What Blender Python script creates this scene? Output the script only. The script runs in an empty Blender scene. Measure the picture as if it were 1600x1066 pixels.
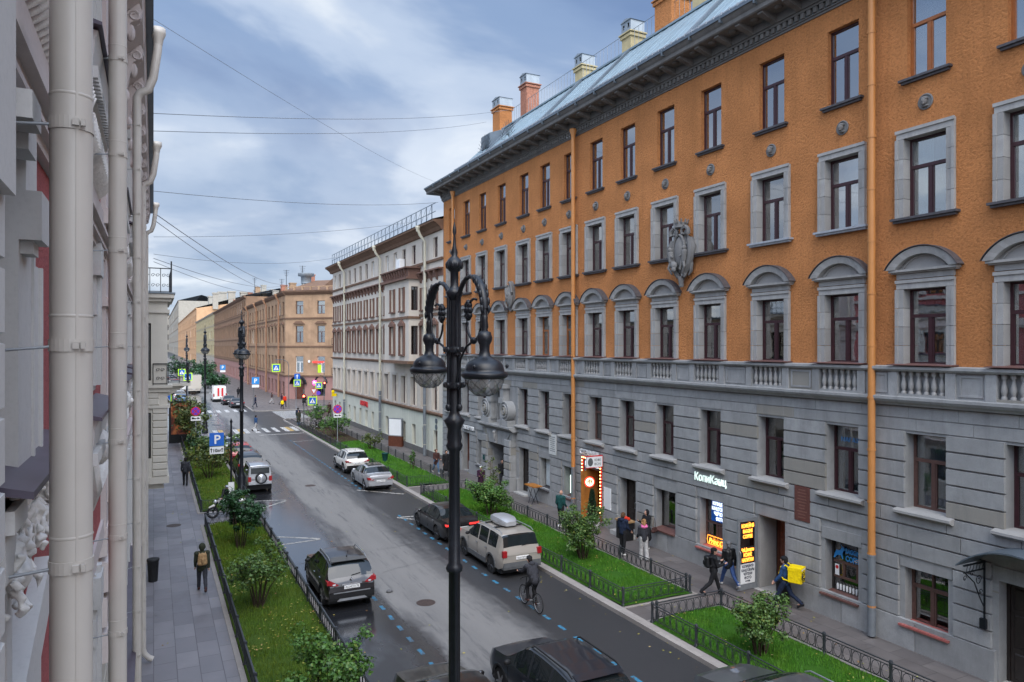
import bpy, math, random
from mathutils import Matrix, Vector, noise as mnoise
R = math.radians
SC = bpy.context.scene
COL = SC.collection
random.seed(7)

# ------------------------------------------------------------------ camera
cam_d = bpy.data.cameras.new("camera"); cam = bpy.data.objects.new("camera", cam_d); COL.objects.link(cam)
cam.location = (0.0, 0.0, 9.0)
cam.rotation_euler = (R(90), 0, -math.atan(0.5))
cam_d.sensor_width = 36.0; cam_d.lens = 36.0 * 1120 / 1600; cam_d.shift_y = 0.005
cam_d.clip_start = 0.05; cam_d.clip_end = 6000
SC.camera = cam

# ------------------------------------------------------------------ world: broken overcast
SUN_EL, SUN_AZ = R(54), R(188)            # sun veiled by cloud, behind the camera
w = bpy.data.worlds.new("World"); SC.world = w; w.use_nodes = True
nt = w.node_tree; N = nt.nodes; L = nt.links
for n in list(N): N.remove(n)
out = N.new("ShaderNodeOutputWorld"); bg = N.new("ShaderNodeBackground"); L.new(bg.outputs[0], out.inputs[0])
bg.inputs[1].default_value = 0.12
sky = N.new("ShaderNodeTexSky"); sky.sky_type = 'NISHITA'; sky.sun_disc = False
sky.sun_elevation = SUN_EL; sky.sun_rotation = SUN_AZ
sky.air_density = 1.0; sky.dust_density = 0.6; sky.ozone_density = 3.0
tc = N.new("ShaderNodeTexCoord")
sep = N.new("ShaderNodeSeparateXYZ"); L.new(tc.outputs['Generated'], sep.inputs[0])
def wmath(op, a, b=None):
    m = N.new("ShaderNodeMath"); m.operation = op
    for i, q in enumerate((a, b)):
        if q is None: continue
        if isinstance(q, (int, float)): m.inputs[i].default_value = q
        else: L.new(q, m.inputs[i])
    return m.outputs[0]
den = wmath('ADD', wmath('MAXIMUM', sep.outputs[2], 0.0), 0.22)
comb = N.new("ShaderNodeCombineXYZ")
L.new(wmath('DIVIDE', sep.outputs[0], den), comb.inputs[0]); L.new(wmath('DIVIDE', sep.outputs[1], den), comb.inputs[1])
def wnoise(scale, detail, rough, off, dist=0.0):
    mp = N.new("ShaderNodeMapping"); mp.inputs['Location'].default_value = off; L.new(comb.outputs[0], mp.inputs[0])
    n = N.new("ShaderNodeTexNoise"); n.inputs['Scale'].default_value = scale; n.inputs['Detail'].default_value = detail
    n.inputs['Roughness'].default_value = rough; n.inputs['Distortion'].default_value = dist
    L.new(mp.outputs[0], n.inputs['Vector']); return n.outputs['Fac']
def wramp(f, stops, interp='EASE'):
    r = N.new("ShaderNodeValToRGB"); L.new(f, r.inputs[0]); r.color_ramp.interpolation = interp
    e = r.color_ramp.elements
    while len(e) < len(stops): e.new(0.5)
    for i, (p, c) in enumerate(stops): e[i].position = p; e[i].color = (*c, 1)
    return r.outputs[0]
big = wnoise(1.05, 6, 0.52, (1.877, 0.567, 0), 0.35)
cloud = wramp(big, [(0.34, (1.6, 2.45, 4.4)), (0.46, (2.4, 3.4, 5.4)), (0.55, (4.7, 5.6, 7.2)), (0.64, (7.4, 7.9, 8.6))])
# paler, streaky towards the horizon
hz = wramp(sep.outputs[2], [(0.0, (1, 1, 1)), (0.16, (0.75, 0.75, 0.75)), (0.42, (0, 0, 0))])
streak = wnoise(2.3, 5, 0.5, (8.2, 4.4, 0), 0.2)
low = wramp(streak, [(0.32, (3.2, 4.0, 5.5)), (0.50, (4.7, 5.4, 6.7)), (0.66, (7.6, 8.0, 8.7))])
mx = N.new("ShaderNodeMix"); mx.data_type = 'RGBA'; L.new(hz, mx.inputs[0]); L.new(cloud, mx.inputs[6]); L.new(low, mx.inputs[7])
mx2 = N.new("ShaderNodeMix"); mx2.data_type = 'RGBA'; mx2.inputs[0].default_value = 0.88
L.new(sky.outputs[0], mx2.inputs[6]); L.new(mx.outputs[2], mx2.inputs[7])
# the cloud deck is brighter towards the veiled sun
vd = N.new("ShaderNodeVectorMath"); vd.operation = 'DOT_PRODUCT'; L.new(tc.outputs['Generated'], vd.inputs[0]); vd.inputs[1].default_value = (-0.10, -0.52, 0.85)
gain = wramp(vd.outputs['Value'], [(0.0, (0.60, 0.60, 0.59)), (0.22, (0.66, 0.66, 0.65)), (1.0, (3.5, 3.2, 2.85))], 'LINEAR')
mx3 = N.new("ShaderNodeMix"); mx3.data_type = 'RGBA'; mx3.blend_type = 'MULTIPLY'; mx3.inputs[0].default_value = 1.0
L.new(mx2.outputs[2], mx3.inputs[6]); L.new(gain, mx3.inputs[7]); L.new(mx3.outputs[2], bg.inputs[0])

sun_d = bpy.data.lights.new("sun", 'SUN'); sun = bpy.data.objects.new("sun", sun_d); COL.objects.link(sun)
sun_d.energy = 1.15; sun_d.angle = R(42); sun_d.color = (1.0, 0.93, 0.84)
_d = Vector((math.sin(SUN_AZ) * math.cos(SUN_EL), math.cos(SUN_AZ) * math.cos(SUN_EL), math.sin(SUN_EL)))
sun.rotation_euler = _d.to_track_quat('Z', 'Y').to_euler()
SC.view_settings.view_transform = 'Standard'; SC.view_settings.look = 'None'
SC.view_settings.exposure = 0.80; SC.view_settings.gamma = 1.0
SC.render.engine = 'CYCLES'
SC.cycles.use_denoising = True
SC.cycles.max_bounces = 6; SC.cycles.transparent_max_bounces = 12; SC.cycles.glossy_bounces = 3; SC.cycles.diffuse_bounces = 3

# ------------------------------------------------------------------ materials
MATS = {}
class Mat:
    """node helper"""
    def __init__(s, name):
        s.m = bpy.data.materials.new(name); s.m.use_nodes = True
        s.n = s.m.node_tree.nodes; s.l = s.m.node_tree.links
        s.b = s.n["Principled BSDF"]; s.out = s.n["Material Output"]
        s.co = s.n.new("ShaderNodeTexCoord").outputs['Object']; s.geo = None
        MATS[name] = s.m
    def mapped(s, scale):
        mp = s.n.new("ShaderNodeMapping"); mp.inputs['Scale'].default_value = scale; s.l.new(s.co, mp.inputs[0]); return mp.outputs[0]
    def noise(s, scale, detail=4, rough=0.55, vec=None, dist=0.0):
        n = s.n.new("ShaderNodeTexNoise"); n.inputs['Scale'].default_value = scale; n.inputs['Detail'].default_value = detail
        n.inputs['Roughness'].default_value = rough; n.inputs['Distortion'].default_value = dist
        s.l.new(vec or s.co, n.inputs['Vector']); return n.outputs['Fac']
    def ramp(s, f, stops, interp='LINEAR'):
        r = s.n.new("ShaderNodeValToRGB"); s.l.new(f, r.inputs[0]); r.color_ramp.interpolation = interp
        e = r.color_ramp.elements
        while len(e) < len(stops): e.new(0.5)
        for i, (p, c) in enumerate(stops):
            e[i].position = p; e[i].color = (*c, 1) if not isinstance(c, (int, float)) else (c, c, c, 1)
        return r.outputs[0]
    def mix(s, f, a, b, mode='MIX'):
        m = s.n.new("ShaderNodeMix"); m.data_type = 'RGBA'; m.blend_type = mode
        for i, q in ((0, f), (6, a), (7, b)):
            if isinstance(q, (int, float)): m.inputs[i].default_value = q if i == 0 else (q, q, q, 1)
            elif isinstance(q, tuple): m.inputs[i].default_value = (*q, 1)
            else: s.l.new(q, m.inputs[i])
        return m.outputs[2]
    def math(s, op, a, b=0.0):
        m = s.n.new("ShaderNodeMath"); m.operation = op
        for i, q in enumerate((a, b)):
            if isinstance(q, (int, float)): m.inputs[i].default_value = q
            else: s.l.new(q, m.inputs[i])
        return m.outputs[0]
    def island(s):
        return s.n.new("ShaderNodeNewGeometry").outputs['Random Per Island']
    def objrand(s):
        return s.n.new("ShaderNodeObjectInfo").outputs['Random']
    def set(s, key, v):
        i = s.b.inputs[key]
        if isinstance(v, (int, float)): i.default_value = v
        elif isinstance(v, tuple): i.default_value = (*v, 1)
        else: s.l.new(v, i)
    def bump(s, h, strength=0.4, dist=0.02):
        b = s.n.new("ShaderNodeBump"); b.inputs['Strength'].default_value = strength; b.inputs['Distance'].default_value = dist
        s.l.new(h, b.inputs['Height']); s.l.new(b.outputs[0], s.b.inputs['Normal'])

def M(name): return MATS[name]

def plain(name, col, rough=0.6, metal=0.0, var=0.12, scale=6.0, spec=0.5, bump=0.0, bscale=40, coat=0.0):
    s = Mat(name)
    n = s.noise(scale, 5, 0.6)
    s.set('Base Color', s.mix(s.ramp(n, [(0.3, 0.0), (0.7, 1.0)]), tuple(c * (1 - var) for c in col), tuple(min(1, c * (1 + var)) for c in col)))
    s.set('Roughness', rough); s.set('Metallic', metal); s.set('Specular IOR Level', spec)
    if coat: s.set('Coat Weight', coat); s.set('Coat Roughness', 0.04)
    if bump: s.bump(s.noise(bscale, 3), bump, 0.02)
    return s.m

def stucco(name, col, bscale=26, bstr=0.55, var=0.16, dirt=0.25, dist=0.03, dirtcol=0.45, speck=0.2):
    s = Mat(name)
    n1 = s.noise(0.55, 6, 0.6); n2 = s.noise(bscale, 5, 0.72)
    c = s.mix(s.ramp(n1, [(0.3, 0.0), (0.7, 1.0)]), tuple(x * (1 - var) for x in col), tuple(x * (1 + var) for x in col))
    c = s.mix(s.math('MULTIPLY', s.ramp(n2, [(0.30, 1.0), (0.52, 0.0)]), speck), c, tuple(x * 0.55 for x in col))
    st = s.noise(1.0, 5, 0.65, s.mapped((2.6, 2.6, 0.2)))
    c = s.mix(s.math('MULTIPLY', s.ramp(st, [(0.52, 0.0), (0.75, 1.0)]), dirt), c, tuple(x * dirtcol for x in col))
    s.set('Base Color', c); s.set('Roughness', 0.92); s.set('Specular IOR Level', 0.2)
    s.bump(n2, bstr, dist)
    return s.m

def stone(name, col, var=0.14, dirt=0.35, warm=None):
    s = Mat(name)
    n1 = s.noise(2.2, 6, 0.62); n2 = s.noise(45, 3, 0.6)
    isl = s.island()
    c = s.mix(s.ramp(n1, [(0.3, 0.0), (0.7, 1.0)]), tuple(x * (1 - var) for x in col), tuple(x * (1 + var) for x in col))
    c = s.mix(s.ramp(isl, [(0.0, 0.0), (1.0, 0.6)]), c, tuple(x * 0.66 for x in col))
    if warm: c = s.mix(s.ramp(isl, [(0.90, 0.0), (0.905, 0.7)], 'CONSTANT'), c, warm)
    st = s.noise(1.0, 6, 0.7, s.mapped((2.2, 2.2, 0.35)))
    c = s.mix(s.math('MULTIPLY', s.ramp(st, [(0.5, 0.0), (0.72, 1.0)]), dirt), c, tuple(x * 0.45 for x in col))
    st2 = s.noise(1.0, 5, 0.6, s.mapped((3.1, 3.1, 0.5)))
    c = s.mix(s.math('MULTIPLY', s.ramp(st2, [(0.62, 0.0), (0.8, 1.0)]), 0.35), c, tuple(min(1, x * 1.5) for x in col))
    c = s.mix(s.math('MULTIPLY', s.ramp(n2, [(0.35, 1.0), (0.55, 0.0)]), 0.25), c, tuple(x * 0.6 for x in col))
    s.set('Base Color', c); s.set('Roughness', 0.85); s.set('Specular IOR Level', 0.25)
    s.bump(s.mix(0.5, n2, n1), 0.35, 0.015)
    return s.m

def emit(name, col, strength, base=(0.8, 0.8, 0.8)):
    s = Mat(name); s.set('Base Color', base); s.set('Emission Color', col); s.set('Emission Strength', strength); s.set('Roughness', 0.4)
    return s.m

def glass(name, tint=0.82, refl=0.16, col=(0.75, 0.85, 0.88)):
    s = Mat(name); n, l = s.n, s.l
    tr = n.new("ShaderNodeBsdfTransparent"); tr.inputs[0].default_value = tuple(c * tint for c in col) + (1,)
    gl = n.new("ShaderNodeBsdfGlossy"); gl.inputs['Roughness'].default_value = 0.02
    lw = n.new("ShaderNodeLayerWeight"); lw.inputs[0].default_value = 0.35
    f = s.math('ADD', s.math('MULTIPLY', lw.outputs['Fresnel'], 0.8), refl)
    # slight waviness of old panes
    b = n.new("ShaderNodeBump"); b.inputs['Strength'].default_value = 0.06; b.inputs['Distance'].default_value = 0.02
    l.new(s.noise(1.7, 2), b.inputs['Height']); l.new(b.outputs[0], gl.inputs['Normal'])
    mxs = n.new("ShaderNodeMixShader"); l.new(f, mxs.inputs[0]); l.new(tr.outputs[0], mxs.inputs[1]); l.new(gl.outputs[0], mxs.inputs[2])
    l.new(mxs.outputs[0], s.out.inputs[0]); n.remove(s.b)
    return s.m

# facades
stucco('orange_stucco', (0.52, 0.215, 0.078), 12, 1.0, 0.18, 0.5, 0.085, 0.6, 0.8)
stucco('white_stucco', (0.58, 0.52, 0.45), 30, 0.2, 0.10, 0.45, 0.015, 0.6)
stucco('cream_stucco', (0.62, 0.62, 0.52), 30, 0.2, 0.10, 0.4, 0.015, 0.6)
stucco('pink_stucco', (0.52, 0.15, 0.15), 45, 1.0, 0.2, 0.1, 0.05, 0.6, 0.8)
stucco('plaster_white', (0.50, 0.49, 0.475), 30, 0.08, 0.04, 0.10, 0.01, 0.8)
stucco('plaster_pinkish', (0.52, 0.46, 0.44), 30, 0.1, 0.06, 0.2, 0.01, 0.75)
stucco('plaster_cream', (0.52, 0.49, 0.43), 30, 0.1, 0.06, 0.25, 0.01, 0.7)
stucco('brown_stucco', (0.37, 0.24, 0.15), 12, 0.3, 0.26, 0.5, 0.02, 0.65)
stucco('dusky_stucco', (0.26, 0.16, 0.10), 12, 0.3, 0.2, 0.45, 0.02, 0.65)
stucco('pink_plinth', (0.34, 0.19, 0.165), 12, 0.2, 0.12, 0.4, 0.02, 0.65)
stucco('peach_stucco', (0.60, 0.36, 0.20), 12, 0.2, 0.1, 0.2, 0.02, 0.75)
stucco('yellow_stucco', (0.46, 0.38, 0.22), 12, 0.2, 0.1, 0.2, 0.02, 0.75)
stucco('grey_stucco', (0.40, 0.36, 0.30), 12, 0.2, 0.1, 0.3, 0.02, 0.7)
stone('grey_stone', (0.33, 0.33, 0.325), 0.17, 0.5, warm=(0.27, 0.245, 0.20))
stone('light_stone', (0.36, 0.35, 0.335), 0.14, 0.45)
stone('dark_stone', (0.165, 0.158, 0.15), 0.2, 0.4)
stone('carved_stone', (0.20, 0.195, 0.19), 0.2, 0.4)
stone('red_stone', (0.19, 0.11, 0.085), 0.2, 0.3)
stone('brown_trim', (0.20, 0.12, 0.08), 0.2, 0.4)
stone('kerb_stone', (0.34, 0.31, 0.285), 0.16, 0.3)
plain('plaster_ornament', (0.60, 0.58, 0.55), 0.85, var=0.12, scale=9, bump=0.4, bscale=30)
plain('zinc', (0.20, 0.27, 0.31), 0.5, 0.15, 0.16, 1.2)
plain('zinc_dark', (0.13, 0.16, 0.19), 0.45, 0.4, 0.15, 2)
plain('zinc_cap', (0.30, 0.34, 0.37), 0.4, 0.4, 0.1, 2)
plain('purple_metal', (0.075, 0.062, 0.085), 0.42, 0.2, 0.2, 4)
plain('dark_sill', (0.07, 0.065, 0.07), 0.55, 0.1, 0.25, 8)
plain('pale_sill', (0.32, 0.34, 0.37), 0.5, 0.1, 0.2, 8)
plain('pipe_ivory', (0.45, 0.415, 0.37), 0.42, 0.0, 0.05, 2.5)
plain('pipe_orange', (0.48, 0.20, 0.055), 0.45, 0.0, 0.08, 2)
plain('pipe_cream', (0.52, 0.49, 0.39), 0.45, 0.0, 0.08, 2)
plain('pipe_grey', (0.20, 0.22, 0.24), 0.4, 0.3, 0.12, 3)
plain('pipe_brown', (0.34, 0.18, 0.10), 0.5, 0.0, 0.12, 3)
plain('frame_burgundy', (0.042, 0.014, 0.018), 0.4, 0, 0.2, 6)
plain('frame_brown', (0.30, 0.10, 0.028), 0.4, 0, 0.2, 6)
plain('frame_dark', (0.03, 0.026, 0.024), 0.45, 0, 0.2, 6)
plain('frame_white', (0.72, 0.72, 0.70), 0.4, 0, 0.06, 6)
plain('frame_oldwood', (0.105, 0.055, 0.045), 0.55, 0, 0.25, 6)
plain('interior_dark', (0.035, 0.034, 0.036), 0.9, 0, 0.5, 0.8)
plain('curtain_white', (0.80, 0.83, 0.82), 0.9, 0, 0.1, 3)
plain('curtain_grey', (0.48, 0.53, 0.54), 0.9, 0, 0.15, 3)
plain('curtain_dim', (0.28, 0.27, 0.25), 0.9, 0, 0.2, 3)
plain('blind_tan', (0.55, 0.42, 0.30), 0.9, 0, 0.05, 3)
glass('window_glass', 0.95, 0.40)
glass('window_glass_bright', 0.85, 0.52)
glass('window_glass_dark', 0.9, 0.24, (0.75, 0.8, 0.84))
# metalwork, paint
plain('iron_black', (0.008, 0.010, 0.014), 0.38, 0.0, 0.3, 9, 0.38)
plain('iron_fence', (0.028, 0.032, 0.038), 0.45, 0.0, 0.3, 9, 0.6)
plain('iron_rust', (0.055, 0.035, 0.028), 0.6, 0.1, 0.3, 9)
plain('steel', (0.40, 0.41, 0.42), 0.35, 0.8, 0.1, 9)
plain('galvanised', (0.30, 0.32, 0.34), 0.45, 0.5, 0.12, 5)
plain('rubber', (0.014, 0.014, 0.015), 0.8, 0, 0.2, 20)
plain('plastic_black', (0.014, 0.014, 0.015), 0.55, 0, 0.2, 10, 0.3)
plain('plastic_grey', (0.10, 0.105, 0.11), 0.55, 0, 0.15, 10)
plain('rim_alloy', (0.28, 0.28, 0.29), 0.35, 0.7, 0.15, 10)
plain('rim_dark', (0.05, 0.05, 0.052), 0.4, 0.5, 0.15, 10)
plain('chrome', (0.65, 0.66, 0.68), 0.15, 0.95, 0.03, 10)
plain('white_paint', (0.78, 0.78, 0.76), 0.5, 0, 0.05, 5)
plain('sign_white', (0.80, 0.80, 0.79), 0.4, 0, 0.03, 5)
plain('sign_blue', (0.010, 0.12, 0.52), 0.35, 0, 0.05, 5)
plain('sign_lightblue', (0.03, 0.24, 0.58), 0.35, 0, 0.05, 5)
plain('sign_lime', (0.52, 0.85, 0.02), 0.4, 0, 0.04, 5)
plain('sign_red', (0.60, 0.02, 0.025), 0.4, 0, 0.05, 5)
plain('sign_violet', (0.12, 0.05, 0.50), 0.4, 0, 0.05, 5)
plain('sign_black', (0.015, 0.015, 0.016), 0.5, 0, 0.1, 5)
plain('plaque_brown', (0.12, 0.045, 0.036), 0.5, 0, 0.2, 12)
plain('plaque_ink', (0.20, 0.09, 0.07), 0.5, 0, 0.1, 12)
plain('plaque_white', (0.60, 0.60, 0.57), 0.5, 0, 0.1, 12)
plain('sill_red', (0.34, 0.10, 0.085), 0.55, 0, 0.15, 5)
plain('sill_brownred', (0.13, 0.06, 0.05), 0.55, 0, 0.2, 5)
plain('wood_door', (0.36, 0.135, 0.018), 0.5, 0, 0.35, 3)
plain('wood_brown', (0.11, 0.035, 0.018), 0.5, 0, 0.25, 5)
plain('wood_black', (0.022, 0.016, 0.014), 0.45, 0, 0.3, 5)
plain('brick', (0.36, 0.16, 0.105), 0.9, 0, 0.3, 9, 0.2, 0.4, 30)
plain('chimney_yellow', (0.46, 0.38, 0.21), 0.9, 0, 0.12, 3)
plain('concrete', (0.42, 0.41, 0.39), 0.85, 0, 0.12, 6, 0.2, 0.3, 40)
plain('soil', (0.052, 0.034, 0.024), 0.95, 0, 0.4, 8, 0.1, 0.8, 30)
plain('bark', (0.06, 0.045, 0.032), 0.9, 0, 0.3, 12, 0.1, 0.5, 40)
plain('skin', (0.50, 0.28, 0.20), 0.55, 0, 0.06, 12)
for nm, c in dict(hair_dark=(0.012, 0.009, 0.008), hair_brown=(0.10, 0.05, 0.025), hair_fair=(0.30, 0.16, 0.07), cloth_black=(0.011, 0.011, 0.013),
                  cloth_charcoal=(0.032, 0.033, 0.040), cloth_navy=(0.012, 0.020, 0.045), cloth_jeans=(0.03, 0.06, 0.16), cloth_teal=(0.008, 0.055, 0.052),
                  cloth_denim_light=(0.10, 0.18, 0.30), cloth_olive=(0.030, 0.034, 0.020), cloth_plum=(0.035, 0.010, 0.028), cloth_grey=(0.13, 0.13, 0.135),
                  cloth_lightgrey=(0.38, 0.37, 0.36), cloth_tan=(0.34, 0.21, 0.10), cloth_pink=(0.62, 0.14, 0.32), cloth_brown=(0.060, 0.026, 0.022),
                  cloth_white=(0.72, 0.72, 0.70), cloth_red=(0.62, 0.035, 0.012), cloth_yellow=(0.88, 0.60, 0.0), cloth_blue=(0.020, 0.060, 0.15),
                  leather_black=(0.010, 0.010, 0.011)).items():
    plain(nm, c, 0.42 if nm.startswith('leather') else 0.85, 0, 0.25, 14, 0.3)
# ------------------------------------------------------------------ mesh builder
class MB:
    def __init__(s): s.v = []; s.f = []; s.s = []
    def add(s, vs, fs, smooth=False):
        o = len(s.v); s.v.extend(tuple(p) for p in vs)
        for f in fs: s.f.append(tuple(i + o for i in f)); s.s.append(smooth)
        return o
    def quad(s, a, b, c, d, smooth=False): s.add([a, b, c, d], [(0, 1, 2, 3)], smooth)
    def box(s, x0, x1, y0, y1, z0, z1):
        if x0 > x1: x0, x1 = x1, x0
        if y0 > y1: y0, y1 = y1, y0
        if z0 > z1: z0, z1 = z1, z0
        s.add([(x0, y0, z0), (x1, y0, z0), (x1, y1, z0), (x0, y1, z0), (x0, y0, z1), (x1, y0, z1), (x1, y1, z1), (x0, y1, z1)],
              [(3, 2, 1, 0), (4, 5, 6, 7), (0, 1, 5, 4), (1, 2, 6, 5), (2, 3, 7, 6), (3, 0, 4, 7)])
    def block(s, x0, x1, z0, z1, y=0.0, d=0.045, e=0.02, g=0.0):
        """a rusticated block: raised from the plane y towards -y with chamfered edges"""
        z0 += g; z1 -= g
        a = [(x0, y, z0), (x1, y, z0), (x1, y, z1), (x0, y, z1)]
        b = [(x0 + e, y - d, z0 + e), (x1 - e, y - d, z0 + e), (x1 - e, y - d, z1 - e), (x0 + e, y - d, z1 - e)]
        s.add(a + b, [(4, 5, 6, 7), (0, 1, 5, 4), (1, 2, 6, 5), (2, 3, 7, 6), (3, 0, 4, 7)])
    def ext(s, poly, axis, a, b, smooth=False, caps=True):
        """closed 2-D polygon extruded along axis: x -> (y,z), y -> (x,z), z -> (x,y)"""
        def P(p, t): return (t, p[0], p[1]) if axis == 'x' else (p[0], t, p[1]) if axis == 'y' else (p[0], p[1], t)
        n = len(poly); vs = [P(p, a) for p in poly] + [P(p, b) for p in poly]
        fs = [(i, (i + 1) % n, n + (i + 1) % n, n + i) for i in range(n)]
        s.add(vs, fs, smooth)
        if caps: s.add(vs[:n], [tuple(range(n))[::-1]]); s.add(vs[n:], [tuple(range(n))])
    def lathe(s, prof, c=(0, 0, 0), seg=16, smooth=True, caps=True):
        vs = []; fs = []; n = len(prof)
        for r, z in prof:
            for k in range(seg):
                a = 2 * math.pi * k / seg; vs.append((c[0] + r * math.cos(a), c[1] + r * math.sin(a), c[2] + z))
        for i in range(n - 1):
            for k in range(seg):
                k2 = (k + 1) % seg; fs.append((i * seg + k, i * seg + k2, (i + 1) * seg + k2, (i + 1) * seg + k))
        s.add(vs, fs, smooth)
        if caps:
            if prof[0][0] > 1e-4: s.add(vs[:seg], [tuple(range(seg))[::-1]])
            if prof[-1][0] > 1e-4: s.add(vs[-seg:], [tuple(range(seg))])
    def tube(s, pts, r, seg=8, closed=False, smooth=True, flat=1.0):
        pts = [Vector(p) for p in pts]; n = len(pts)
        rs = r if isinstance(r, (list, tuple)) else [r] * n
        vs = []; up0 = None
        for i, p in enumerate(pts):
            if closed: d = pts[(i + 1) % n] - pts[i - 1]
            else: d = pts[min(i + 1, n - 1)] - pts[max(i - 1, 0)]
            if d.length < 1e-9: d = Vector((0, 0, 1))
            d.normalize()
            if up0 is None:
                up0 = Vector((0, 0, 1)) if abs(d.z) < 0.9 else Vector((1, 0, 0))
            a = d.cross(up0)
            if a.length < 1e-5: a = d.cross(Vector((0.3, 1, 0.2)))
            a.normalize(); b = d.cross(a).normalized(); up0 = -b if False else b.cross(d) if False else up0
            for k in range(seg):
                t = 2 * math.pi * k / seg; vs.append(p + a * (math.cos(t) * rs[i]) + b * (math.sin(t) * rs[i] * flat))
        fs = []
        for i in range(n if closed else n - 1):
            j = (i + 1) % n
            for k in range(seg):
                k2 = (k + 1) % seg; fs.append((i * seg + k, i * seg + k2, j * seg + k2, j * seg + k))
        s.add(vs, fs, smooth)
        if not closed:
            s.add(vs[:seg], [tuple(range(seg))[::-1]]); s.add(vs[-seg:], [tuple(range(seg))])
    def ball(s, c, r, seg=12, rings=8, smooth=True):
        if isinstance(r, (int, float)): r = (r, r, r)
        vs = [(c[0], c[1], c[2] - r[2])]; fs = []
        for i in range(1, rings):
            a = -math.pi / 2 + math.pi * i / rings
            for k in range(seg):
                t = 2 * math.pi * k / seg
                vs.append((c[0] + r[0] * math.cos(a) * math.cos(t), c[1] + r[1] * math.cos(a) * math.sin(t), c[2] + r[2] * math.sin(a)))
        vs.append((c[0], c[1], c[2] + r[2])); top = len(vs) - 1
        for k in range(seg): fs.append((0, 1 + (k + 1) % seg, 1 + k))
        for i in range(rings - 2):
            for k in range(seg):
                k2 = (k + 1) % seg; a = 1 + i * seg; b = a + seg
                fs.append((a + k, a + k2, b + k2, b + k))
        for k in range(seg): a = 1 + (rings - 2) * seg; fs.append((a + k, a + (k + 1) % seg, top))
        s.add(vs, fs, smooth)
    def limb(s, a, b, ra, rb, seg=10):
        """tapered capsule"""
        a = Vector(a); b = Vector(b); d = (b - a); L_ = max(d.length, 1e-6); d.normalize()
        pts = []; rs = []
        for t in (-0.95, -0.7, -0.3): pts.append(a + d * ra * t); rs.append(ra * math.sqrt(max(0.02, 1 - t * t)))
        for t in (0, 0.33, 0.66, 1): pts.append(a + d * L_ * t); rs.append(ra + (rb - ra) * t)
        for t in (0.3, 0.7, 0.95): pts.append(b + d * rb * t); rs.append(rb * math.sqrt(max(0.02, 1 - t * t)))
        s.tube(pts, rs, seg)
    def mark(s): return len(s.v)
    def xf(s, m0, mat): s.v[m0:] = [tuple(mat @ Vector(p)) for p in s.v[m0:]]
    def mesh(s, name, mat, sharp=None):
        me = bpy.data.meshes.new(name); me.from_pydata(s.v, [], s.f)
        me.polygons.foreach_set('use_smooth', s.s)
        if mat is not None: me.materials.append(M(mat) if isinstance(mat, str) else mat)
        me.validate(); me.update()
        if sharp: me.set_sharp_from_angle(angle=R(sharp))
        return me
    def build(s, name, mat, parent=None, loc=(0, 0, 0), rz=0.0, sharp=None):
        return link(name, s.mesh(name, mat, sharp), parent, loc, rz)

def link(name, me, parent=None, loc=(0, 0, 0), rz=0.0):
    o = bpy.data.objects.new(name, me); COL.objects.link(o)
    o.location = loc; o.rotation_euler = (0, 0, rz)
    if parent is not None: o.parent = parent
    return o
def tag(o, label, cat, group=None, kind=None):
    if label: o['label'] = label
    if cat: o['category'] = cat
    if group: o['group'] = group
    if kind: o['kind'] = kind
    return o
def thing(name, label, cat, loc=(0, 0, 0), rz=0.0, group=None):
    return tag(link(name, None, None, loc, rz), label, cat, group)
def struct(o, kind='structure'): o['kind'] = kind; return o
def dup(src, loc, rz=0.0, label=None):
    """copy of a thing with copies of its parts and sub-parts"""
    r = src.copy(); COL.objects.link(r); r.location = loc; r.rotation_euler = (0, 0, rz)
    if label: r['label'] = label
    for ch in list(src.children):
        c = ch.copy(); COL.objects.link(c); c.parent = r
        for g in ch.children:
            d = g.copy(); COL.objects.link(d); d.parent = c
    return r
_TMP = bpy.data.scenes.new('workshop')
def evaluated_mesh(ob):
    _TMP.collection.objects.link(ob); vl = _TMP.view_layers[0]; vl.update()
    me = bpy.data.meshes.new_from_object(ob.evaluated_get(vl.depsgraph)); _TMP.collection.objects.unlink(ob); bpy.data.objects.remove(ob); return me
def remeshed(mb, name, mat, vox=0.014, wr=0.0, seed=0):
    me0 = mb.mesh(name, mat); ob = bpy.data.objects.new(name, me0)
    md = ob.modifiers.new('r', 'REMESH'); md.mode = 'VOXEL'; md.voxel_size = vox; md.use_smooth_shade = True
    sm = ob.modifiers.new('s', 'SMOOTH'); sm.factor = 0.5; sm.iterations = 3
    me = evaluated_mesh(ob); bpy.data.meshes.remove(me0); me.name = name
    if wr:
        n = len(me.vertices); co = [0.0] * (3 * n); no = [0.0] * (3 * n); me.vertices.foreach_get('co', co); me.vertex_normals.foreach_get('vector', no)
        for i in range(0, 3 * n, 3):
            x, y, z = co[i:i + 3]; d = wr * (mnoise.noise((x * 9 + seed, y * 9, z * 5)) + 0.6 * mnoise.noise((x * 20, y * 20 + seed, z * 13)))
            for q in range(3): co[i + q] += no[i + q] * d
        me.vertices.foreach_set('co', co)
    me.polygons.foreach_set('use_smooth', [True] * len(me.polygons))
    if not me.materials: me.materials.append(M(mat))
    return me
def text_mesh(name, txt, size, depth, mat, spacing=1.0, bold=0.0, align='CENTER', shear=0.0):
    cu = bpy.data.curves.new(name, 'FONT'); cu.body = txt; cu.size = size; cu.extrude = depth; cu.align_x = align
    cu.offset = bold; cu.space_character = spacing; cu.shear = shear; cu.resolution_u = 2
    me = evaluated_mesh(bpy.data.objects.new(name, cu)); bpy.data.curves.remove(cu)
    me.transform(Matrix.Rotation(R(90), 4, 'X'))          # reads when seen from -y
    me.materials.clear(); me.materials.append(M(mat)); me.name = name
    return me
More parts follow.
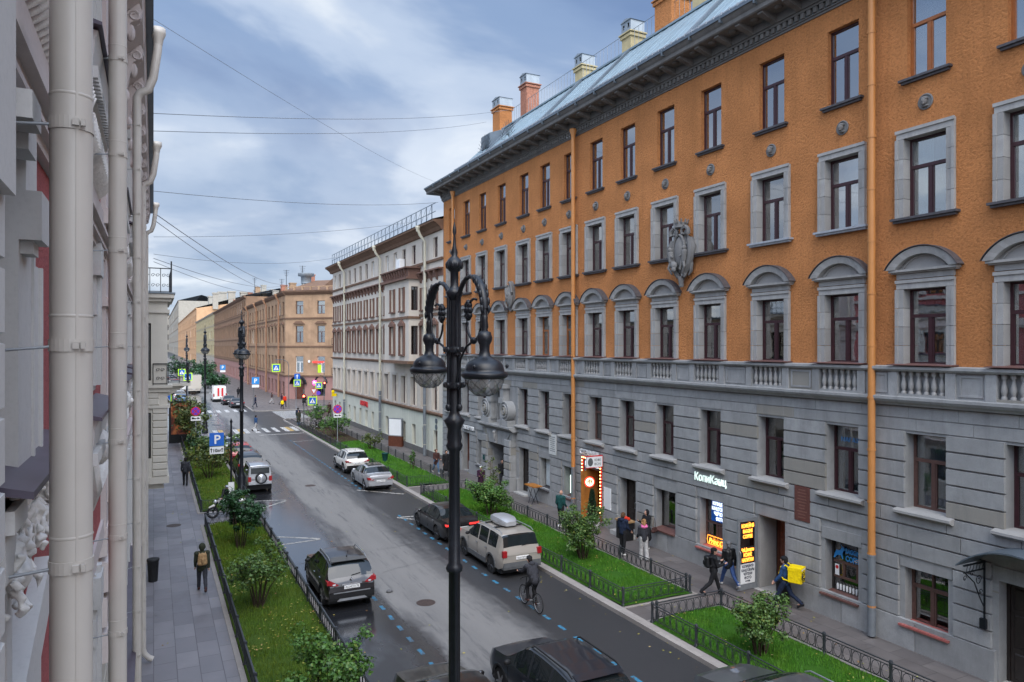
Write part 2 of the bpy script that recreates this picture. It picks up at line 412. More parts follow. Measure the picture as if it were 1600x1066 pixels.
def lettering(txt, size, mat, parent, loc, rz=0.0, depth=0.01, width=None, bold=0.0, name='lettering', shear=0.0):
    me = text_mesh(name, txt, size, depth, mat, bold=bold, shear=shear)
    if width:
        xs = [v.co.x for v in me.vertices]; ww = max(xs) - min(xs)
        me.transform(Matrix.Diagonal((width / ww, 1, 1, 1)))
    return link(name, me, parent, loc, rz)
def arc(cx, cz, r, a0, a1, n):
    return [(cx + r * math.cos(R(a0 + (a1 - a0) * i / n)), cz + r * math.sin(R(a0 + (a1 - a0) * i / n))) for i in range(n + 1)]

# ------------------------------------------------------------------ facade helpers (x to the right seen from outside, y into the wall, z up)
def wall_open(mb, x0, x1, z0, z1, ops, y=0.0, rev=0.35):
    ops = [o for o in ops if o[1] > x0 and o[0] < x1 and o[3] > z0 and o[2] < z1]
    xs = sorted({x0, x1, *[min(max(o[k], x0), x1) for o in ops for k in (0, 1)]})
    zs = sorted({z0, z1, *[min(max(o[k], z0), z1) for o in ops for k in (2, 3)]})
    for j in range(len(zs) - 1):
        zc = (zs[j] + zs[j + 1]) / 2; i = 0
        while i < len(xs) - 1:
            def solid(k): xc = (xs[k] + xs[k + 1]) / 2; return not any(o[0] < xc < o[1] and o[2] < zc < o[3] for o in ops)
            if not solid(i): i += 1; continue
            k = i
            while k + 1 < len(xs) - 1 and solid(k + 1): k += 1
            mb.quad((xs[i], y, zs[j]), (xs[k + 1], y, zs[j]), (xs[k + 1], y, zs[j + 1]), (xs[i], y, zs[j + 1]))
            i = k + 1
    for o in ops:
        a, b, c, d = max(o[0], x0), min(o[1], x1), max(o[2], z0), min(o[3], z1); e = y + (o[4] if len(o) > 4 else rev)
        if a == o[0]: mb.quad((a, y, c), (a, y, d), (a, e, d), (a, e, c))
        if b == o[1]: mb.quad((b, e, c), (b, e, d), (b, y, d), (b, y, c))
        if d == o[3]: mb.quad((a, e, d), (a, y, d), (b, y, d), (b, e, d))
        if c == o[2]: mb.quad((a, y, c), (a, e, c), (b, e, c), (b, y, c))

_WM = {}
def frame_mesh(w, h, kind, mat):
    """casement frame; kind: t = transom with two leaves below, p = plain cross, s = single, d = transom + one leaf"""
    key = (round(w, 3), round(h, 3), kind, mat)
    if key in _WM: return _WM[key]
    b = MB(); t = 0.065; x = w / 2
    b.box(-x, -x + t, 0, 0.09, 0, h); b.box(x - t, x, 0, 0.09, 0, h)
    b.box(-x + t, x - t, 0, 0.09, 0, t); b.box(-x + t, x - t, 0, 0.09, h - t, h)
    if kind in 'tpd': zt = h * (0.64 if kind != 'p' else 0.66); b.box(-x + t, x - t, -0.015, 0.09, zt - 0.05, zt + 0.05)
    else: zt = h - t
    if kind == 't': b.box(-0.045, 0.045, -0.005, 0.09, t, zt - 0.05)
    if kind == 'p': b.box(-0.035, 0.035, -0.005, 0.09, t, zt - 0.05); b.box(-0.03, 0.03, -0.005, 0.09, zt + 0.05, h - t)
    if kind in 'tp':
        for sx in (-1, 1):   # leaf sashes
            x0, x1 = sorted((sx * 0.045, sx * (x - t)))
            b.box(x0, x0 + 0.04, 0.01, 0.07, t, zt - 0.05); b.box(x1 - 0.04, x1, 0.01, 0.07, t, zt - 0.05)
    _WM[key] = b.mesh('window', mat); return _WM[key]
def pane_mesh(w, h, mat):
    key = ('pane', round(w, 3), round(h, 3), mat)
    if key not in _WM:
        b = MB(); b.box(-w / 2 + 0.05, w / 2 - 0.05, 0.04, 0.05, 0.05, h - 0.05); _WM[key] = b.mesh('pane', mat)
    return _WM[key]
def curtain_mesh(w, h, kind, mat):
    key = ('curtain', round(w, 3), round(h, 3), kind, mat)
    if key not in _WM:
        b = MB()
        spans = dict(full=[(-0.5, 0.5)], sides=[(-0.5, -0.2), (0.2, 0.5)], left=[(-0.5, 0.02)], right=[(0.0, 0.5)], low=[(-0.5, 0.5)], blind=[(-0.5, 0.5)])[kind]
        zt = h * 0.62 if kind == 'low' else h; zb = h * 0.45 if kind == 'blind' else 0.0
        for a, c in spans:
            n = max(6, int((c - a) * w / 0.05)); pts = []
            for i in range(n + 1):
                u = a + (c - a) * i / n; pts.append((u * w, 0.125 + (0.0 if kind == 'blind' else 0.028 * math.sin(i * 1.9) + 0.012 * math.sin(i * 0.77))))
            for i in range(n):
                (xa, ya), (xb, yb) = pts[i], pts[i + 1]
                b.quad((xa, ya, zb), (xb, yb, zb), (xb, yb, zt), (xa, ya, zt), True)
        _WM[key] = b.mesh('curtain', mat)
    return _WM[key]
def window(bld, xc, zb, w, h, y, kind='t', fm='frame_burgundy', curtain=None, cm='curtain_white', gm='window_glass', rz=0.0, label=None):
    o = link('window', frame_mesh(w, h, kind, fm), bld, (xc, y, zb), rz)
    link('pane', pane_mesh(w, h, gm), o)
    if curtain: link('curtain', curtain_mesh(w, h, curtain, cm), o)
    if label: o['label'] = label
    return o
def shared(key, fn, mat, name):
    if key not in _WM: b = MB(); fn(b); _WM[key] = b.mesh(name, mat, 40)
    return _WM[key]
def sub(key, name, fn, mat, parent, loc=(0, 0, 0)): return link(name, shared(key, fn, mat, name), parent, loc)
def rows_of_blocks(mb, x0, x1, z0, z1, ops, step=0.47, y=0.0, d=0.045, e=0.02, maxlen=2.1, seed=1, gap=0.0, g=0.0):
    rnd = random.Random(seed); n = max(1, round((z1 - z0) / step)); st = (z1 - z0) / n
    for i in range(n):
        a, b = z0 + i * st, z0 + (i + 1) * st; spans = [(x0, x1)]
        for o in ops:
            lo, hi = max(a, o[2]), min(b, o[3])
            if hi - lo < 0.35 * st: continue
            new = []
            for s0, s1 in spans:
                if o[1] <= s0 or o[0] >= s1: new.append((s0, s1)); continue
                if o[0] - s0 > 0.08: new.append((s0, o[0]))
                if s1 - o[1] > 0.08: new.append((o[1], s1))
            spans = new
        for s0, s1 in spans:
            cut = [s0]; 
            while s1 - cut[-1] > maxlen * 1.25: cut.append(cut[-1] + maxlen * rnd.uniform(0.75, 1.1))
            cut.append(s1)
            for c0, c1 in zip(cut, cut[1:]):
                if c1 - c0 > 0.05: mb.block(c0 + gap, c1 - gap, a, b, y, d, e, g)
def downpipe(bld_label, path, r, mat, base_mat=None, base_h=2.3, ring=1.6, seg=14, group='downpipes on the facades', name='downpipe'):
    """path: list of world points top to bottom"""
    p0 = Vector(path[-1]); o = thing(name, bld_label, 'downpipe', (p0.x, p0.y, 0), 0, group)
    loc = [tuple(Vector(p) - Vector((p0.x, p0.y, 0))) for p in path]
    z0 = loc[-1][2]
    b = MB()
    if base_mat:
        c = MB(); c.tube([(0, 0, z0), (0, 0, base_h)], r * 1.12, seg); c.tube([(0, 0, base_h), (0, 0, base_h + 0.06)], r * 1.25, seg)
        c.build('lower_pipe', base_mat, o); loc[-1] = (0, 0, base_h)
    b.tube(loc, r, seg)
    # hopper at the head
    h = loc[0]; b.lathe([(r, -0.25), (r * 1.15, -0.1), (r * 1.75, 0.1), (r * 1.75, 0.2), (r * 1.5, 0.2)], h, seg)
    b.build('pipe', mat, o)
    c = MB(); zt = max(p[2] for p in loc if abs(p[0]) < 0.02 and abs(p[1]) < 0.02); z = z0 + 0.9
    while z < zt - 0.3:
        c.lathe([(r, -0.03), (r * 1.14, -0.03), (r * 1.14, 0.03), (r, 0.03)], (0, 0, z), seg, False, False); z += ring
    c.build('bracket', mat, o)
    return o
# ------------------------------------------------------------------ the orange and grey apartment building (right side)
def medallion(b):
    b.lathe([(0.22, 0.0), (0.235, 0.03), (0.20, 0.05), (0.17, 0.02)], (0, 0, 0), 20)
    m = b.mark(); b.xf(0, Matrix.Rotation(R(90), 4, 'X'))
    b.ball((0, -0.10, 0.0), (0.085, 0.10, 0.115), 10, 8); b.ball((0, -0.08, 0.075), (0.105, 0.10, 0.06), 10, 6)
    b.ball((0, -0.195, -0.01), (0.02, 0.03, 0.028), 6, 4); b.ball((0, -0.15, -0.075), (0.05, 0.05, 0.04), 8, 5); b.ball((0, -0.05, -0.13), (0.11, 0.06, 0.045), 8, 5)
def pediment(b):
    """segmental hood with a frieze below, centred on the window axis, local z from the head of the opening"""
    b.box(-0.86, 0.86, -0.09, 0.1, 0.29, 0.50)                      # frieze
    b.box(-1.02, 1.02, -0.24, 0.1, 0.50, 0.57); b.box(-0.98, 0.98, -0.17, 0.1, 0.46, 0.50)
    o = arc(0, -0.02, 1.24, 150, 30, 18); i_ = arc(0, 0.0, 1.00, 144, 36, 18)
    zo = min(p[1] for p in o); zi = min(p[1] for p in i_)
    o = [(x, 0.57 + (z - zo)) for x, z in o]; i_ = [(x, 0.57 + (z - zi)) for x, z in i_]
    for k in range(18):   # arched moulding
        a, c = o[k], o[k + 1]; d, e = i_[k], i_[k + 1]
        b.quad((d[0], -0.26, d[1]), (e[0], -0.26, e[1]), (c[0], -0.30, c[1]), (a[0], -0.30, a[1]))
        b.quad((a[0], -0.30, a[1]), (c[0], -0.30, c[1]), (c[0], 0.1, c[1]), (a[0], 0.1, a[1]))
        b.quad((d[0], -0.05, d[1]), (e[0], -0.05, e[1]), (e[0], -0.26, e[1]), (d[0], -0.26, d[1]))
    b.quad((o[0][0], -0.30, o[0][1]), (o[0][0], 0.1, o[0][1]), (i_[0][0], 0.1, i_[0][1]), (i_[0][0], -0.26, i_[0][1]))
    b.quad((i_[-1][0], -0.26, i_[-1][1]), (i_[-1][0], 0.1, i_[-1][1]), (o[-1][0], 0.1, o[-1][1]), (o[-1][0], -0.30, o[-1][1]))
    t = arc(0, 0, 1.0, 144, 36, 18); z0 = min(p[1] for p in t); b.add([(x, -0.06, 0.57 + z - z0) for x, z in t], [tuple(range(19))[::-1]])
    i2 = arc(0, 0, 0.80, 146, 34, 14); z2 = min(p[1] for p in i2); i2 = [(x, 0.60 + z - z2) for x, z in i2]
    b.tube([(x, -0.075, z) for x, z in i2], 0.03, 5)
def pediment_cap(b):
    o = arc(0, -0.02, 1.262, 151, 29, 18); zo = min(p[1] for p in o); o = [(x, 0.57 + (z - zo)) for x, z in o]
    for k in range(18):
        a, c = o[k], o[k + 1]; b.quad((a[0], -0.34, a[1] + 0.012), (c[0], -0.34, c[1] + 0.012), (c[0], 0.05, c[1] + 0.012), (a[0], 0.05, a[1] + 0.012)); b.quad((a[0], -0.34, a[1] - 0.01), (c[0], -0.34, c[1] - 0.01), (c[0], -0.34, c[1] + 0.012), (a[0], -0.34, a[1] + 0.012))
def surround(w, h, low=0.0):
    def f(b):
        x = w / 2
        for sx in (-1, 1):
            n = 4
            for k in range(n):
                z0, z1 = low + (h - low) * k / n, low + (h - low) * (k + 1) / n - 0.012
                b.box(sx * x, sx * (x + 0.23), -0.39, 0.03, z0, z1)
                b.box(sx * (x + 0.16), sx * (x + 0.25), -0.43, -0.389, z0, z1)
        b.box(-x - 0.23, x + 0.23, -0.39, 0.03, h, h + 0.25); b.box(-x - 0.25, x + 0.25, -0.43, -0.389, h + 0.17, h + 0.265)
    return f
def sill_ledge(w, dep=0.16, y0=-0.36, t=0.07):
    def f(b):
        b.box(-w / 2, w / 2, y0 - dep, 0.0, -t, 0.0); b.box(-w / 2 + 0.06, w / 2 - 0.06, y0 - dep * 0.6, y0 + 0.02, -t - 0.07, -t)
    return f
def curtain_pick(rnd, lo=0.75):
    r = rnd.random()
    if r > lo: return None, None
    k = rnd.choice(['full', 'full', 'sides', 'left', 'right', 'low', 'blind', 'full']); return k, rnd.choice(['curtain_white', 'curtain_white', 'curtain_grey', 'curtain_grey', 'curtain_dim'])

OY = 51.8; OLEN = 48.4
orange = thing('apartment_building', 'long orange stucco apartment building on a grey rusticated stone base with arched window hoods', 'building', (20, OY, 0), R(-90))
OCY = [50.1, 47.3, 44.5, 41.5, 38.4, 35.8, 33.1, 30.5, 27.8, 25.0, 22.15, 19.0, 16.0, 13.2, 10.4, 7.6]
OC = [OY - y for y in OCY]
GROUND = [  # centre Y, width, z0, z1, recess
    (50.2, 1.0, 0.85, 2.5, 0.4), (47.3, 1.15, 0.12, 2.85, 0.45), (44.7, 1.05, 0.85, 2.6, 0.45), (41.55, 2.5, 0.02, 2.75, 1.1), (38.4, 1.25, 0.15, 2.85, 0.4),
    (35.8, 1.15, 0.85, 2.6, 0.45), (33.1, 1.15, 0.85, 2.5, 0.45), (30.75, 1.4, 0.08, 2.75, 0.8), (27.8, 1.25, 0.3, 2.75, 0.5), (25.0, 1.3, 0.95, 2.7, 0.4),
    (22.15, 1.3, 0.85, 2.85, 0.4), (19.0, 1.25, 0.08, 2.8, 0.9), (16.05, 1.25, 0.85, 2.62, 0.4), (13.2, 1.3, 0.78, 2.45, 0.4), (10.35, 1.7, 0.08, 2.8, 0.45), (7.4, 1.3, 0.8, 2.5, 0.4)]
g_ops = [(OY - y - w / 2, OY - y + w / 2, z0, z1, rc) for y, w, z0, z1, rc in GROUND]
f2_ops = [(x - 0.62, x + 0.62, 4.2, 6.42, 0.4) for x in OC]
b = MB(); wall_open(b, 0, OLEN + 40, -0.1, 7.3, g_ops + f2_ops); b.build('lower_wall', 'grey_stone', orange)
b = MB()
blk = [(o[0] - 0.16, o[1] + 0.16, o[2] if o[2] > 0.5 else -1, o[3] + 0.42) for o in g_ops] + f2_ops + [(OY - 44.2, OY - 39.2, -1, 7.3)]
rows_of_blocks(b, 0.0, OLEN, 0.92, 6.5, blk, 0.465, 0, 0.08, 0.012, 2.2, 3, 0, 0.018)
rows_of_blocks(b, 0.0, OLEN, 6.5, 7.22, [], 0.36, 0, 0.04, 0.006, 1.7, 5, 0, 0.008)
rows_of_blocks(b, 0.0, OLEN, -0.05, 0.92, [(o[0] - 0.05, o[1] + 0.05, o[2] if o[2] > 0.5 else -1, o[3]) for o in g_ops] + [(OY - 44.2, OY - 39.2, -1, 7.3)], 0.97, 0, 0.10, 0.012, 3.0, 8)
b.build('rusticated_stonework', 'grey_stone', orange)
for o in g_ops:   # smooth lintel bands over shop openings
    if abs(o[0] + o[1] - 2 * (OY - 41.55)) > 1: b = MB(); b.box(o[0] - 0.13, o[1] + 0.13, -0.035, 0.05, o[3] + 0.004, o[3] + 0.38); b.build('lintel_band', 'grey_stone', orange)
# balustrade storey
b = MB()
b.ext([(0.1, 7.24), (-0.16, 7.24), (-0.20, 7.30), (-0.28, 7.34), (-0.34, 7.42), (-0.34, 7.50), (-0.24, 7.53), (0.1, 7.53)], 'x', -0.1, OLEN)
b.ext([(0.1, 8.26), (-0.30, 8.26), (-0.36, 8.32), (-0.36, 8.40), (0.1, 8.43)], 'x', -0.1, OLEN)
b.box(0, OLEN, -0.05, 0.08, 7.53, 8.26)
edges = [0.0]
for x in OC:
    for s0, s1 in ((x - 1.0, x - 0.72), (x + 0.72, x + 1.0)): b.box(s0, s1, -0.26, -0.05, 7.53, 8.26)
    b.box(x - 0.72, x + 0.72, -0.24, -0.05, 7.53, 7.60)
prev = 0.0
for x in OC + [OLEN + 1.0]:
    a, c = prev, x - 1.0
    if c - a > 0.25:
        b.box(a, c, -0.20, -0.05, 7.53, 8.26)
        if c - a > 0.6:
            b.box(a + 0.08, c - 0.08, -0.225, -0.2, 7.60, 7.66); b.box(a + 0.08, c - 0.08, -0.225, -0.2, 8.13, 8.19)
            b.box(a + 0.08, a + 0.14, -0.225, -0.2, 7.66, 8.13); b.box(c - 0.14, c - 0.08, -0.225, -0.2, 7.66, 8.13)
    prev = x + 1.0
b.build('balustrade', 'grey_stone', orange)
def balusters(b):
    for k in range(6):
        b.lathe([(0.075, 0), (0.075, 0.05), (0.045, 0.09), (0.085, 0.22), (0.075, 0.30), (0.040, 0.46), (0.038, 0.52), (0.07, 0.56), (0.07, 0.66)], (-0.575 + k * 0.23, 0, 0), 10)
for x in OC: sub('balusters', 'balusters', balusters, 'light_stone', orange, (x, -0.155, 7.60))
# upper wall
up_ops = []
for x in OC:
    up_ops += [(x - 0.85, x + 0.85, 8.45, 10.95, 0.42), (x - 0.85, x + 0.85, 12.8, 15.42, 0.42), (x - 0.585, x + 0.585, 16.9, 19.4, 0.36)]
b = MB(); wall_open(b, 0, OLEN + 40, 8.40, 20.15, up_ops, 0.0); b.box(0.0, OLEN, 0.0, 0.1, 8.38, 8.4)
b.quad((0, 12, 7), (0, 0, 7), (0, 0, 20.15), (0, 12, 20.15)); b.build('upper_wall', 'orange_stucco', orange)
b = MB(); b.quad((0, 12, 0), (0, 0, 0), (0, 0, 7.3), (0, 12, 7.3)); b.box(0, OLEN, 12, 12.3, 0, 21); b.box(OLEN + 0.4, OLEN + 40, 0.5, 12, 0, 21); b.build('party_wall', 'grey_stucco', orange)
b = MB()
for z0, z1 in ((0.02, 3.6), (3.7, 7.4), (8.3, 11.8), (12.2, 15.9), (16.3, 19.9)):
    b.box(0.1, OLEN - 0.1, 1.5, 1.55, z0, z1)
    b.box(0.1, OLEN - 0.1, 0.42, 1.5, z1, z1 + 0.05)
for x in OC:
    for d in (-1.3, 1.3): b.box(x + d - 0.02, x + d + 0.02, 0.45, 1.5, 3.7, 19.9)
b.build('interior', 'interior_dark', orange)
rnd = random.Random(11)
for i, x in enumerate(OC):
    # 2nd floor (grey)
    k, cm = curtain_pick(rnd, 0.7)
    if i == 3: k = None
    o = window(orange, x, 4.2, 1.24, 2.22, 0.36, 't', 'frame_burgundy' if i not in (6, 7, 13) else 'frame_oldwood', k, cm, 'window_glass_dark')
    if i != 3: sub('sill2', 'sill', lambda b: (b.ext([(-0.40, 0.0), (-0.64, -0.06), (-0.64, -0.13), (-0.52, -0.20), (-0.40, -0.22)], 'x', -0.86, 0.86), b.box(-0.62, 0.62, -0.40, 0.0, -0.03, 0.004)), 'light_stone', o)
    # bel etage with hoods
    k, cm = curtain_pick(rnd, 0.92); fm = 'frame_burgundy' if i not in (5, 6) else 'frame_brown'
    o = window(orange, x, 8.47, 1.28, 2.22, 0.22, 't', fm, k, cm if k != 'blind' else 'curtain_white')
    sub('sur4', 'surround', surround(1.28, 2.22), 'light_stone', o, (0, 0.08, 0)); sub('ped', 'pediment', pediment, 'light_stone', o, (0, -0.22, 2.22)); sub('pedcap', 'hood_flashing', pediment_cap, 'dark_sill', o, (0, -0.22, 2.22))
    sub('sill4', 'sill', lambda b: b.ext([(-0.72, -0.035), (-0.72, -0.015), (0.0, 0.03), (0.0, -0.03)], 'x', -0.95, 0.95), 'sill_brownred', o, (0, 0.08, 0))
    # 5th row
    k, cm = curtain_pick(rnd, 0.85)
    o = window(orange, x, 12.8, 1.28, 2.35, 0.22, 't', 'frame_burgundy', k, cm, 'window_glass' if i % 3 else 'window_glass_bright')
    sub('sur5', 'surround', surround(1.28, 2.35, 0.0), 'light_stone', o, (0, 0.08, 0))
    sub('sill5' + ('p' if i in (11, 12) else ''), 'sill', sill_ledge(2.0), 'pale_sill' if i in (11, 12) else 'dark_sill', o, (0, 0.08, 0))
    # top row
    k, cm = curtain_pick(rnd, 0.95); fm = 'frame_burgundy' if i not in (13, 14) else 'frame_brown'
    o = window(orange, x, 16.9, 1.17, 2.5, 0.17, 't', fm, k, cm, 'window_glass_bright')
    sub('sill6', 'sill', sill_ledge(1.55, 0.16, -0.17), 'dark_sill', o)
    sub('medallion', 'medallion', medallion, 'carved_stone', orange, (x, -0.0, 16.08))
# cornice
b = MB()
b.box(-0.05, OLEN, -0.05, 0.1, 20.08, 20.16)
b.box(-0.12, OLEN, -0.10, 0.1, 20.16, 20.20); b.box(-0.3, OLEN, -0.14, 0.1, 20.42, 20.50)
b.box(-0.25, OLEN, -0.20, 0.1, 20.50, 20.80)
b.ext([(0.1, 20.80), (-0.95, 20.80), (-1.0, 20.84), (-1.0, 20.98), (-1.06, 21.04), (-1.14, 21.16), (-1.14, 21.24), (0.1, 21.26)], 'x', -1.15, OLEN)
b.build('cornice', 'dark_stone', orange)
b = MB(); x = -0.1
while x < OLEN: b.box(x, x + 0.14, -0.15, -0.05, 20.22, 20.40); x += 0.26
b.build('dentil_course', 'dark_stone', orange)
b = MB(); x = 0.0
while x < OLEN:
    b.ext([(-0.2, 20.80), (-0.88, 20.80), (-0.90, 20.72), (-0.62, 20.62), (-0.34, 20.56), (-0.2, 20.50)], 'x', x, x + 0.22)
    b.ball((x + 0.66, -0.58, 20.79), (0.17, 0.17, 0.06), 8, 5); x += 0.82 + 0.28
b.build('modillion_course', 'dark_stone', orange)
b = MB(); b.box(-1.18, OLEN, -1.19, -1.10, 21.16, 21.27)
x = 0.8
while x < OLEN: b.box(x, x + 0.05, -1.22, -1.02, 21.02, 21.28); x += 1.7
b.build('gutter', 'zinc_dark', orange)
# metal roof: steep slope with seams, flat behind
b = MB(); RL = 5.6
b.quad((RL - 1.6, -0.85, 21.25), (OLEN, -0.85, 21.25), (OLEN, 2.4, 24.5), (RL, 2.4, 24.5)); b.quad((RL - 1.6, 12, 21.25), (RL - 1.6, -0.85, 21.25), (RL, 2.4, 24.5), (RL, 12, 24.5))
b.quad((RL, 2.4, 24.5), (OLEN, 2.4, 24.5), (OLEN, 12, 24.9), (RL, 12, 24.9))
b.box(-1.15, RL - 1.4, -0.9, 12, 21.22, 21.29)
x = RL
while x < OLEN:
    b.tube([(x, -0.83, 21.28), (x, 2.42, 24.53)], 0.018, 4, smooth=False); x += 0.62
b.box(RL - 0.1, OLEN, 2.3, 2.55, 24.5, 24.60)
b.build('roof', 'zinc', orange)
b = MB()   # snow guard along the eaves and bolder ribs
b.box(RL - 1.5, OLEN, -0.80, -0.76, 21.55, 21.60); x = RL - 1.4
while x < OLEN: b.box(x, x + 0.04, -0.82, -0.74, 21.27, 21.62); x += 0.42
b.build('snow_guard', 'pale_sill', orange)
for x in (8.4, 16.0, 20.7, 28.5, 36.0): b = MB(); b.ext([(-0.85, 21.27), (2.4, 24.52), (2.4, 24.68), (-0.85, 21.42)], 'x', x, x + 0.3); b.build('roof_rib', 'zinc_dark', orange)
b = MB(); b.ext([(0.4, 22.6), (0.4, 23.5), (2.6, 24.3), (2.6, 22.6)], 'x', 6.2, 7.6); b.box(6.45, 7.35, 0.37, 0.40, 22.75, 23.35); b.build('dormer', 'zinc_dark', orange)
b = MB(); x = RL + 1
while x < OLEN: b.tube([(x, 2.6, 24.5), (x, 2.6, 25.7)], 0.014, 4); x += 0.36
for z in (24.75, 25.7): b.tube([(RL + 1, 2.6, z), (OLEN, 2.6, z)], 0.018, 4)
b.build('roof_railing', 'galvanised', orange)
def chimney(xc, w, dpt, ztop, mat):
    b = MB(); b.box(xc - w / 2, xc + w / 2, 3.0 - dpt / 2, 3.0 + dpt / 2, 22.5, ztop - 0.75); b.box(xc - w / 2 - 0.08, xc + w / 2 + 0.08, 3.0 - dpt / 2 - 0.08, 3.0 + dpt / 2 + 0.08, ztop - 0.95, ztop - 0.80)
    b.box(xc - w / 2 - 0.14, xc + w / 2 + 0.14, 3.0 - dpt / 2 - 0.14, 3.0 + dpt / 2 + 0.14, ztop - 0.75, ztop - 0.69)
    o = b.build('chimney', mat, orange)
    c = MB(); x0, x1, y0, y1 = xc - w / 2 - 0.02, xc + w / 2 + 0.02, 3.0 - dpt / 2 - 0.02, 3.0 + dpt / 2 + 0.02
    zl, zh = ztop - 0.69, ztop - 0.08
    holes = []; n = max(2, int(w / 0.42))
    for k in range(n): cx = x0 + (x1 - x0) * (k + 0.5) / n; holes.append((cx - 0.08, cx + 0.08, zl + 0.22, zh - 0.14, 0.05))
    wall_open(c, x0, x1, zl, zh, holes, y0, 0.05)
    n2 = max(2, int(dpt / 0.42)); m = c.mark()
    hs = []
    for k in range(n2): cx = (k + 0.5) * (y1 - y0) / n2; hs.append((cx - 0.08, cx + 0.08, zl + 0.22, zh - 0.14, 0.05))
    wall_open(c, 0, y1 - y0, zl, zh, hs, 0, 0.05)
    c.xf(m, Matrix.Translation((x0, y1, 0)) @ Matrix.Rotation(R(-90), 4, 'Z'))
    c.quad((x1, y0, zl), (x1, y1, zl), (x1, y1, zh), (x1, y0, zh)); c.quad((x1, y1, zl), (x0, y1, zl), (x0, y1, zh), (x1, y1, zh))
    c.ext([(x0 - 0.06, zh), (x1 + 0.06, zh), (xc, ztop + 0.06)], 'y', y0 - 0.06, y1 + 0.06)
    c.build('chimney_cap', 'zinc_cap', o)
chimney(OY - 47.6, 1.2, 1.0, 27.2, 'orange_stucco'); chimney(OY - 43.3, 0.9, 0.95, 27.5, 'brick'); chimney(OY - 36.3, 0.8, 0.85, 26.3, 'chimney_yellow')
chimney(OY - 31.5, 0.8, 0.85, 26.4, 'chimney_yellow'); chimney(OY - 28.2, 1.3, 1.2, 26.9, 'orange_stucco'); chimney(OY - 25.6, 0.9, 1.2, 26.6, 'chimney_yellow')
b = MB()   # spiked fan guards on the roof edge
for cx in (9.3, 12.6):
    for k in range(13):
        a = R(15 + k * 12.5); b.tube([(cx + 0.25 * math.cos(a), -0.75, 21.6 + 0.25 * math.sin(a)), (cx + 1.15 * math.cos(a), -0.75, 21.6 + 1.15 * math.sin(a))], 0.014, 4)
    b.tube([(cx + 0.75 * math.cos(R(t)), -0.75, 21.6 + 0.75 * math.sin(R(t))) for t in range(15, 170, 10)], 0.014, 4)
b.build('climbing_guard', 'iron_fence', orange)

# carved cartouche and the smaller relief figure
def cartouche(b):
    b.ball((0, -0.10, 0), (0.52, 0.26, 0.92), 18, 14); b.ball((0.0, -0.26, 0.05), (0.34, 0.16, 0.66), 14, 10)
    b.tube([(0.36 * math.cos(R(t)), -0.33, 0.05 + 0.70 * math.sin(R(t))) for t in range(0, 360, 12)], 0.055, 6, True)
    for sx in (-1, 1):
        sp = [(sx * 0.30 + sx * (0.25 - 0.003 * t / 6) * math.cos(R(t)), -0.30, 0.86 + (0.23 - 0.0028 * t / 6) * math.sin(R(t))) for t in range(-30, 420, 20)]
        b.tube(sp, [0.10 - 0.0035 * i for i in range(len(sp))], 7)
        b.tube([(sx * 0.50, -0.16, 0.55), (sx * 0.66, -0.2, 0.2), (sx * 0.62, -0.22, -0.2), (sx * 0.42, -0.22, -0.62), (sx * 0.16, -0.2, -1.0)], [0.15, 0.19, 0.15, 0.13, 0.10], 8)
        # child figure
        b.ball((sx * 0.44, -0.42, 0.16), 0.105, 9, 7); b.limb((sx * 0.44, -0.40, 0.0), (sx * 0.40, -0.40, -0.34), 0.13, 0.11, 8)
        b.limb((sx * 0.50, -0.42, -0.02), (sx * 0.26, -0.48, -0.16), 0.055, 0.045, 6); b.limb((sx * 0.40, -0.42, -0.36), (sx * 0.50, -0.46, -0.62), 0.075, 0.055, 7); b.limb((sx * 0.50, -0.46, -0.62), (sx * 0.34, -0.42, -0.86), 0.055, 0.045, 7)
        b.limb((sx * 0.30, -0.42, -0.38), (sx * 0.22, -0.44, -0.70), 0.07, 0.05, 7)
    sp = [(0.26 + (0.21 - 0.0024 * t / 6) * math.cos(R(t)), -0.26, -0.90 + (0.19 - 0.0022 * t / 6) * math.sin(R(t))) for t in range(180, 640, 20)]
    b.tube(sp, 0.06, 6)
    b.ball((-0.16, -0.46, -0.52), (0.19, 0.14, 0.17), 9, 7); b.ball((-0.10, -0.52, -0.70), (0.12, 0.1, 0.12), 8, 6)
    # crown
    b.lathe([(0.20, 1.02), (0.27, 1.06), (0.24, 1.12), (0.26, 1.26)], (0, -0.2, 0), 14)
    for k in range(9): a = 2 * math.pi * k / 9; b.limb((0.25 * math.cos(a), -0.2 + 0.25 * math.sin(a), 1.24), (0.29 * math.cos(a), -0.2 + 0.29 * math.sin(a), 1.38), 0.045, 0.03, 6)
    for k in range(14): b.ball((random.uniform(-0.5, 0.5), -0.22, random.uniform(-0.9, 0.8)), random.uniform(0.05, 0.10), 7, 5)
    b.tube([(0, -0.2, -1.0), (0.02, -0.22, -1.2), (0, -0.18, -1.42)], [0.16, 0.11, 0.09], 8)
    for k in range(3): b.ball((0, -0.24, -1.16 - 0.1 * k), (0.10, 0.06, 0.05), 8, 5)
    b.tube([(0.55, -0.12, -0.2), (0.60, -0.16, -0.5), (0.54, -0.14, -0.8), (0.42, -0.16, -0.95)], [0.05, 0.08, 0.07, 0.04], 7)
random.seed(5)
sub('cartouche', 'cartouche', cartouche, 'carved_stone', orange, (OY - 23.7, -0.02, 12.9))
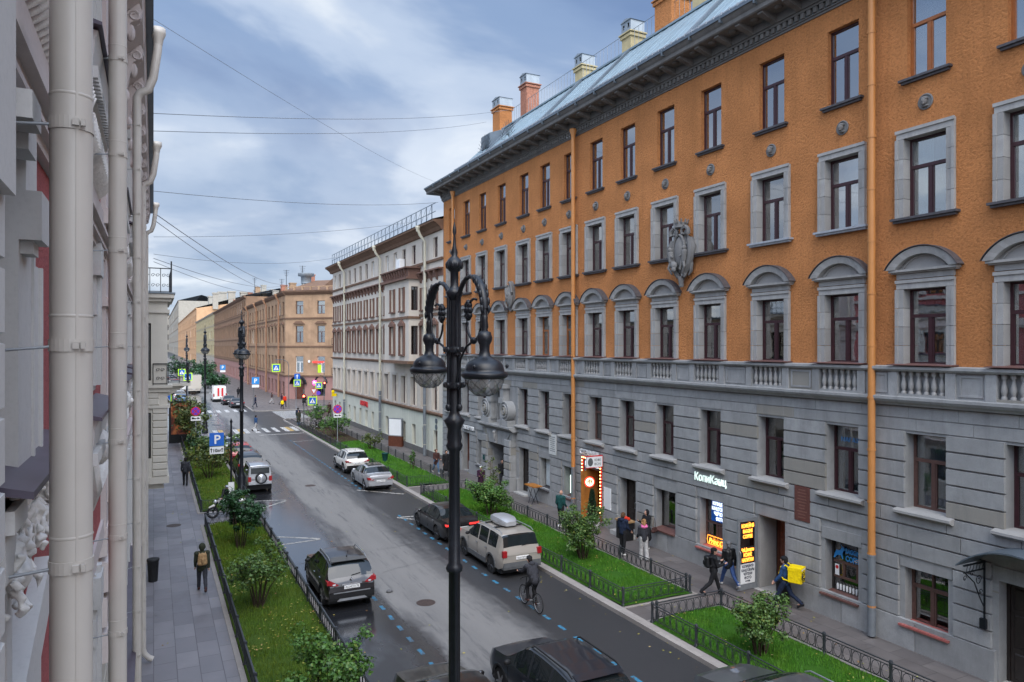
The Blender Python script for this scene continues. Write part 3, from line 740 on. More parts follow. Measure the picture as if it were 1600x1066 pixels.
def relief(b):
    b.ext([(0.42 * math.cos(R(t)), 0.95 * math.sin(R(t))) for t in range(0, 360, 18)], 'y', -0.12, 0.05, True)
    b.ball((0, -0.2, 0), (0.3, 0.2, 0.62), 12, 9); b.ball((-0.12, -0.34, 0.62), 0.13, 9, 7); b.limb((-0.1, -0.3, 0.4), (0.02, -0.34, -0.1), 0.17, 0.14, 8)
    b.limb((-0.22, -0.34, 0.32), (0.14, -0.42, 0.08), 0.06, 0.05, 7); b.limb((0, -0.34, -0.15), (-0.16, -0.42, -0.42), 0.10, 0.07, 8); b.limb((-0.16, -0.42, -0.42), (0.0, -0.36, -0.72), 0.07, 0.05, 8)
    b.tube([(0.3 * math.cos(R(t)) + 0.05, -0.2, 0.1 + 0.75 * math.sin(R(t))) for t in range(-80, 110, 15)], 0.09, 7)
sub('relief', 'relief_figure', relief, 'carved_stone', orange, (OY - 39.95, -0.02, 12.1))

# gateway with carved scrolls
b = MB(); X0 = OY - 41.55
for sx in (-1, 1):
    z = 0.9; k = 0
    b.box(X0 + sx * 1.25, X0 + sx * 2.2, -0.50, 0.05, 0, 0.88)
    while z < 3.2:
        b.block(*sorted((X0 + sx * 1.27, X0 + sx * 2.12)), z, z + 0.45, -0.36, 0.10, 0.04); b.box(X0 + sx * 1.28, X0 + sx * 2.07, -0.355, 0.05, z, z + 0.45); z += 0.46
b.box(X0 - 2.1, X0 + 2.1, -0.30, 0.05, 2.76, 3.72)
for k in range(9):   # voussoirs
    if k == 4: continue
    t0, t1 = (k - 4.5) / 4.5, (k - 3.5) / 4.5
    b.add([(X0 + t0 * 1.3, -0.36, 2.78), (X0 + t1 * 1.3 - 0.02, -0.36, 2.78), (X0 + t1 * 2.0 - 0.02, -0.36, 3.62), (X0 + t0 * 2.0, -0.36, 3.62), (X0 + t0 * 1.3, -0.3, 2.78), (X0 + t1 * 1.3 - 0.02, -0.3, 2.78), (X0 + t1 * 2.0 - 0.02, -0.3, 3.62), (X0 + t0 * 2.0, -0.3, 3.62)],
          [(0, 1, 2, 3), (0, 4, 5, 1), (1, 5, 6, 2), (2, 6, 7, 3), (3, 7, 4, 0)])
b.ext([(0.05, 3.72), (-0.42, 3.72), (-0.52, 3.82), (-0.66, 3.90), (-0.66, 4.0), (0.05, 4.06)], 'x', X0 - 2.45, X0 + 2.45)
for sx in (-1, 1):
    b.box(X0 + sx * 0.75, X0 + sx * 2.0, -0.55, 0.05, 4.02, 4.38)
    b.box(X0 + sx * 0.66, X0 + sx * 1.15, -0.42, 0.35, 4.3, 6.35); b.box(X0 + sx * 0.6, X0 + sx * 1.2, -0.5, 0.05, 5.4, 5.75)
    b.ext([(X0 + sx * 1.45 + 0.62 * math.cos(R(t)), 4.95 + 0.62 * math.sin(R(t))) for t in range(0, 360, 15)], 'y', -0.46, 0.0, True)
    for r_, yy in ((0.58, -0.48), (0.38, -0.52), (0.2, -0.55)): b.tube([(X0 + sx * 1.45 + r_ * math.cos(R(t)), yy, 4.95 + r_ * math.sin(R(t))) for t in range(0, 360, 18)], 0.06, 6, True)
    b.ball((X0 + sx * 1.45, -0.5, 4.95), 0.12, 8, 6)
b.box(X0 - 1.3, X0 + 1.3, -0.5, 0.05, 6.35, 6.6); b.box(X0 - 0.25, X0 + 0.25, -0.62, -0.4, 6.3, 7.2)
b.build('gateway_surround', 'grey_stone', orange)
b = MB(); b.ball((X0, -0.46, 3.3), (0.12, 0.12, 0.36), 8, 8); b.ball((X0, -0.5, 3.5), 0.13, 8, 6); b.box(X0 - 0.13, X0 + 0.13, -0.44, -0.3, 2.8, 3.66); b.build('keystone', 'light_stone', orange)
b = MB(); b.box(X0 - 1.25, X0 + 1.25, 1.1, 1.16, 0, 2.75)
for k in range(12): b.tube([(X0 - 1.15 + k * 0.21, 1.02, 0.05), (X0 - 1.15 + k * 0.21, 1.02, 2.7)], 0.02, 5)
for z in (0.3, 1.3, 2.4): b.box(X0 - 1.25, X0 + 1.25, 1.0, 1.04, z, z + 0.06)
b.build('gate', 'iron_black', orange)
# ground-floor windows and doors
def door(Yc, w, z0, z1, rec, mat, leaves=2, label=None):
    x = OY - Yc; b = MB(); h = z1 - z0
    b.box(-w / 2, -w / 2 + 0.08, 0, 0.1, 0, h); b.box(w / 2 - 0.08, w / 2, 0, 0.1, 0, h); b.box(-w / 2 + 0.08, w / 2 - 0.08, 0, 0.1, h - 0.08, h)
    for k in range(leaves):
        a = -w / 2 + 0.09 + k * (w - 0.18) / leaves; c = a + (w - 0.18) / leaves - 0.01
        b.box(a, c, 0.03, 0.08, 0.0, h - 0.09)
        for zz0, zz1 in ((0.12, 0.8), (0.95, h - 0.9), (h - 0.75, h - 0.2)):
            if zz1 > zz0 + 0.1: b.block(a + 0.09, c - 0.09, zz0, zz1, 0.03, 0.025, 0.03)
    o = b.build('door', mat, orange, (x, rec - 0.1, z0)); 
    c = MB(); c.tube([(0.07, 0.0, 1.0), (0.07, -0.05, 1.02), (0.07, -0.05, 1.28), (0.07, 0.0, 1.3)], 0.014, 6); c.build('handle', 'steel', o)
    if label: o['label'] = label
    return o
def shop_window(Yc, w, z0, z1, rec, kind, fm, sillmat=None, gm='window_glass', curtain=None, cm='curtain_grey'):
    o = window(orange, OY - Yc, z0, w, z1 - z0, rec - 0.08, kind, fm, curtain, cm, gm)
    if sillmat: b = MB(); b.ext([(-rec + 0.06, -0.07), (-rec - 0.10, -0.07), (-rec - 0.10, -0.02), (0.0, 0.06), (0.0, -0.02)], 'x', -w / 2 + 0.002, w / 2 - 0.002); b.box(-w / 2 - 0.1, w / 2 + 0.1, -rec - 0.104, -rec + 0.0, -0.075, -0.018); b.build('sill', sillmat, o)
    return o
G_ = {round(g[0], 2): g for g in GROUND}
shop_window(*G_[50.2], 'p', 'frame_dark', 'dark_sill', 'window_glass_dark')
door(*G_[47.3], 'wood_brown', 1, 'plain brown metal door'); shop_window(*G_[44.7], 's', 'frame_dark', 'dark_sill', 'window_glass_dark')
door(*G_[38.4], 'wood_black', 2)
shop_window(*G_[35.8], 's', 'frame_dark', 'dark_sill', 'window_glass'); shop_window(*G_[33.1], 's', 'frame_dark', 'sill_brownred', 'window_glass_dark')
door(*G_[27.8], 'wood_black', 2); shop_window(*G_[25.0], 's', 'frame_dark', 'sill_brownred', 'window_glass', 'full', 'curtain_grey')
SWK = shop_window(*G_[22.15], 's', 'frame_oldwood', 'sill_red', 'window_glass_dark')
b = MB(); b.box(-0.6, 0.6, 0.0, 0.1, 0.95, 1.03); b.box(-0.05, 0.05, 0, 0.1, 0.45, 0.95); b.box(0.1, 0.5, -0.02, 0.06, 0.47, 0.9); b.box(-0.6, 0.6, 0, 0.1, 0.40, 0.47); b.build('transom', 'frame_oldwood', SWK)
SWB = shop_window(*G_[16.05], 's', 'frame_dark', 'sill_brownred', 'window_glass_dark')
b = MB(); b.box(-0.58, 0.58, 0.0, 0.1, 0.98, 1.06); b.box(-0.58, 0.58, 0, 0.1, 0.48, 0.55); b.box(-0.22, -0.14, 0, 0.1, 0.55, 0.98); b.box(0.30, 0.38, 0, 0.1, 0.55, 0.98); b.build('transom', 'frame_oldwood', SWB)
shop_window(*G_[13.2], 'p', 'frame_oldwood', 'sill_red', 'window_glass_dark'); shop_window(*G_[7.4], 'p', 'frame_oldwood', 'sill_red', 'window_glass_dark')
door(*G_[10.35], 'wood_black', 2)
for yc, side in ((30.75, 'wood_door'), (19.0, 'light_stone')):      # deep doorway linings
    g = G_[yc]; x = OY - yc; b = MB()
    for sx in (-1, 1): b.box(x + sx * (g[1] / 2 - 0.03), x + sx * (g[1] / 2 - 0.001), 0.03, g[4] - 0.02, g[2] + 0.01, g[3] - 0.01)
    b.box(x - g[1] / 2 + 0.03, x + g[1] / 2 - 0.03, 0.03, g[4] - 0.02, g[3] - 0.04, g[3] - 0.005)
    b.build('doorway_lining', side, orange)
door(30.75, 1.3, 0.08, 2.7, 0.9, 'wood_door', 1); door(19.0, 1.15, 0.08, 2.75, 1.0, 'wood_brown', 1)
b = MB(); b.box(OY - 10.35 - 1.0, OY - 10.35 + 1.0, -0.7, 0.4, -0.02, 0.09); b.box(OY - 27.8 - 0.75, OY - 27.8 + 0.75, -0.5, 0.45, -0.02, 0.26); b.box(OY - 19.0 - 0.7, OY - 19.0 + 0.7, -0.2, 0.9, -0.02, 0.075); b.box(OY - 38.4 - 0.7, OY - 38.4 + 0.7, -0.35, 0.4, -0.02, 0.14); b.box(OY - 30.75 - 0.7, OY - 30.75 + 0.7, -0.1, 0.8, -0.02, 0.07)
b.build('doorstep', 'concrete', orange)
# canopy over the near door
b = MB(); xa, xb = OY - 11.75, OY - 8.9; a_ = arc((xa + xb) / 2, 1.9, 1.93, 137, 43, 14)
for k in range(14):
    p, q = a_[k], a_[k + 1]
    b.quad((p[0], -1.0, p[1]), (q[0], -1.0, q[1]), (q[0], 0.0, q[1]), (p[0], 0.0, p[1])); b.quad((p[0], -1.0, p[1] - 0.04), (p[0], 0, p[1] - 0.04), (q[0], 0, q[1] - 0.04), (q[0], -1.0, q[1] - 0.04)); b.quad((p[0], -1.0, p[1] - 0.04), (q[0], -1.0, q[1] - 0.04), (q[0], -1.0, q[1]), (p[0], -1.0, p[1]))
cano = b.build('door_canopy', 'zinc_dark', orange)
b = MB()
for xq in (xa + 0.25, xb - 0.25):
    b = MB(); zt = 3.22; b.box(xq - 0.02, xq + 0.02, -0.06, -0.03, 1.7, zt); b.box(xq - 0.02, xq + 0.02, -0.95, -0.03, zt, zt + 0.04); b.box(xq - 0.015, xq + 0.015, -0.95, -0.03, zt - 0.18, zt - 0.15)
    b.tube([(xq, -0.05, 2.0), (xq, -0.25, 2.3), (xq, -0.5, 2.75), (xq, -0.9, 3.05)], 0.018, 5)
    for cy, cz, rr in ((-0.3, 2.78, 0.14), (-0.6, 3.0, 0.1), (-0.22, 2.45, 0.09), (-0.9, 2.9, 0.09)): b.tube([(xq, cy + (rr - 0.0002 * t) * math.cos(R(t)), cz + (rr - 0.0002 * t) * math.sin(R(t))) for t in range(0, 500, 30)], 0.012, 4)
    for k in range(6): b.tube([(xq, -0.15 - k * 0.14, zt - 0.16), (xq, -0.08 - k * 0.14, zt + 0.01)], 0.01, 4)
    b.box(xq - 0.08, xq + 0.08, -0.14, -0.05, 1.45, 1.72); b.build('canopy_bracket', 'iron_black', cano, (0, -0.075, 0))
# ------------------------------------------------------------------ signs and shop things on and along the orange building
emit('led_white', (0.75, 1.0, 0.9), 0.45); emit('led_blue_white', (0.80, 0.90, 1.0), 0.9); emit('led_orange', (1.0, 0.30, 0.03), 2.2, (0.8, 0.3, 0.05)); emit('led_warm', (1.0, 0.50, 0.14), 4.0)
emit('led_green_white', (0.75, 1.0, 0.86), 1.5); emit('sign_disc_glow', (1.0, 0.75, 0.42), 1.3); emit('led_red_dim', (1.0, 0.03, 0.02), 0.8, (0.6, 0.05, 0.04)); emit('lamp_warm_dim', (1.0, 0.6, 0.1), 0.6)
def wallthing(name, label, cat, Y, z, out=0.0, group=None): return thing(name, label, cat, (20 - out, Y, z), R(-90), group)
# glowing letters of the copy shop
t = wallthing('shop_sign', 'glowing white letters on the grey wall above the copy shop window', 'sign', 22.1, 3.52, 0.06)
b = MB(); b.box(-0.95, 0.95, 0.0, 0.015, -0.03, 0.36); b.build('backing', 'plastic_grey', t)
lettering('КопиКанц', 0.46, 'led_white', t, (0, -0.05, 0.0), depth=0.02, width=1.8, bold=0.0)
# window graphics of the copy shop
t = thing('window_sign', 'lit blue and white lettering inside the copy shop window', 'sign', (20.30, 22.0, 1.98), R(-90))
b = MB(); b.box(-0.46, 0.50, 0.0, 0.01, -0.06, 0.82); b.build('panel', 'sign_blue', t)
for k, s_ in enumerate(('КОПИЦЕНТР', 'КАНЦТОВАРЫ', 'ЧЕРТЕЖИ', 'ФОТО')): lettering(s_, 0.19, 'led_blue_white', t, (0.05, -0.02, 0.60 - 0.2 * k), depth=0.004, width=(0.82, 0.9, 0.66, 0.44)[k], bold=0.006)
t = thing('neon_sign', 'orange neon script sign low in the copy shop window', 'sign', (20.28, 22.1, 0.93), R(-90))
lettering('Print.On', 0.30, 'led_orange', t, (0, -0.01, 0.06), depth=0.012, width=0.95, bold=0.004, shear=0.25)
b = MB(); b.tube([(-0.54, 0, 0.02), (0.54, 0, 0.02), (0.58, 0, 0.19), (0.54, 0, 0.36), (-0.54, 0, 0.36), (-0.58, 0, 0.19)], 0.012, 5, True); b.build('neon_outline', 'led_orange', t)
# open glazed door with displays, standing out from the wall
t = thing('open_door', 'open grey glazed door with orange LED displays by the coffee entrance', 'door', (19.02, 19.68, 0.08), 0)
b = MB(); W_, H_ = 0.95, 2.62
b.box(0, 0.11, -0.03, 0.03, 0, H_); b.box(W_ - 0.11, W_, -0.03, 0.03, 0, H_); b.box(0.11, W_ - 0.11, -0.03, 0.03, H_ - 0.13, H_); b.box(0.11, W_ - 0.11, -0.03, 0.03, 0, 0.2)
b.build('door_frame', 'galvanised', t)
b = MB(); b.box(0.11, W_ - 0.11, -0.004, 0.004, 0.2, H_ - 0.13); b.build('pane', 'window_glass', t)
b = MB(); b.tube([(0.07, -0.03, 0.95), (0.07, -0.1, 0.97), (0.07, -0.1, 1.42), (0.07, -0.03, 1.44)], 0.016, 6); b.build('handle', 'steel', t)
def led_panel(z0, z1, rows, sizes):
    b = MB(); b.box(0.13, 0.80, -0.035, -0.008, z0, z1); p = b.build('led_display', 'sign_black', t)
    n = len(rows); st = (z1 - z0) / n
    for k, s_ in enumerate(rows): lettering(s_, st * 0.95, 'led_orange', p, (0.465, -0.04, z1 - st * (k + 0.86)), 0, depth=0.003, width=sizes[k], bold=0.006)
led_panel(1.86, 2.44, ('КОФЕЙНЯ', 'BAGGINS', 'COFFEE'), (0.60, 0.46, 0.46)); led_panel(1.0, 1.56, ('Чай.Десерты', 'КОФЕ', 'НАПИТКИ'), (0.6, 0.4, 0.56))
b = MB(); b.box(0.12, 0.83, -0.03, -0.006, 0.22, 0.94); p = b.build('notice', 'sign_white', t)
for k, s_ in enumerate(('КОПИЦЕНТР', 'КАНЦТОВАРЫ', 'ЧЕРТЕЖИ', 'ФОТО')): lettering(s_, 0.13, 'cloth_navy', p, (0.475, -0.035, 0.81 - 0.14 * k), 0, depth=0.002, width=(0.55, 0.62, 0.42, 0.34)[k], bold=0.004)
b = MB(); b.ext([(0.35, 0.30), (0.52, 0.30), (0.52, 0.27), (0.60, 0.315), (0.52, 0.36), (0.52, 0.33), (0.35, 0.33)], 'y', -0.036, -0.031); b.build('arrow', 'cloth_navy', p)
# coffee shop window graphics
t = thing('window_sign', 'pale blue goat emblem and coffee shop lettering inside the window', 'sign', (20.29, 16.05, 1.9), R(-90))
lettering('BAGGINS', 0.21, 'sign_lightblue', t, (0.22, 0, 0.32), depth=0.003, width=0.60, bold=0.008); lettering('COFFEE', 0.26, 'sign_lightblue', t, (0.24, 0, 0.06), depth=0.003, width=0.64, bold=0.008)
b = MB()
b.ext([(-0.50, 0.20), (-0.44, 0.34), (-0.30, 0.36), (-0.22, 0.46), (-0.26, 0.56), (-0.20, 0.50), (-0.14, 0.48), (-0.10, 0.40), (-0.16, 0.36), (-0.20, 0.26), (-0.16, 0.10), (-0.20, 0.08), (-0.26, 0.20), (-0.40, 0.18), (-0.50, 0.06), (-0.54, 0.08)], 'y', -0.003, 0.003)
b.build('goat_emblem', 'sign_lightblue', t)
t = thing('window_sticker', 'small white and red round sticker beside the coffee window hatch', 'sticker', (20.29, 16.45, 1.42), R(-90)); b = MB(); b.box(-0.08, 0.08, -0.003, 0.003, 0, 0.36); b.build('paper', 'sign_white', t); b = MB(); b.ext([(0.06 * math.cos(R(a)), 0.26 + 0.06 * math.sin(R(a))) for a in range(0, 360, 20)], 'y', -0.007, -0.003); b.build('red_dot', 'sign_red', t)
for k, (yy, zz) in enumerate(((16.0, 1.62), (15.75, 1.95), (16.2, 1.9))):
    t = thing('pendant_lamp', 'small warm lamp glowing behind the coffee shop window', 'lamp', (20.9, yy, zz), 0, 'lamps inside the coffee shop')
    b = MB(); b.ball((0, 0, 0), 0.09, 10, 8); b.build('bulb', 'led_warm', t); b = MB(); b.tube([(0, 0, 0.08), (0, 0, 3.5 - zz)], 0.006, 4); b.lathe([(0.13, 0.0), (0.03, 0.12)], (0, 0, 0), 12, caps=False); b.build('shade', 'plastic_black', t)
for k in range(7):
    t = thing('bottle', 'pale bottle in the row on the coffee shop window ledge', 'bottle', (20.34, 15.75 + k * 0.12, 0.94), 0, 'bottles on the coffee shop ledge'); b = MB(); b.lathe([(0.03, 0), (0.032, 0.16), (0.012, 0.2)], (0, 0, 0), 8); b.build('bottle_body', 'sign_white', t); b = MB(); b.lathe([(0.014, 0.2), (0.014, 0.25)], (0, 0, 0), 8); b.build('cap', 'plastic_grey', t)
# faint lettering in the upper window
t = thing('window_sign', 'faint white lettering in the transom of the dark upper window', 'sign', (20.37, 15.95, 5.86), R(-90)); lettering('МАГАЗИН', 0.20, 'sign_lightblue', t, (0.06, 0, 0), depth=0.003, width=0.92)
# plaques
t = wallthing('memorial_plaque', 'brown stone memorial plaque on the grey wall between doors', 'plaque', 17.55, 3.0, 0.065)
b = MB(); b.box(-0.32, 0.32, -0.04, 0.02, 0, 1.18); b.build('slab', 'plaque_brown', t); b = MB(); rr = random.Random(3)
for k in range(10): ww = rr.uniform(0.12, 0.24); b.box(-ww, ww, -0.046, -0.04, 1.04 - k * 0.105, 1.08 - k * 0.105)
b.build('inscription', 'plaque_ink', t)
t = wallthing('memorial_plaque', 'white marble memorial plaque on the grey wall between upper windows', 'plaque', 34.75, 2.95, 0.065)
b = MB(); b.box(-0.4, 0.4, -0.04, 0.02, 0, 1.12); b.build('slab', 'plaque_white', t); b = MB()
for k in range(8): ww = rr.uniform(0.16, 0.3); b.box(-ww, ww, -0.045, -0.04, 0.96 - k * 0.11, 0.99 - k * 0.11)
b.build('inscription', 'plastic_grey', t)
t = wallthing('gate_plate', 'small green plate on the pier beside the dark gateway', 'sign', 43.2, 1.5, 0.48); b = MB(); b.box(-0.14, 0.14, -0.02, 0.0, 0, 0.32); b.build('plate', 'cloth_teal', t)
# office sign
t = wallthing('shop_sign', 'pale raised letters over the brown door near the gateway', 'sign', 46.6, 3.08, 0.07)
b = MB(); b.box(-1.05, 1.05, -0.03, 0.0, -0.06, 0.36); b.build('backing', 'plastic_grey', t); lettering('ЭКСПЕРТИЗА', 0.36, 'sign_white', t, (0, -0.05, 0.03), depth=0.02, width=1.95, bold=0.01)
# hairdresser
t = wallthing('shop_sign', 'pale letters on the grey wall above the wooden open door', 'sign', 31.0, 3.42, 0.07); lettering('СТРИЖКИ', 0.34, 'sign_white', t, (0, -0.03, 0), depth=0.03, width=1.7, bold=0.012)
b = MB(); b.box(-0.86, 0.86, 0.0, 0.02, 0.02, 0.06); b.build('rail', 'plastic_grey', t)
t = wallthing('shop_sign', 'lit white letters in the doorway head framed by bulbs', 'sign', 30.75, 2.84, 0.06); b = MB(); b.box(-0.66, 0.66, -0.02, 0, -0.04, 0.34); b.build('backing', 'sign_black', t); lettering('КОФЕ BON', 0.30, 'led_blue_white', t, (0, -0.035, 0.03), depth=0.01, width=1.2, bold=0.01)
t = wallthing('light_garland', 'string of glowing bulbs on a red frame round the doorway', 'lights', 30.75, 0.0, 0.06)
b = MB(); b.box(-0.92, -0.78, -0.06, 0, 0.6, 3.32); b.box(0.78, 0.92, -0.06, 0, 0.3, 3.32); b.box(-0.78, 0.78, -0.06, 0, 3.2, 3.32); b.build('red_frame', 'sign_red', t)
b = MB(); z = 0.7
while z < 3.3:
    b.ball((0.85, -0.09, z), 0.035, 8, 6); b.ball((-0.85, -0.09, z), 0.035, 8, 6); z += 0.17
for k in range(9): b.ball((-0.68 + k * 0.17, -0.09, 3.26), 0.035, 8, 6)
b.build('bulbs', 'led_warm', t)
t = thing('hanging_sign', 'white bracket sign with red edge and a dark portrait mark', 'sign', (18.92, 29.75, 3.05), 0)
b = MB(); b.box(0.02, 0.92, -0.06, 0.06, 0, 0.52); b.build('box', 'sign_white', t); b = MB(); b.box(0.0, 0.94, -0.065, 0.065, 0.52, 0.56); b.box(0.92, 0.94, -0.065, 0.065, 0, 0.52); b.box(0.0, 0.94, -0.065, 0.065, -0.03, 0); b.build('edge', 'sign_red', t)
b = MB()
for z in (0.1, 0.44): b.box(0.94, 1.05, -0.02, 0.02, z, z + 0.04)
b.build('bracket', 'plastic_black', t)
b = MB(); b.ext([(0.22 + 0.15 * math.cos(R(a)), 0.26 + 0.2 * math.sin(R(a))) for a in range(0, 360, 24)], 'y', -0.068, -0.061); b.build('portrait_mark', 'plastic_grey', t)
for k, s_ in enumerate(('КОФЕ', 'BON')): lettering(s_, 0.17, 'plastic_grey', t, (0.64, -0.066, 0.29 - 0.19 * k), 0, depth=0.003, width=0.36)
# wooden leaf standing open
t = thing('open_door', 'open wooden plank door leaf with a glowing round emblem', 'door', (19.74, 31.52, 0.1), R(-18))
b = MB()
for k in range(6): b.box(0.01 + k * 0.148, 0.15 + k * 0.148, -0.025, 0.025, 0, 2.45)
b.box(0.0, 0.90, -0.018, 0.018, 0.0, 2.46); b.build('leaf', 'wood_door', t)
b = MB(); b.ext([(0.45 + 0.28 * math.cos(R(a)), 1.88 + 0.28 * math.sin(R(a))) for a in range(0, 360, 12)], 'y', -0.05, -0.025); p = b.build('emblem', 'led_red_dim', t)
b = MB(); b.ext([(0.45 + 0.22 * math.cos(R(a)), 1.88 + 0.22 * math.sin(R(a))) for a in range(0, 360, 12)], 'y', -0.056, -0.05); b.build('emblem_disc', 'sign_disc_glow', p)
b = MB(); b.ext([(0.36, 1.78), (0.41, 1.96), (0.34, 1.98), (0.33, 1.86)], 'y', -0.06, -0.056); b.ext([(0.43, 1.76), (0.47, 1.76), (0.48, 2.02), (0.42, 2.02)], 'y', -0.06, -0.056); b.ext([(0.54, 1.78), (0.57, 1.88), (0.56, 1.98), (0.49, 1.96)], 'y', -0.06, -0.056); b.build('emblem_mark', 'wood_brown', p)
# things on the pavement
t = thing('potted_cypress', 'slim clipped evergreen in a round concrete pot by the wooden door', 'plant', (19.15, 29.55, 0.02))
b = MB(); b.lathe([(0.30, 0), (0.36, 0.05), (0.37, 0.55), (0.33, 0.55), (0.32, 0.46)], (0, 0, 0), 20); b.lathe([(0.0, 0.46), (0.32, 0.46)], (0, 0, 0), 20, False, False); b.build('pot', 'concrete', t)
b = MB(); b.tube([(0, 0, 0.4), (0, 0, 1.5)], 0.025, 6); b.build('trunk', 'bark', t)
# ------------------------------------------------------------------ the other buildings of the right side
def simple_window(bld, xc, zb, w, h, y, fm, gm='window_glass_dark', curtain=None, cm='curtain_grey', kind='t'):
    return window(bld, xc, zb, w, h, y, kind, fm, curtain, cm, gm)
# white building with red-brown ornament: origin far end, x = 90 - Y
WL = 38.15
white = thing('apartment_building', 'white plastered building with red-brown carved brackets, bay window and pale downpipes', 'building', (20, 90, 0), R(-90))
WX = [90 - y for y in (88.6, 86.3, 83.9, 81.5, 79.1, 76.7, 74.2, 71.8, 69.3, 66.8, 64.2, 61.6, 58.9, 56.3, 53.6)]
BAY = (90 - 64.2, 90 - 57.2)
rnd = random.Random(23)
ops = []
for x in WX:
    ops += [(x - 0.5, x + 0.5, 16.05, 17.65, 0.22), (x - 0.55, x + 0.55, 12.0, 13.85, 0.25), (x - 0.55, x + 0.55, 8.35, 10.7, 0.25), (x - 0.6, x + 0.6, 3.9, 6.35, 0.25)]
    ops.append((x - 0.45, x + 0.45, 0.55 if int(x * 3) % 4 else 0.1, 2.3, 0.3))
b = MB(); wall_open(b, 0, WL, 3.6, 18.1, [o for o in ops if o[2] > 3]); b.quad((0, 12, 3.6), (0, 0, 3.6), (0, 0, 18.1), (0, 12, 18.1)); b.quad((WL, 0.02, 17), (WL, 12, 17), (WL, 12, 20), (WL, 0.02, 20)); b.build('wall', 'white_stucco', white)
b = MB(); wall_open(b, 0, WL, -0.1, 3.6, [o for o in ops if o[2] < 3]); b.quad((0, 12, 0), (0, 0, 0), (0, 0, 3.6), (0, 12, 3.6)); b.build('ground_floor_wall', 'cream_stucco', white)
b = MB(); b.box(0.1, WL - 0.1, 1.2, 1.25, 0, 18)
for z in (3.4, 7.4, 11.4, 15.4): b.box(0.1, WL - 0.1, 0.3, 1.2, z, z + 0.05)
b.box(0, WL, 12, 12.3, 0, 19); b.build('interior', 'interior_dark', white)
b = MB()
b.ext([(0.1, 3.5), (-0.12, 3.5), (-0.2, 3.62), (-0.2, 3.72), (0.1, 3.78)], 'x', -0.1, WL - 0.02); b.ext([(0.1, 7.45), (-0.10, 7.45), (-0.2, 7.56), (-0.2, 7.64), (0.1, 7.7)], 'x', -0.1, WL - 0.02)
b.box(-0.05, WL - 0.02, -0.12, 0.05, 11.45, 11.65); b.box(-0.05, WL - 0.02, -0.14, 0.05, 15.72, 15.92)
b.ext([(0.1, 18.0), (-0.18, 18.05), (-0.3, 18.3), (-0.62, 18.55), (-0.8, 18.62), (-0.8, 18.78), (0.1, 18.85)], 'x', -0.7, WL - 0.02); b.build('string_course', 'brown_trim', white)
b = MB(); b.box(-0.02, WL - 0.02, -0.06, 0.05, -0.05, 0.55); b.build('plinth', 'dark_stone', white)
b = MB()
x = 0.5
while x < WL - 0.5:     # red-brown bracket frieze
    b.ext([(0.05, 15.0), (-0.34, 15.0), (-0.34, 14.86), (-0.2, 14.62), (-0.10, 14.3), (0.05, 14.2)], 'x', x, x + 0.26); x += 1.25
b.box(-0.1, WL - 0.02, -0.38, 0.05, 15.0, 15.12); b.box(0, WL - 0.02, -0.06, 0.05, 14.5, 15.0); b.build('bracket_frieze', 'red_stone', white)
def red_hood(b):
    b.box(-0.72, 0.72, -0.30, -0.20, -0.10, 2.05); b.box(-0.56, 0.56, -0.305, -0.19, -0.09, 2.04) if False else None
    b.box(-0.72, 0.72, -0.42, -0.20, 1.86, 2.2)
def jamb_hood(h):
    def f(b):
        for sx in (-1, 1): b.box(sx * 0.55, sx * 0.72, -0.36, -0.2, 0, h)
        b.box(-0.75, 0.75, -0.42, -0.2, h, h + 0.22)
        b.ext([(-0.62, h + 0.22), (0.62, h + 0.22), (0.36, h + 0.42), (0.16, h + 0.34), (0, h + 0.56), (-0.16, h + 0.34), (-0.36, h + 0.42)], 'y', -0.4, -0.2)
        b.box(-0.7, 0.7, -0.38, -0.2, -0.14, 0)
    return f
def jambs(h):
    def f(b):
        for sx in (-1, 1): b.box(sx * 0.55, sx * 0.68, -0.34, -0.2, 0, h)
        b.box(-0.72, 0.72, -0.40, -0.2, -0.12, 0)
    return f
for x in WX:
    inbay = BAY[0] < x < BAY[1]
    k, cm = curtain_pick(rnd, 0.5)
    simple_window(white, x, 16.05, 1.0, 1.6, 0.18, 'frame_burgundy' if rnd.random() < .6 else 'frame_white', 'window_glass', k, cm)
    if not inbay:
        o = simple_window(white, x, 12.0, 1.1, 1.85, 0.2, 'frame_burgundy', 'window_glass', None); sub('wj', 'surround', jambs(1.85), 'red_stone', o)
        o = simple_window(white, x, 8.35, 1.1, 2.35, 0.2, 'frame_burgundy' if x < 36 else 'frame_white', 'window_glass', k, cm); sub('wjh', 'surround', jamb_hood(2.35), 'red_stone', o)
    o = simple_window(white, x, 3.9, 1.2, 2.45, 0.2, 'frame_oldwood', 'window_glass_dark'); sub('wb', 'surround', lambda b: ([b.box(s * 0.6, s * 0.74, -0.30, -0.2, 0, 2.45) for s in (-1, 1)], b.box(-0.8, 0.8, -0.34, -0.2, 2.45, 2.65)), 'white_stucco', o)
    z0 = 0.55 if int(x * 3) % 4 else 0.1
    if z0 > 0.3: simple_window(white, x, z0, 0.9, 1.75, 0.25, 'frame_oldwood', 'window_glass_dark', kind='p')
    else: bb = MB(); bb.box(-0.45, 0.45, 0, 0.06, 0, 2.2); bb.block(-0.38, 0.38, 0.2, 1.0, 0, 0.03, 0.04); bb.block(-0.38, 0.38, 1.1, 2.1, 0, 0.03, 0.04); bb.build('door', 'wood_brown', white, (x, 0.22, 0.1))
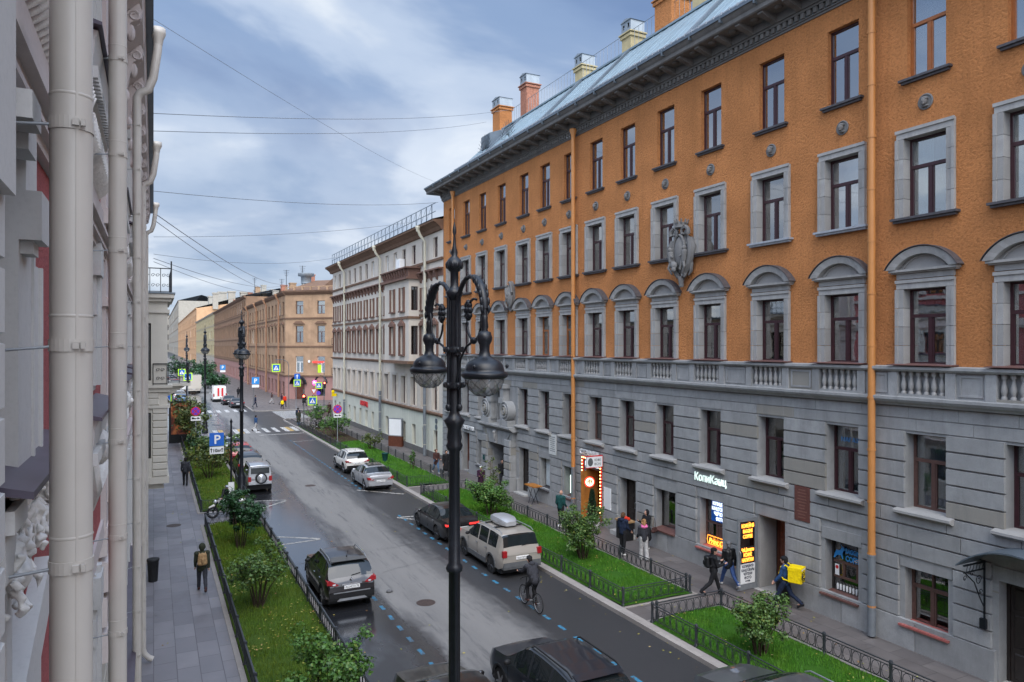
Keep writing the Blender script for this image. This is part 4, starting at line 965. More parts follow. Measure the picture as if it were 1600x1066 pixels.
# bay window
ba, bb_ = BAY; b = MB()
bops = [(x - ba - 0.5, x - ba + 0.5, z0, z1, 0.2) for x in WX if ba < x < bb_ for z0, z1 in ((12.0, 14.0), (8.3, 10.7))]
m = b.mark(); wall_open(b, 0, bb_ - ba, 7.75, 14.6, bops, 0, 0.2); b.xf(m, Matrix.Translation((ba, -1.0, 0)))
sops = [(0.2, 0.8, 12.0, 14.0, 0.15), (0.2, 0.8, 8.3, 10.7, 0.15)]
m = b.mark(); wall_open(b, 0, 1.0, 7.75, 14.6, sops, 0, 0.15); b.xf(m, Matrix.Translation((bb_, -1.0, 0)) @ Matrix.Rotation(R(90), 4, 'Z'))
b.quad((ba, 0, 7.75), (ba, -1, 7.75), (ba, -1, 14.6), (ba, 0, 14.6)); b.build('bay_wall', 'white_stucco', white)
b = MB(); b.box(ba + 0.1, bb_ - 0.1, -0.5, -0.4, 7.75, 14.6); b.box(bb_ - 0.3, bb_ - 0.25, -0.9, -0.1, 7.75, 14.6); b.build('bay_interior', 'interior_dark', white)
b = MB(); b.box(ba - 0.1, bb_ + 0.1, -1.12, 0, 11.3, 11.5); b.box(ba - 0.12, bb_ + 0.12, -1.15, 0, 7.5, 7.75); b.build('bay_string_course', 'brown_trim', white)
b = MB(); b.box(ba - 0.25, bb_ + 0.25, -1.3, 0, 14.6, 14.75); b.box(ba - 0.05, bb_ + 0.05, -1.08, -0.95, 14.75, 15.5); b.box(bb_ - 0.08, bb_ + 0.05, -0.95, 0, 14.75, 15.5); b.box(ba - 0.3, bb_ + 0.3, -1.35, 0, 15.5, 15.62)
x = ba
while x < bb_: b.ext([(-1.05, 15.45), (-1.3, 15.45), (-1.2, 15.1), (-1.05, 14.8)], 'x', x, x + 0.25); x += 0.7
b.build('bay_frieze', 'red_stone', white)
for x in WX:
    if ba < x < bb_:
        for z0, h in ((12.0, 2.0), (8.3, 2.4)): o = simple_window(white, x, z0, 1.0, h, -0.85, 'frame_burgundy', 'window_glass'); sub(('wb2', h), 'surround', jambs(h) if h < 2.1 else jamb_hood(h), 'red_stone', o, (0, 0.05, 0))
for z0, h in ((12.0, 2.0), (8.3, 2.4)): window(white, bb_ - 0.12, z0, 0.6, h, -0.5, 's', 'frame_burgundy', None, None, 'window_glass', R(90))
b = MB(); b.quad((-0.8, -0.85, 18.80), (WL - 0.02, -0.85, 18.80), (WL - 0.02, 4, 20.2), (2, 4, 20.2)); b.quad((2, 4, 20.2), (WL - 0.02, 4, 20.2), (WL - 0.02, 12, 19), (2, 12, 19)); b.quad((-0.8, 12, 18.8), (-0.8, -0.85, 18.8), (2, 4, 20.2), (2, 12, 19)); b.build('roof', 'zinc_dark', white)
b = MB(); x = 2.0
while x < WL - 0.3: b.box(x, x + 0.06, -0.55, -0.5, 18.85, 20.1); x += 1.25
for z in (19.4, 20.05): b.box(2.0, WL - 0.3, -0.54, -0.51, z, z + 0.05)
x = 2.0
while x < WL - 1.5: b.tube([(x, -0.52, 18.95), (x + 1.25, -0.52, 20.05)], 0.012, 3); x += 1.25
b.build('roof_railing', 'zinc_dark', white)
b = MB(); b.box(BAY[0] + 1.9, BAY[0] + 2.9, -0.5, -0.02, 15.95, 16.75); b.build('air_conditioner', 'sign_white', white)
b = MB(); b.lathe([(0.36, 0), (0.37, -0.06)], (0, 0, 0), 16); b.xf(0, Matrix.Rotation(R(90), 4, 'X') @ Matrix.Scale(1, 4)); 
for o_, yy in ((90 - 59.2, 0), ): b.build('ventilation_grille', 'frame_dark', white, (o_, -0.1, 6.95))
t = thing('shop_sign', 'small red letters on the cream ground-floor wall', 'sign', (19.9, 74.9, 2.72), R(-90)); lettering('ЛОМБАРД', 0.62, 'sign_red', t, (0, 0, 0), depth=0.04, width=2.9, bold=0.02)
t = thing('shop_sign', 'yellow bracket sign sticking out from the white corner building', 'sign', (19.0, 87.6, 2.9), 0); b = MB(); b.box(0.35, 0.9, -0.1, 0.1, 0, 0.35); b.ball((0.5, 0, 0.55), (0.2, 0.1, 0.22), 9, 7); b.build('box', 'sign_yellow' if 'sign_yellow' in MATS else 'cloth_yellow', t); b = MB(); b.box(0.9, 1.0, -0.03, 0.03, 0.15, 0.25); b.build('bracket', 'plastic_black', t)
t = thing('advertising_case', 'tall white poster case on a brown stand by the cream wall', 'display', (19.35, 61.9, 0.02), R(-52)); b = MB(); b.box(-0.7, 0.7, -0.15, 0.15, 0, 0.95); b.build('stand', 'wood_brown', t); b = MB(); b.box(-0.72, 0.72, -0.12, 0.12, 0.95, 2.55); b.build('case', 'galvanised', t); b = MB(); b.box(-0.64, 0.64, -0.125, -0.12, 1.03, 2.47); b.build('poster', 'sign_white', t)
t = thing('house_sign', 'pair of small round dark number plates on the cream wall', 'sign', (19.95, 53.3, 2.6), R(-90)); b = MB()
for z in (0, 0.48): b.ext([(0.2 * math.cos(R(a)), z + 0.2 * math.sin(R(a))) for a in range(0, 360, 20)], 'y', -0.03, 0.03)
b.build('plate', 'zinc_dark', t)

# generic terrace for the distant facades
def terrace(label, origin, rz, length, rows, cols, wall, trim, roofmat, ztop, name='apartment_building', ground=None, roof_h=2.2, ww=1.15, depth=14, fm='frame_oldwood', hoods=(), seed=3, side=True):
    t = thing(name, label, 'building', origin, rz); rn = random.Random(seed)
    xs = cols if isinstance(cols, list) else [length * (i + 0.5) / cols for i in range(cols)]
    ops = [(x - ww / 2, x + ww / 2, z0, z1, 0.25) for x in xs for z0, z1 in rows]
    b = MB(); zg = ground[1] if ground else -0.1
    wall_open(b, 0, length, zg, ztop, ops, 0, 0.25)
    if side: b.quad((length, 0, zg), (length, depth, zg), (length, depth, ztop), (length, 0, ztop)); b.quad((0, depth, zg), (0, 0, zg), (0, 0, ztop), (0, depth, ztop))
    b.build('wall', wall, t)
    if ground: b = MB(); wall_open(b, 0, length, -0.1, zg, ops, 0, 0.3); b.box(0, length, -0.1, 0.02, -0.1, 0.5); b.build('ground_floor_wall', ground[0], t)
    b = MB(); b.box(0.05, length - 0.05, 0.8, 0.85, 0, ztop - 0.2); b.build('interior', 'interior_dark', t)
    b = MB(); zs = sorted({r[0] for r in rows})
    for z in zs[1:]: b.box(-0.05, length + 0.05, -0.14, 0.02, z - 0.75, z - 0.55)
    b.ext([(0.02, ztop - 0.5), (-0.2, ztop - 0.5), (-0.55, ztop - 0.1), (-0.55, ztop + 0.1), (0.02, ztop + 0.15)], 'x', -0.3, length + 0.3); b.build('cornice', trim, t)
    b = MB(); b.quad((-0.3, -0.6, ztop + 0.12), (length + 0.3, -0.6, ztop + 0.12), (length, depth / 2, ztop + roof_h), (0, depth / 2, ztop + roof_h)); b.quad((0, depth / 2, ztop + roof_h), (length, depth / 2, ztop + roof_h), (length, depth, ztop), (0, depth, ztop))
    b.quad((-0.3, depth, ztop), (-0.3, -0.6, ztop + 0.12), (0, depth / 2, ztop + roof_h), (0, depth, ztop)); b.build('roof', roofmat, t)
    for x in xs:
        for z0, z1 in rows:
            if rn.random() < 0.12: f_ = 'frame_white'
            else: f_ = fm
            k, cm = curtain_pick(rn, 0.3)
            o = window(t, x, z0, ww, z1 - z0, 0.18, 't', f_, k, cm, 'window_glass_dark')
            if z0 in hoods: sub(('h', ww, z1 - z0, trim), 'hood', lambda b: (b.ext([(-ww / 2 - 0.25, z1 - z0 + 0.3), (ww / 2 + 0.25, z1 - z0 + 0.3), (0, z1 - z0 + 0.8)], 'y', -0.5, -0.18),), trim, o)
            elif z0 > 3: sub(('s', ww, trim), 'sill', lambda b: b.box(-ww / 2 - 0.12, ww / 2 + 0.12, -0.32, -0.15, -0.12, 0.0), trim, o)
    return t
ROWS = [(0.5, 2.9), (4.6, 7.3), (9.6, 12.4), (14.4, 16.6)]
FB = 126.0
# brown corner building: street front (x = Yfar - Y) and the chamfered corner front
brown = terrace('weathered brown brick-coloured corner building with chamfered front beyond the crossing', (20, 186, 0), R(-90), 186 - FB, ROWS, 14, 'brown_stucco', 'brown_trim', 'zinc_dark', 18.2, ground=('pink_plinth', 4.0), hoods=(9.6,), ww=2.0, depth=16, side=False)
cw = 11.3
cf = MB(); co = [(x - 0.75, x + 0.75, z0, z1, 0.25) for x in (2.8, 7.0) for z0, z1 in ROWS[1:]] + [(x - 0.7, x + 0.7, z0, z1, 0.25) for x in (10.4,) for z0, z1 in ROWS[1:]]
m = cf.mark(); wall_open(cf, 0, cw, 4.0, 18.2, co); CM = Matrix.Translation((186 - FB, 0, 0)) @ Matrix.Rotation(R(45), 4, 'Z'); cf.xf(m, CM); cf.quad(*[tuple(CM @ Vector(p)) for p in ((cw, 0, 4), (cw + 14, 0 - 14 + 14, 4), (cw + 14, 0, 18.2), (cw, 0, 18.2))]); cf.build('corner_wall', 'brown_stucco', brown)
cf = MB(); wall_open(cf, 0, cw + 10, -0.1, 4.0, [(1.9, 3.8, 0.05, 2.7, 0.5), (6.2, 7.8, 0.7, 2.9, 0.3), (9.7, 11.0, 0.7, 2.9, 0.3)])
for xa, wd in ((2.85, 1.9), (7.0, 1.6)): pass
cf.xf(0, CM); cf.build('corner_ground_wall', 'pink_plinth', brown)
cf = MB(); cf.box(0.02, cw + 10, 0.6, 0.65, 0, 18); cf.xf(0, CM); cf.build('corner_interior', 'interior_dark', brown)
cf = MB()
for z in (3.9, 8.85, 13.6): cf.box(-0.1, cw + 10, -0.16, 0.02, z, z + 0.22)
cf.ext([(0.02, 17.7), (-0.2, 17.7), (-0.55, 18.1), (-0.55, 18.3), (0.02, 18.35)], 'x', -0.2, cw + 10); cf.xf(0, CM); cf.build('corner_cornice', 'brown_trim', brown)
cf = MB(); cf.quad((0, -0.6, 18.32), (cw + 10, -0.6, 18.32), (cw + 8, 6, 20.6), (2, 6, 20.6)); cf.ext([(5.5, 18.4), (12.5, 18.4), (9, 20.9)], 'y', 1.5, 8); cf.xf(0, CM); cf.build('corner_roof', 'brown_trim', brown)
cf = MB(); cf.box(0.2, cw + 6, -0.3, -0.22, 18.9, 19.05); 
for k in range(9): cf.box(0.2 + k * 1.6, 0.5 + k * 1.6, -0.32, -0.1, 18.3, 19.05)
cf.box(8.6, 9.8, 3, 4, 20, 22.0); cf.xf(0, CM); cf.build('parapet', 'brown_stucco', brown)
for x in (2.8, 7.0, 10.4):
    for z0, z1 in ROWS[1:]:
        p = CM @ Vector((x, 0.18, z0)); o = window(brown, p.x, p.z, 1.5 if x < 9 else 1.4, z1 - z0, p.y, 't', 'frame_white' if z0 < 5 else 'frame_oldwood', 'full' if z0 < 5 else None, 'curtain_white', 'window_glass', R(45))
        if z0 == 9.6: sub('bh', 'hood', lambda b: b.ext([(-1.1, 3.15), (1.1, 3.15), (0.5, 3.6), (-0.5, 3.6)], 'y', -0.5, -0.18), 'brown_trim', o)
p = CM @ Vector((2.85, 0.3, 0.05)); b = MB(); b.box(-0.95, 0.95, 0, 0.08, 0, 2.65); b.block(-0.85, -0.05, 0.2, 2.4, 0, 0.04, 0.1); b.block(0.05, 0.85, 0.2, 2.4, 0, 0.04, 0.1); b.build('door', 'wood_brown', brown, tuple(p), R(45))
b = MB()
for xa, wd in ((2.85, 1.35), (7.0, 1.15)):
    a_ = arc(xa, 2.3, wd, 180, 0, 12); b.tube([(x, -0.2 if wd > 1.2 else -0.03, z + (0.3 if wd > 1.2 else 0.6)) for x, z in a_], 0.14, 5)
    if wd > 1.2:
        for k in range(12): b.quad((a_[k][0], -1.0, a_[k][1] + 0.3), (a_[k + 1][0], -1.0, a_[k + 1][1] + 0.3), (a_[k + 1][0], 0, a_[k + 1][1] + 0.3), (a_[k][0], 0, a_[k][1] + 0.3))
b.xf(0, CM); b.build('corner_canopy', 'iron_black', brown)
for x, z0, z1 in ((7.0, 0.7, 2.9), (10.35, 0.7, 2.9)): p = CM @ Vector((x, 0.2, z0)); window(brown, p.x, z0, 1.5 if x < 9 else 1.3, 2.2, p.y, 'p', 'frame_dark', None, None, 'window_glass_dark', R(45))
for x in (9.6, ):  # little iron balconies at the right
    for z in (9.2, 4.3):
        b = MB(); b.box(x, x + 2.2, -0.9, 0, z, z + 0.12)
        for k in range(10): b.box(x + k * 0.24, x + k * 0.24 + 0.05, -0.9, -0.86, z + 0.12, z + 1.05)
        b.box(x, x + 2.2, -0.92, -0.85, z + 1.05, z + 1.12); b.xf(0, CM); b.build('balcony', 'iron_black', brown)
for k, xx in enumerate((12.0, 25.0, 38.5, 51.5)):
    pass
dusky = terrace('long dusky brown terrace in the distance left of the brown corner building', (20.2, 288, 0), R(-90), 101.5, [(0.6, 3.2), (5.6, 9.0), (11.4, 14.9), (17.4, 20.2)], 22, 'dusky_stucco', 'brown_trim', 'zinc', 21.3, ground=('pink_plinth', 4.6), hoods=(11.4,), ww=2.0, depth=16, seed=9)
pale = terrace('narrow pale grey and yellow house in the distance', (20.4, 418, 0), R(-90), 129.5, [(0.6, 3.4), (6, 9.4), (12, 15), (17.4, 19.6)], 12, 'yellow_stucco', 'grey_stucco', 'zinc', 21.6, ground=('grey_stucco', 5.0), ww=3.4, depth=16, seed=12)
peach = terrace('tall peach orange house with grey roof at the far end of the street', (20.6, 740, 0), R(-90), 320, [(0.6, 4.4), (8, 12), (14.5, 19), (21.5, 26)], 16, 'peach_stucco', 'peach_stucco', 'zinc', 29.5, ground=('peach_stucco', 6.0), ww=6.5, depth=56, roof_h=8.5, seed=14)
b = MB(); b.add([(320.3, 0, 4), (320.3, 56, 4), (320.3, 56, 36), (320.3, 44, 37), (320.3, 30, 36), (320.3, 29, 34), (320.3, 12, 31.5), (320.3, 0, 29.4)], [tuple(range(8))]); b.build('gable_wall', 'peach_stucco', peach)
for x, w_, y_, h_ in ((319, 3, 8, 3.5), (316, 4, 16, 4.5), (319, 5, 22, 3), (314, 4, 30, 5), (318, 6, 38, 4), (310, 5, 46, 5), (300, 5, 12, 6), (280, 6, 26, 5), (250, 8, 10, 7), (220, 8, 20, 6)): b = MB(); b.box(x, x + w_, y_, y_ + w_ * 0.9, 29, 34.5 + h_ * 0.6 + y_ * 0.08); b.box(x - 0.3, x + w_ + 0.3, y_ - 0.3, y_ + w_ * 0.9 + 0.3, 34.5 + h_ * 0.6 + y_ * 0.08, 35.2 + h_ * 0.6 + y_ * 0.08); b.build('chimney', 'grey_stucco', peach)
fars = terrace('greyish tan house furthest down the street on the right', (21, 1260, 0), R(-90), 515, [(2, 8), (14, 21), (26, 33), (38, 46)], 14, 'grey_stucco', 'brown_trim', 'zinc', 52.0, ww=13.0, depth=40, roof_h=6, seed=15)
closer = thing('apartment_building', 'pale cream house closing the far end of the street', 'building', (-60, 1300, 0), 0)
b = MB(); cops = [(6 + i * 9, 11 + i * 9, z, z + 9, 1) for i in range(9) for z in (3, 19, 35)]; wall_open(b, 0, 84, 0, 60, cops, 0, 1); b.build('wall', 'grey_stucco', closer); b = MB(); b.box(0, 84, 2, 2.2, 0, 59); b.build('interior', 'interior_dark', closer); b = MB(); b.ext([(-1, 60), (85, 60), (75, 68), (10, 68)], 'y', -1, 20); b.build('roof', 'zinc', closer)
for bld, xs, zr in ((brown, (10, 22, 33, 47, 52), 20.2), (dusky, (6, 17, 30, 44, 61, 78, 90), 23.2)):
    for k, x in enumerate(xs): b = MB(); b.box(x, x + 1.6, 5, 6.2, zr - 1.2, zr + 1.6 + 0.4 * (k % 2)); b.box(x - 0.1, x + 1.7, 4.9, 6.3, zr + 1.6 + 0.4 * (k % 2), zr + 1.8 + 0.4 * (k % 2)); b.build('chimney', ('grey_stucco', 'brick', 'brown_stucco')[k % 3], bld)
b = MB(); b.lathe([(0.9, 0), (0.9, 1.2), (1.4, 1.3), (1.4, 1.8)], (57, 4, 20), 12); b.build('vent_cowl', 'zinc_cap', brown)
# tv aerials
for k, (x, y, z) in enumerate(((24, 150, 19.9), (25, 138, 19.6), (26.5, 172, 20), (24.5, 205, 23))):
    t = thing('tv_aerial', ('tall thin television aerial over the brown corner roof', 'short television aerial nearest the corner gable', 'thin aerial mast standing further along the brown roof', 'small aerial on the dusky terrace roof')[k], 'aerial', (x, y, z)); b = MB(); b.tube([(0, 0, 0), (0, 0, 4.5)], 0.06, 4); b.build('mast', 'iron_fence', t); b = MB()
    for j in range(4): b.tube([(-0.6 + 0.1 * j, 0, 4.4 - 0.35 * j), (0.6 - 0.1 * j, 0, 4.4 - 0.35 * j)], 0.03, 4)
    b.build('element', 'iron_fence', t)
# ------------------------------------------------------------------ road, pavements, kerbs, lawns
def paving(name, c1, c2, cm, bw, bh, rough=0.6, rot=0.0, wet=0.25):
    s = Mat(name); mp = s.n.new("ShaderNodeMapping"); mp.inputs['Rotation'].default_value = (0, 0, rot); s.l.new(s.co, mp.inputs[0])
    wob = s.noise(0.8, 2); t = s.n.new("ShaderNodeTexBrick"); s.l.new(mp.outputs[0], t.inputs['Vector'])
    t.inputs['Scale'].default_value = 1.0; t.inputs['Brick Width'].default_value = bw; t.inputs['Row Height'].default_value = bh; t.inputs['Mortar Size'].default_value = 0.012; t.inputs['Mortar Smooth'].default_value = 0.3
    t.inputs['Color1'].default_value = (*c1, 1); t.inputs['Color2'].default_value = (*c2, 1); t.inputs['Mortar'].default_value = (*cm, 1); t.inputs['Bias'].default_value = -0.15
    n = s.noise(1.3, 6, 0.65); n2 = s.noise(60, 3)
    c = s.mix(s.ramp(n, [(0.35, 0.0), (0.7, 0.55)]), t.outputs[0], tuple(x * 0.55 for x in c1)); c = s.mix(s.math('MULTIPLY', n2, 0.25), c, tuple(x * 1.4 for x in c1))
    st = s.noise(7, 3, 0.5); c = s.mix(s.ramp(st, [(0.70, 0.0), (0.78, 0.35)]), c, (0.05, 0.045, 0.04))
    s.set('Base Color', c); s.set('Roughness', s.ramp(n, [(0.35, rough), (0.62, rough - wet)])); s.set('Specular IOR Level', 0.4)
    s.bump(t.outputs['Fac'], 0.25, -0.01); return s.m
paving('paving_grey', (0.155, 0.147, 0.158), (0.275, 0.26, 0.268), (0.075, 0.07, 0.075), 1.15, 0.58, 0.55, R(90), 0.2)
paving('paving_brown', (0.125, 0.11, 0.105), (0.18, 0.16, 0.15), (0.06, 0.055, 0.05), 0.95, 0.6, 0.6, R(90), 0.2)
s = Mat('asphalt')
sp = s.n.new("ShaderNodeSeparateXYZ"); s.l.new(s.co, sp.inputs[0])
nb = s.noise(0.35, 5, 0.6); nf = s.noise(130, 2, 0.7); nm = s.noise(2.6, 6, 0.7); nl = s.noise(1.0, 6, 0.62, s.mapped((1.1, 0.13, 1)))
xw = s.math('ADD', sp.outputs[0], s.math('MULTIPLY', s.math('SUBTRACT', nl, 0.5), 2.6))
xw = s.math('ADD', xw, s.math('MULTIPLY', s.math('SUBTRACT', nm, 0.5), 0.9))
dry = s.math('MULTIPLY', s.ramp(s.math('MULTIPLY', xw, 0.05), [(0.372, 0.0), (0.400, 1.0)]), s.ramp(s.math('MULTIPLY', xw, 0.05), [(0.50, 1.0), (0.555, 0.0)]))
left = s.ramp(s.math('MULTIPLY', xw, 0.05), [(0.34, 1.0), (0.41, 0.0)])
wetp = s.math('MULTIPLY', s.ramp(s.noise(0.42, 4, 0.55, s.mapped((1.0, 0.45, 1))), [(0.36, 0.0), (0.44, 1.0)]), left)
base = s.mix(dry, (0.029, 0.029, 0.031), (0.185, 0.177, 0.166))
base = s.mix(s.ramp(nl, [(0.3, 0.25), (0.7, 0.0)]), base, (0.02, 0.02, 0.022))
base = s.mix(s.math('MULTIPLY', s.ramp(nf, [(0.42, 0.0), (0.66, 1.0)]), 0.5), base, s.mix(dry, (0.07, 0.07, 0.072), (0.25, 0.245, 0.24)))
base = s.mix(s.math('MULTIPLY', s.ramp(s.noise(0.9, 6, 0.75, s.mapped((3.2, 0.28, 1))), [(0.54, 0.0), (0.66, 0.7)]), dry), base, (0.075, 0.075, 0.077))
base = s.mix(wetp, base, (0.020, 0.021, 0.024))
pale = s.ramp(s.noise(1.4, 5, 0.7, s.mapped((1, 0.5, 1))), [(0.72, 0.0), (0.76, 1.0)]); base = s.mix(s.math('MULTIPLY', pale, 0.45), base, (0.16, 0.155, 0.15))
s.set('Base Color', base)
rgh = s.mix(wetp, s.mix(dry, 0.42, 0.85), 0.13); s.set('Roughness', rgh); s.set('Specular IOR Level', s.mix(wetp, 0.5, 1.0)); s.set('Coat Weight', s.math('MULTIPLY', wetp, 0.55)); s.set('Coat Roughness', 0.16); s.set('Coat IOR', 1.8)
s.bump(s.math('MULTIPLY', s.math('ADD', nf, s.math('MULTIPLY', nm, 0.6)), s.math('SUBTRACT', 1.0, s.math('MULTIPLY', wetp, 0.85))), 0.35, 0.006)
def paint(name, col, wear=0.5):
    s = Mat(name); n = s.noise(9, 6, 0.75)
    s.set('Base Color', s.mix(s.ramp(n, [(wear - 0.06, 1.0), (wear + 0.08, 0.0)]), col, (0.07, 0.07, 0.07))); s.set('Roughness', 0.6); s.bump(s.noise(90, 2), 0.2, 0.004)
paint('road_white', (0.58, 0.57, 0.54), 0.46); paint('road_worn_white', (0.46, 0.44, 0.40), 0.47); paint('road_blue', (0.02, 0.19, 0.33), 0.47); paint('road_yellow', (0.55, 0.36, 0.10), 0.46)
def turf(name, c1, c2):
    s = Mat(name); n = s.noise(1.1, 6, 0.65); n2 = s.noise(38, 4, 0.7)
    c = s.mix(s.ramp(n, [(0.35, 0.0), (0.65, 1.0)]), c1, c2); c = s.mix(s.ramp(n2, [(0.35, 0.7), (0.6, 0.0)]), c, tuple(x * 0.35 for x in c1))
    bare = s.noise(0.8, 6, 0.7); c = s.mix(s.ramp(bare, [(0.63, 0.0), (0.72, 0.8)]), c, (0.045, 0.032, 0.02))
    s.set('Base Color', c); s.set('Roughness', 0.9); s.set('Specular IOR Level', 0.15); s.bump(n2, 0.8, 0.03)
turf('turf_left', (0.050, 0.095, 0.014), (0.085, 0.140, 0.018)); turf('turf_right', (0.036, 0.115, 0.012), (0.060, 0.165, 0.016))
def blades(name, c1, c2):
    s = Mat(name); i = s.island(); n = s.noise(1.2, 5, 0.6)
    c = s.mix(i, c1, c2); c = s.mix(s.ramp(n, [(0.4, 0.0), (0.7, 0.6)]), c, (c2[0] * 1.5, c2[1] * 0.95, c2[2]))
    s.set('Base Color', c); s.set('Roughness', 0.55); s.set('Specular IOR Level', 0.3)
blades('grass_left', (0.065, 0.135, 0.016), (0.120, 0.215, 0.022)); blades('grass_right', (0.036, 0.140, 0.012), (0.080, 0.235, 0.018))

RZ, PZ = -0.06, 0.06
b = MB(); b.quad((-300, -60, RZ), (300, -60, RZ), (300, 1500, RZ), (-300, 1500, RZ)); struct(b.build('road', 'asphalt'))
def slab(name, x0, x1, y0, y1, mat, z=PZ):
    b = MB(); b.box(x0, x1, y0, y1, RZ - 0.2, z); return struct(b.build(name, mat))
slab('pavement', -0.9, 2.08, -12, 84, 'paving_grey'); slab('pavement', 17.55, 20.2, -8, 91.5, 'paving_brown')
slab('pavement', 2.082, 4.9, 39.0, 41.6, 'paving_grey', PZ - 0.004); slab('pavement', 14.36, 17.548, 41.4, 43.4, 'paving_brown', PZ - 0.004); slab('pavement', 14.36, 17.548, 18.9, 20.1, 'paving_brown', PZ - 0.004)
slab('pavement', 15.2, 17.548, 82.5, 91.5, 'paving_brown', PZ - 0.004); slab('pavement', 12.4, 60, 104.6, 126, 'paving_brown'); slab('pavement', 12.4, 20.6, 126.002, 700, 'paving_brown'); slab('pavement', -30, 2.4, 104.6, 700, 'paving_grey')
slab('pavement', 2.082, 4.9, 76.0, 84, 'paving_grey', PZ - 0.004); slab('pavement', 20.2, 60, 90.2, 91.5, 'paving_brown', PZ - 0.004)
def kerb(pts, w=0.16, z=0.075):
    b = MB(); n = len(pts)
    for i in range(n - 1):
        p, q = Vector((*pts[i], 0)), Vector((*pts[i + 1], 0)); L_ = (q - p).length; k = max(1, int(L_ / 1.0)); d = (q - p) / k; nn = Vector((d.y, -d.x, 0)).normalized() * w
        for j in range(k):
            a = p + d * j; c = p + d * (j + 1) - d.normalized() * 0.008
            vs = [a, c, c + nn, a + nn]; zz = z + random.uniform(-0.006, 0.006)
            b.add([(v.x, v.y, -0.25) for v in vs] + [(v.x, v.y, zz) for v in vs], [(4, 5, 6, 7), (0, 1, 5, 4), (1, 2, 6, 5), (2, 3, 7, 6), (3, 0, 4, 7)])
    return struct(b.build('kerb', 'kerb_stone'))
def rnd_corner(cx, cy, r, a0, a1, n=6): return [(cx + r * math.cos(R(a0 + (a1 - a0) * i / n)), cy + r * math.sin(R(a0 + (a1 - a0) * i / n))) for i in range(n + 1)]
kerb([(4.9, -12), (4.9, 83.0)] + rnd_corner(3.9, 83.0, 1.0, 0, 90) + [(-3, 84)])
kerb([(20, 91.5)] + [(15.6, 91.5)] + rnd_corner(15.6, 90.1, 1.4, 90, 180) + [(14.2, 84.0), (14.16, -8)])
kerb([(60, 104.44), (13.4, 104.44)][::-1]); kerb([(12.4, 700), (12.4, 105.6)] + rnd_corner(13.4, 105.4, 1.0, 180, 270)[:7]); kerb([(2.4, 105.5), (2.4, 700)]); kerb([(-30, 104.6), (1.4, 104.6)] + rnd_corner(1.4, 105.6, 1.0, -90, 0))
kerb([(2.24, 38.9), (2.24, -12)][::-1], 0.14, 0.08) if False else None
# planted strips
LAWNS = [('L', 2.25, 4.88, 4.0, 38.7), ('L', 2.25, 4.88, 41.9, 75.5), ('R', 14.36, 17.4, 43.6, 82.0), ('R', 14.36, 17.4, 20.2, 41.2), ('R', 14.36, 17.4, 3.0, 18.8)]
rg = random.Random(77)
for k, (sd, x0, x1, y0, y1) in enumerate(LAWNS):
    side = 'left' if sd == 'L' else 'right'
    b = MB(); nx, ny = 14, int((y1 - y0) * 3)
    hh = [[PZ + 0.03 + 0.05 * mnoise.noise((x0 + (x1 - x0) * i / nx * 1.3, (y0 + (y1 - y0) * j / ny) * 1.3, k)) + 0.05 * math.sin(math.pi * i / nx) for j in range(ny + 1)] for i in range(nx + 1)]
    vs = [(x0 + (x1 - x0) * i / nx, y0 + (y1 - y0) * j / ny, hh[i][j]) for i in range(nx + 1) for j in range(ny + 1)]
    b.add(vs, [(i * (ny + 1) + j, (i + 1) * (ny + 1) + j, (i + 1) * (ny + 1) + j + 1, i * (ny + 1) + j + 1) for i in range(nx) for j in range(ny)], True)
    struct(b.build('lawn', 'turf_' + side))
    b = MB()
    y = y0
    n = int((x1 - x0) * (y1 - y0) * (420 if y0 < 25 else 150 if y0 < 42 else 90))
    for _ in range(n):
        gx, gy = rg.uniform(x0 + 0.08, x1 - 0.08), rg.uniform(y0 + 0.08, y1 - 0.08)
        if gy < 8: continue
        if mnoise.noise((gx * 0.9, gy * 0.9, 3 + k)) > 0.52: continue
        if k == 2 and gy > 66 and rg.random() < 0.85: continue
        i, j = int((gx - x0) / (x1 - x0) * nx), int((gy - y0) / (y1 - y0) * ny); gz = hh[min(i, nx)][min(j, ny)] - 0.01
        h_ = rg.uniform(0.05, 0.13) * (1.3 if gy < 30 else 1.6); a = rg.uniform(0, 6.28); wv = 0.010 if gy < 30 else 0.022; tx, ty = rg.uniform(-0.05, 0.05), rg.uniform(-0.05, 0.05)
        b.add([(gx - wv * math.cos(a), gy - wv * math.sin(a), gz), (gx + wv * math.cos(a), gy + wv * math.sin(a), gz), (gx + tx, gy + ty, gz + h_)], [(0, 1, 2)])
    tag(b.build('grass', 'grass_' + side), ('mown grass of the near left lawn beside the grey pavement', 'grass of the far left lawn below the parking sign', 'grass of the far right lawn beside the white building', 'bright green grass of the middle right lawn beside the pale off-roader', 'bright green grass of the near right lawn by the delivery courier')[k], 'grass', kind='stuff')
# bare soil by the far right corner
b = MB(); b.ext([(14.5, 66), (17.3, 67), (17.3, 81.5), (14.5, 81.8)], 'z', 0.0, PZ + 0.115); struct(b.build('soil_bed', 'soil'))
slab('kerb', 14.162, 14.358, -8, 82.4, 'kerb_stone', 0.072); slab('kerb', 2.082, 2.24, 3.0, 39.0, 'kerb_stone', 0.08); slab('kerb', 2.082, 2.24, 41.6, 76.0, 'kerb_stone', 0.08); slab('kerb', 2.24, 4.9, 38.75, 38.998, 'kerb_stone', 0.08); slab('kerb', 2.24, 4.9, 41.602, 41.85, 'kerb_stone', 0.08)
for ya, yb in ((3, 18.9), (20.1, 41.4), (43.4, 82.5)): slab('kerb', 17.41, 17.549, ya, yb, 'kerb_stone', 0.08); slab('kerb', 14.36, 17.40, ya, ya + 0.16, 'kerb_stone', 0.081); slab('kerb', 14.36, 17.40, yb - 0.16, yb, 'kerb_stone', 0.081)
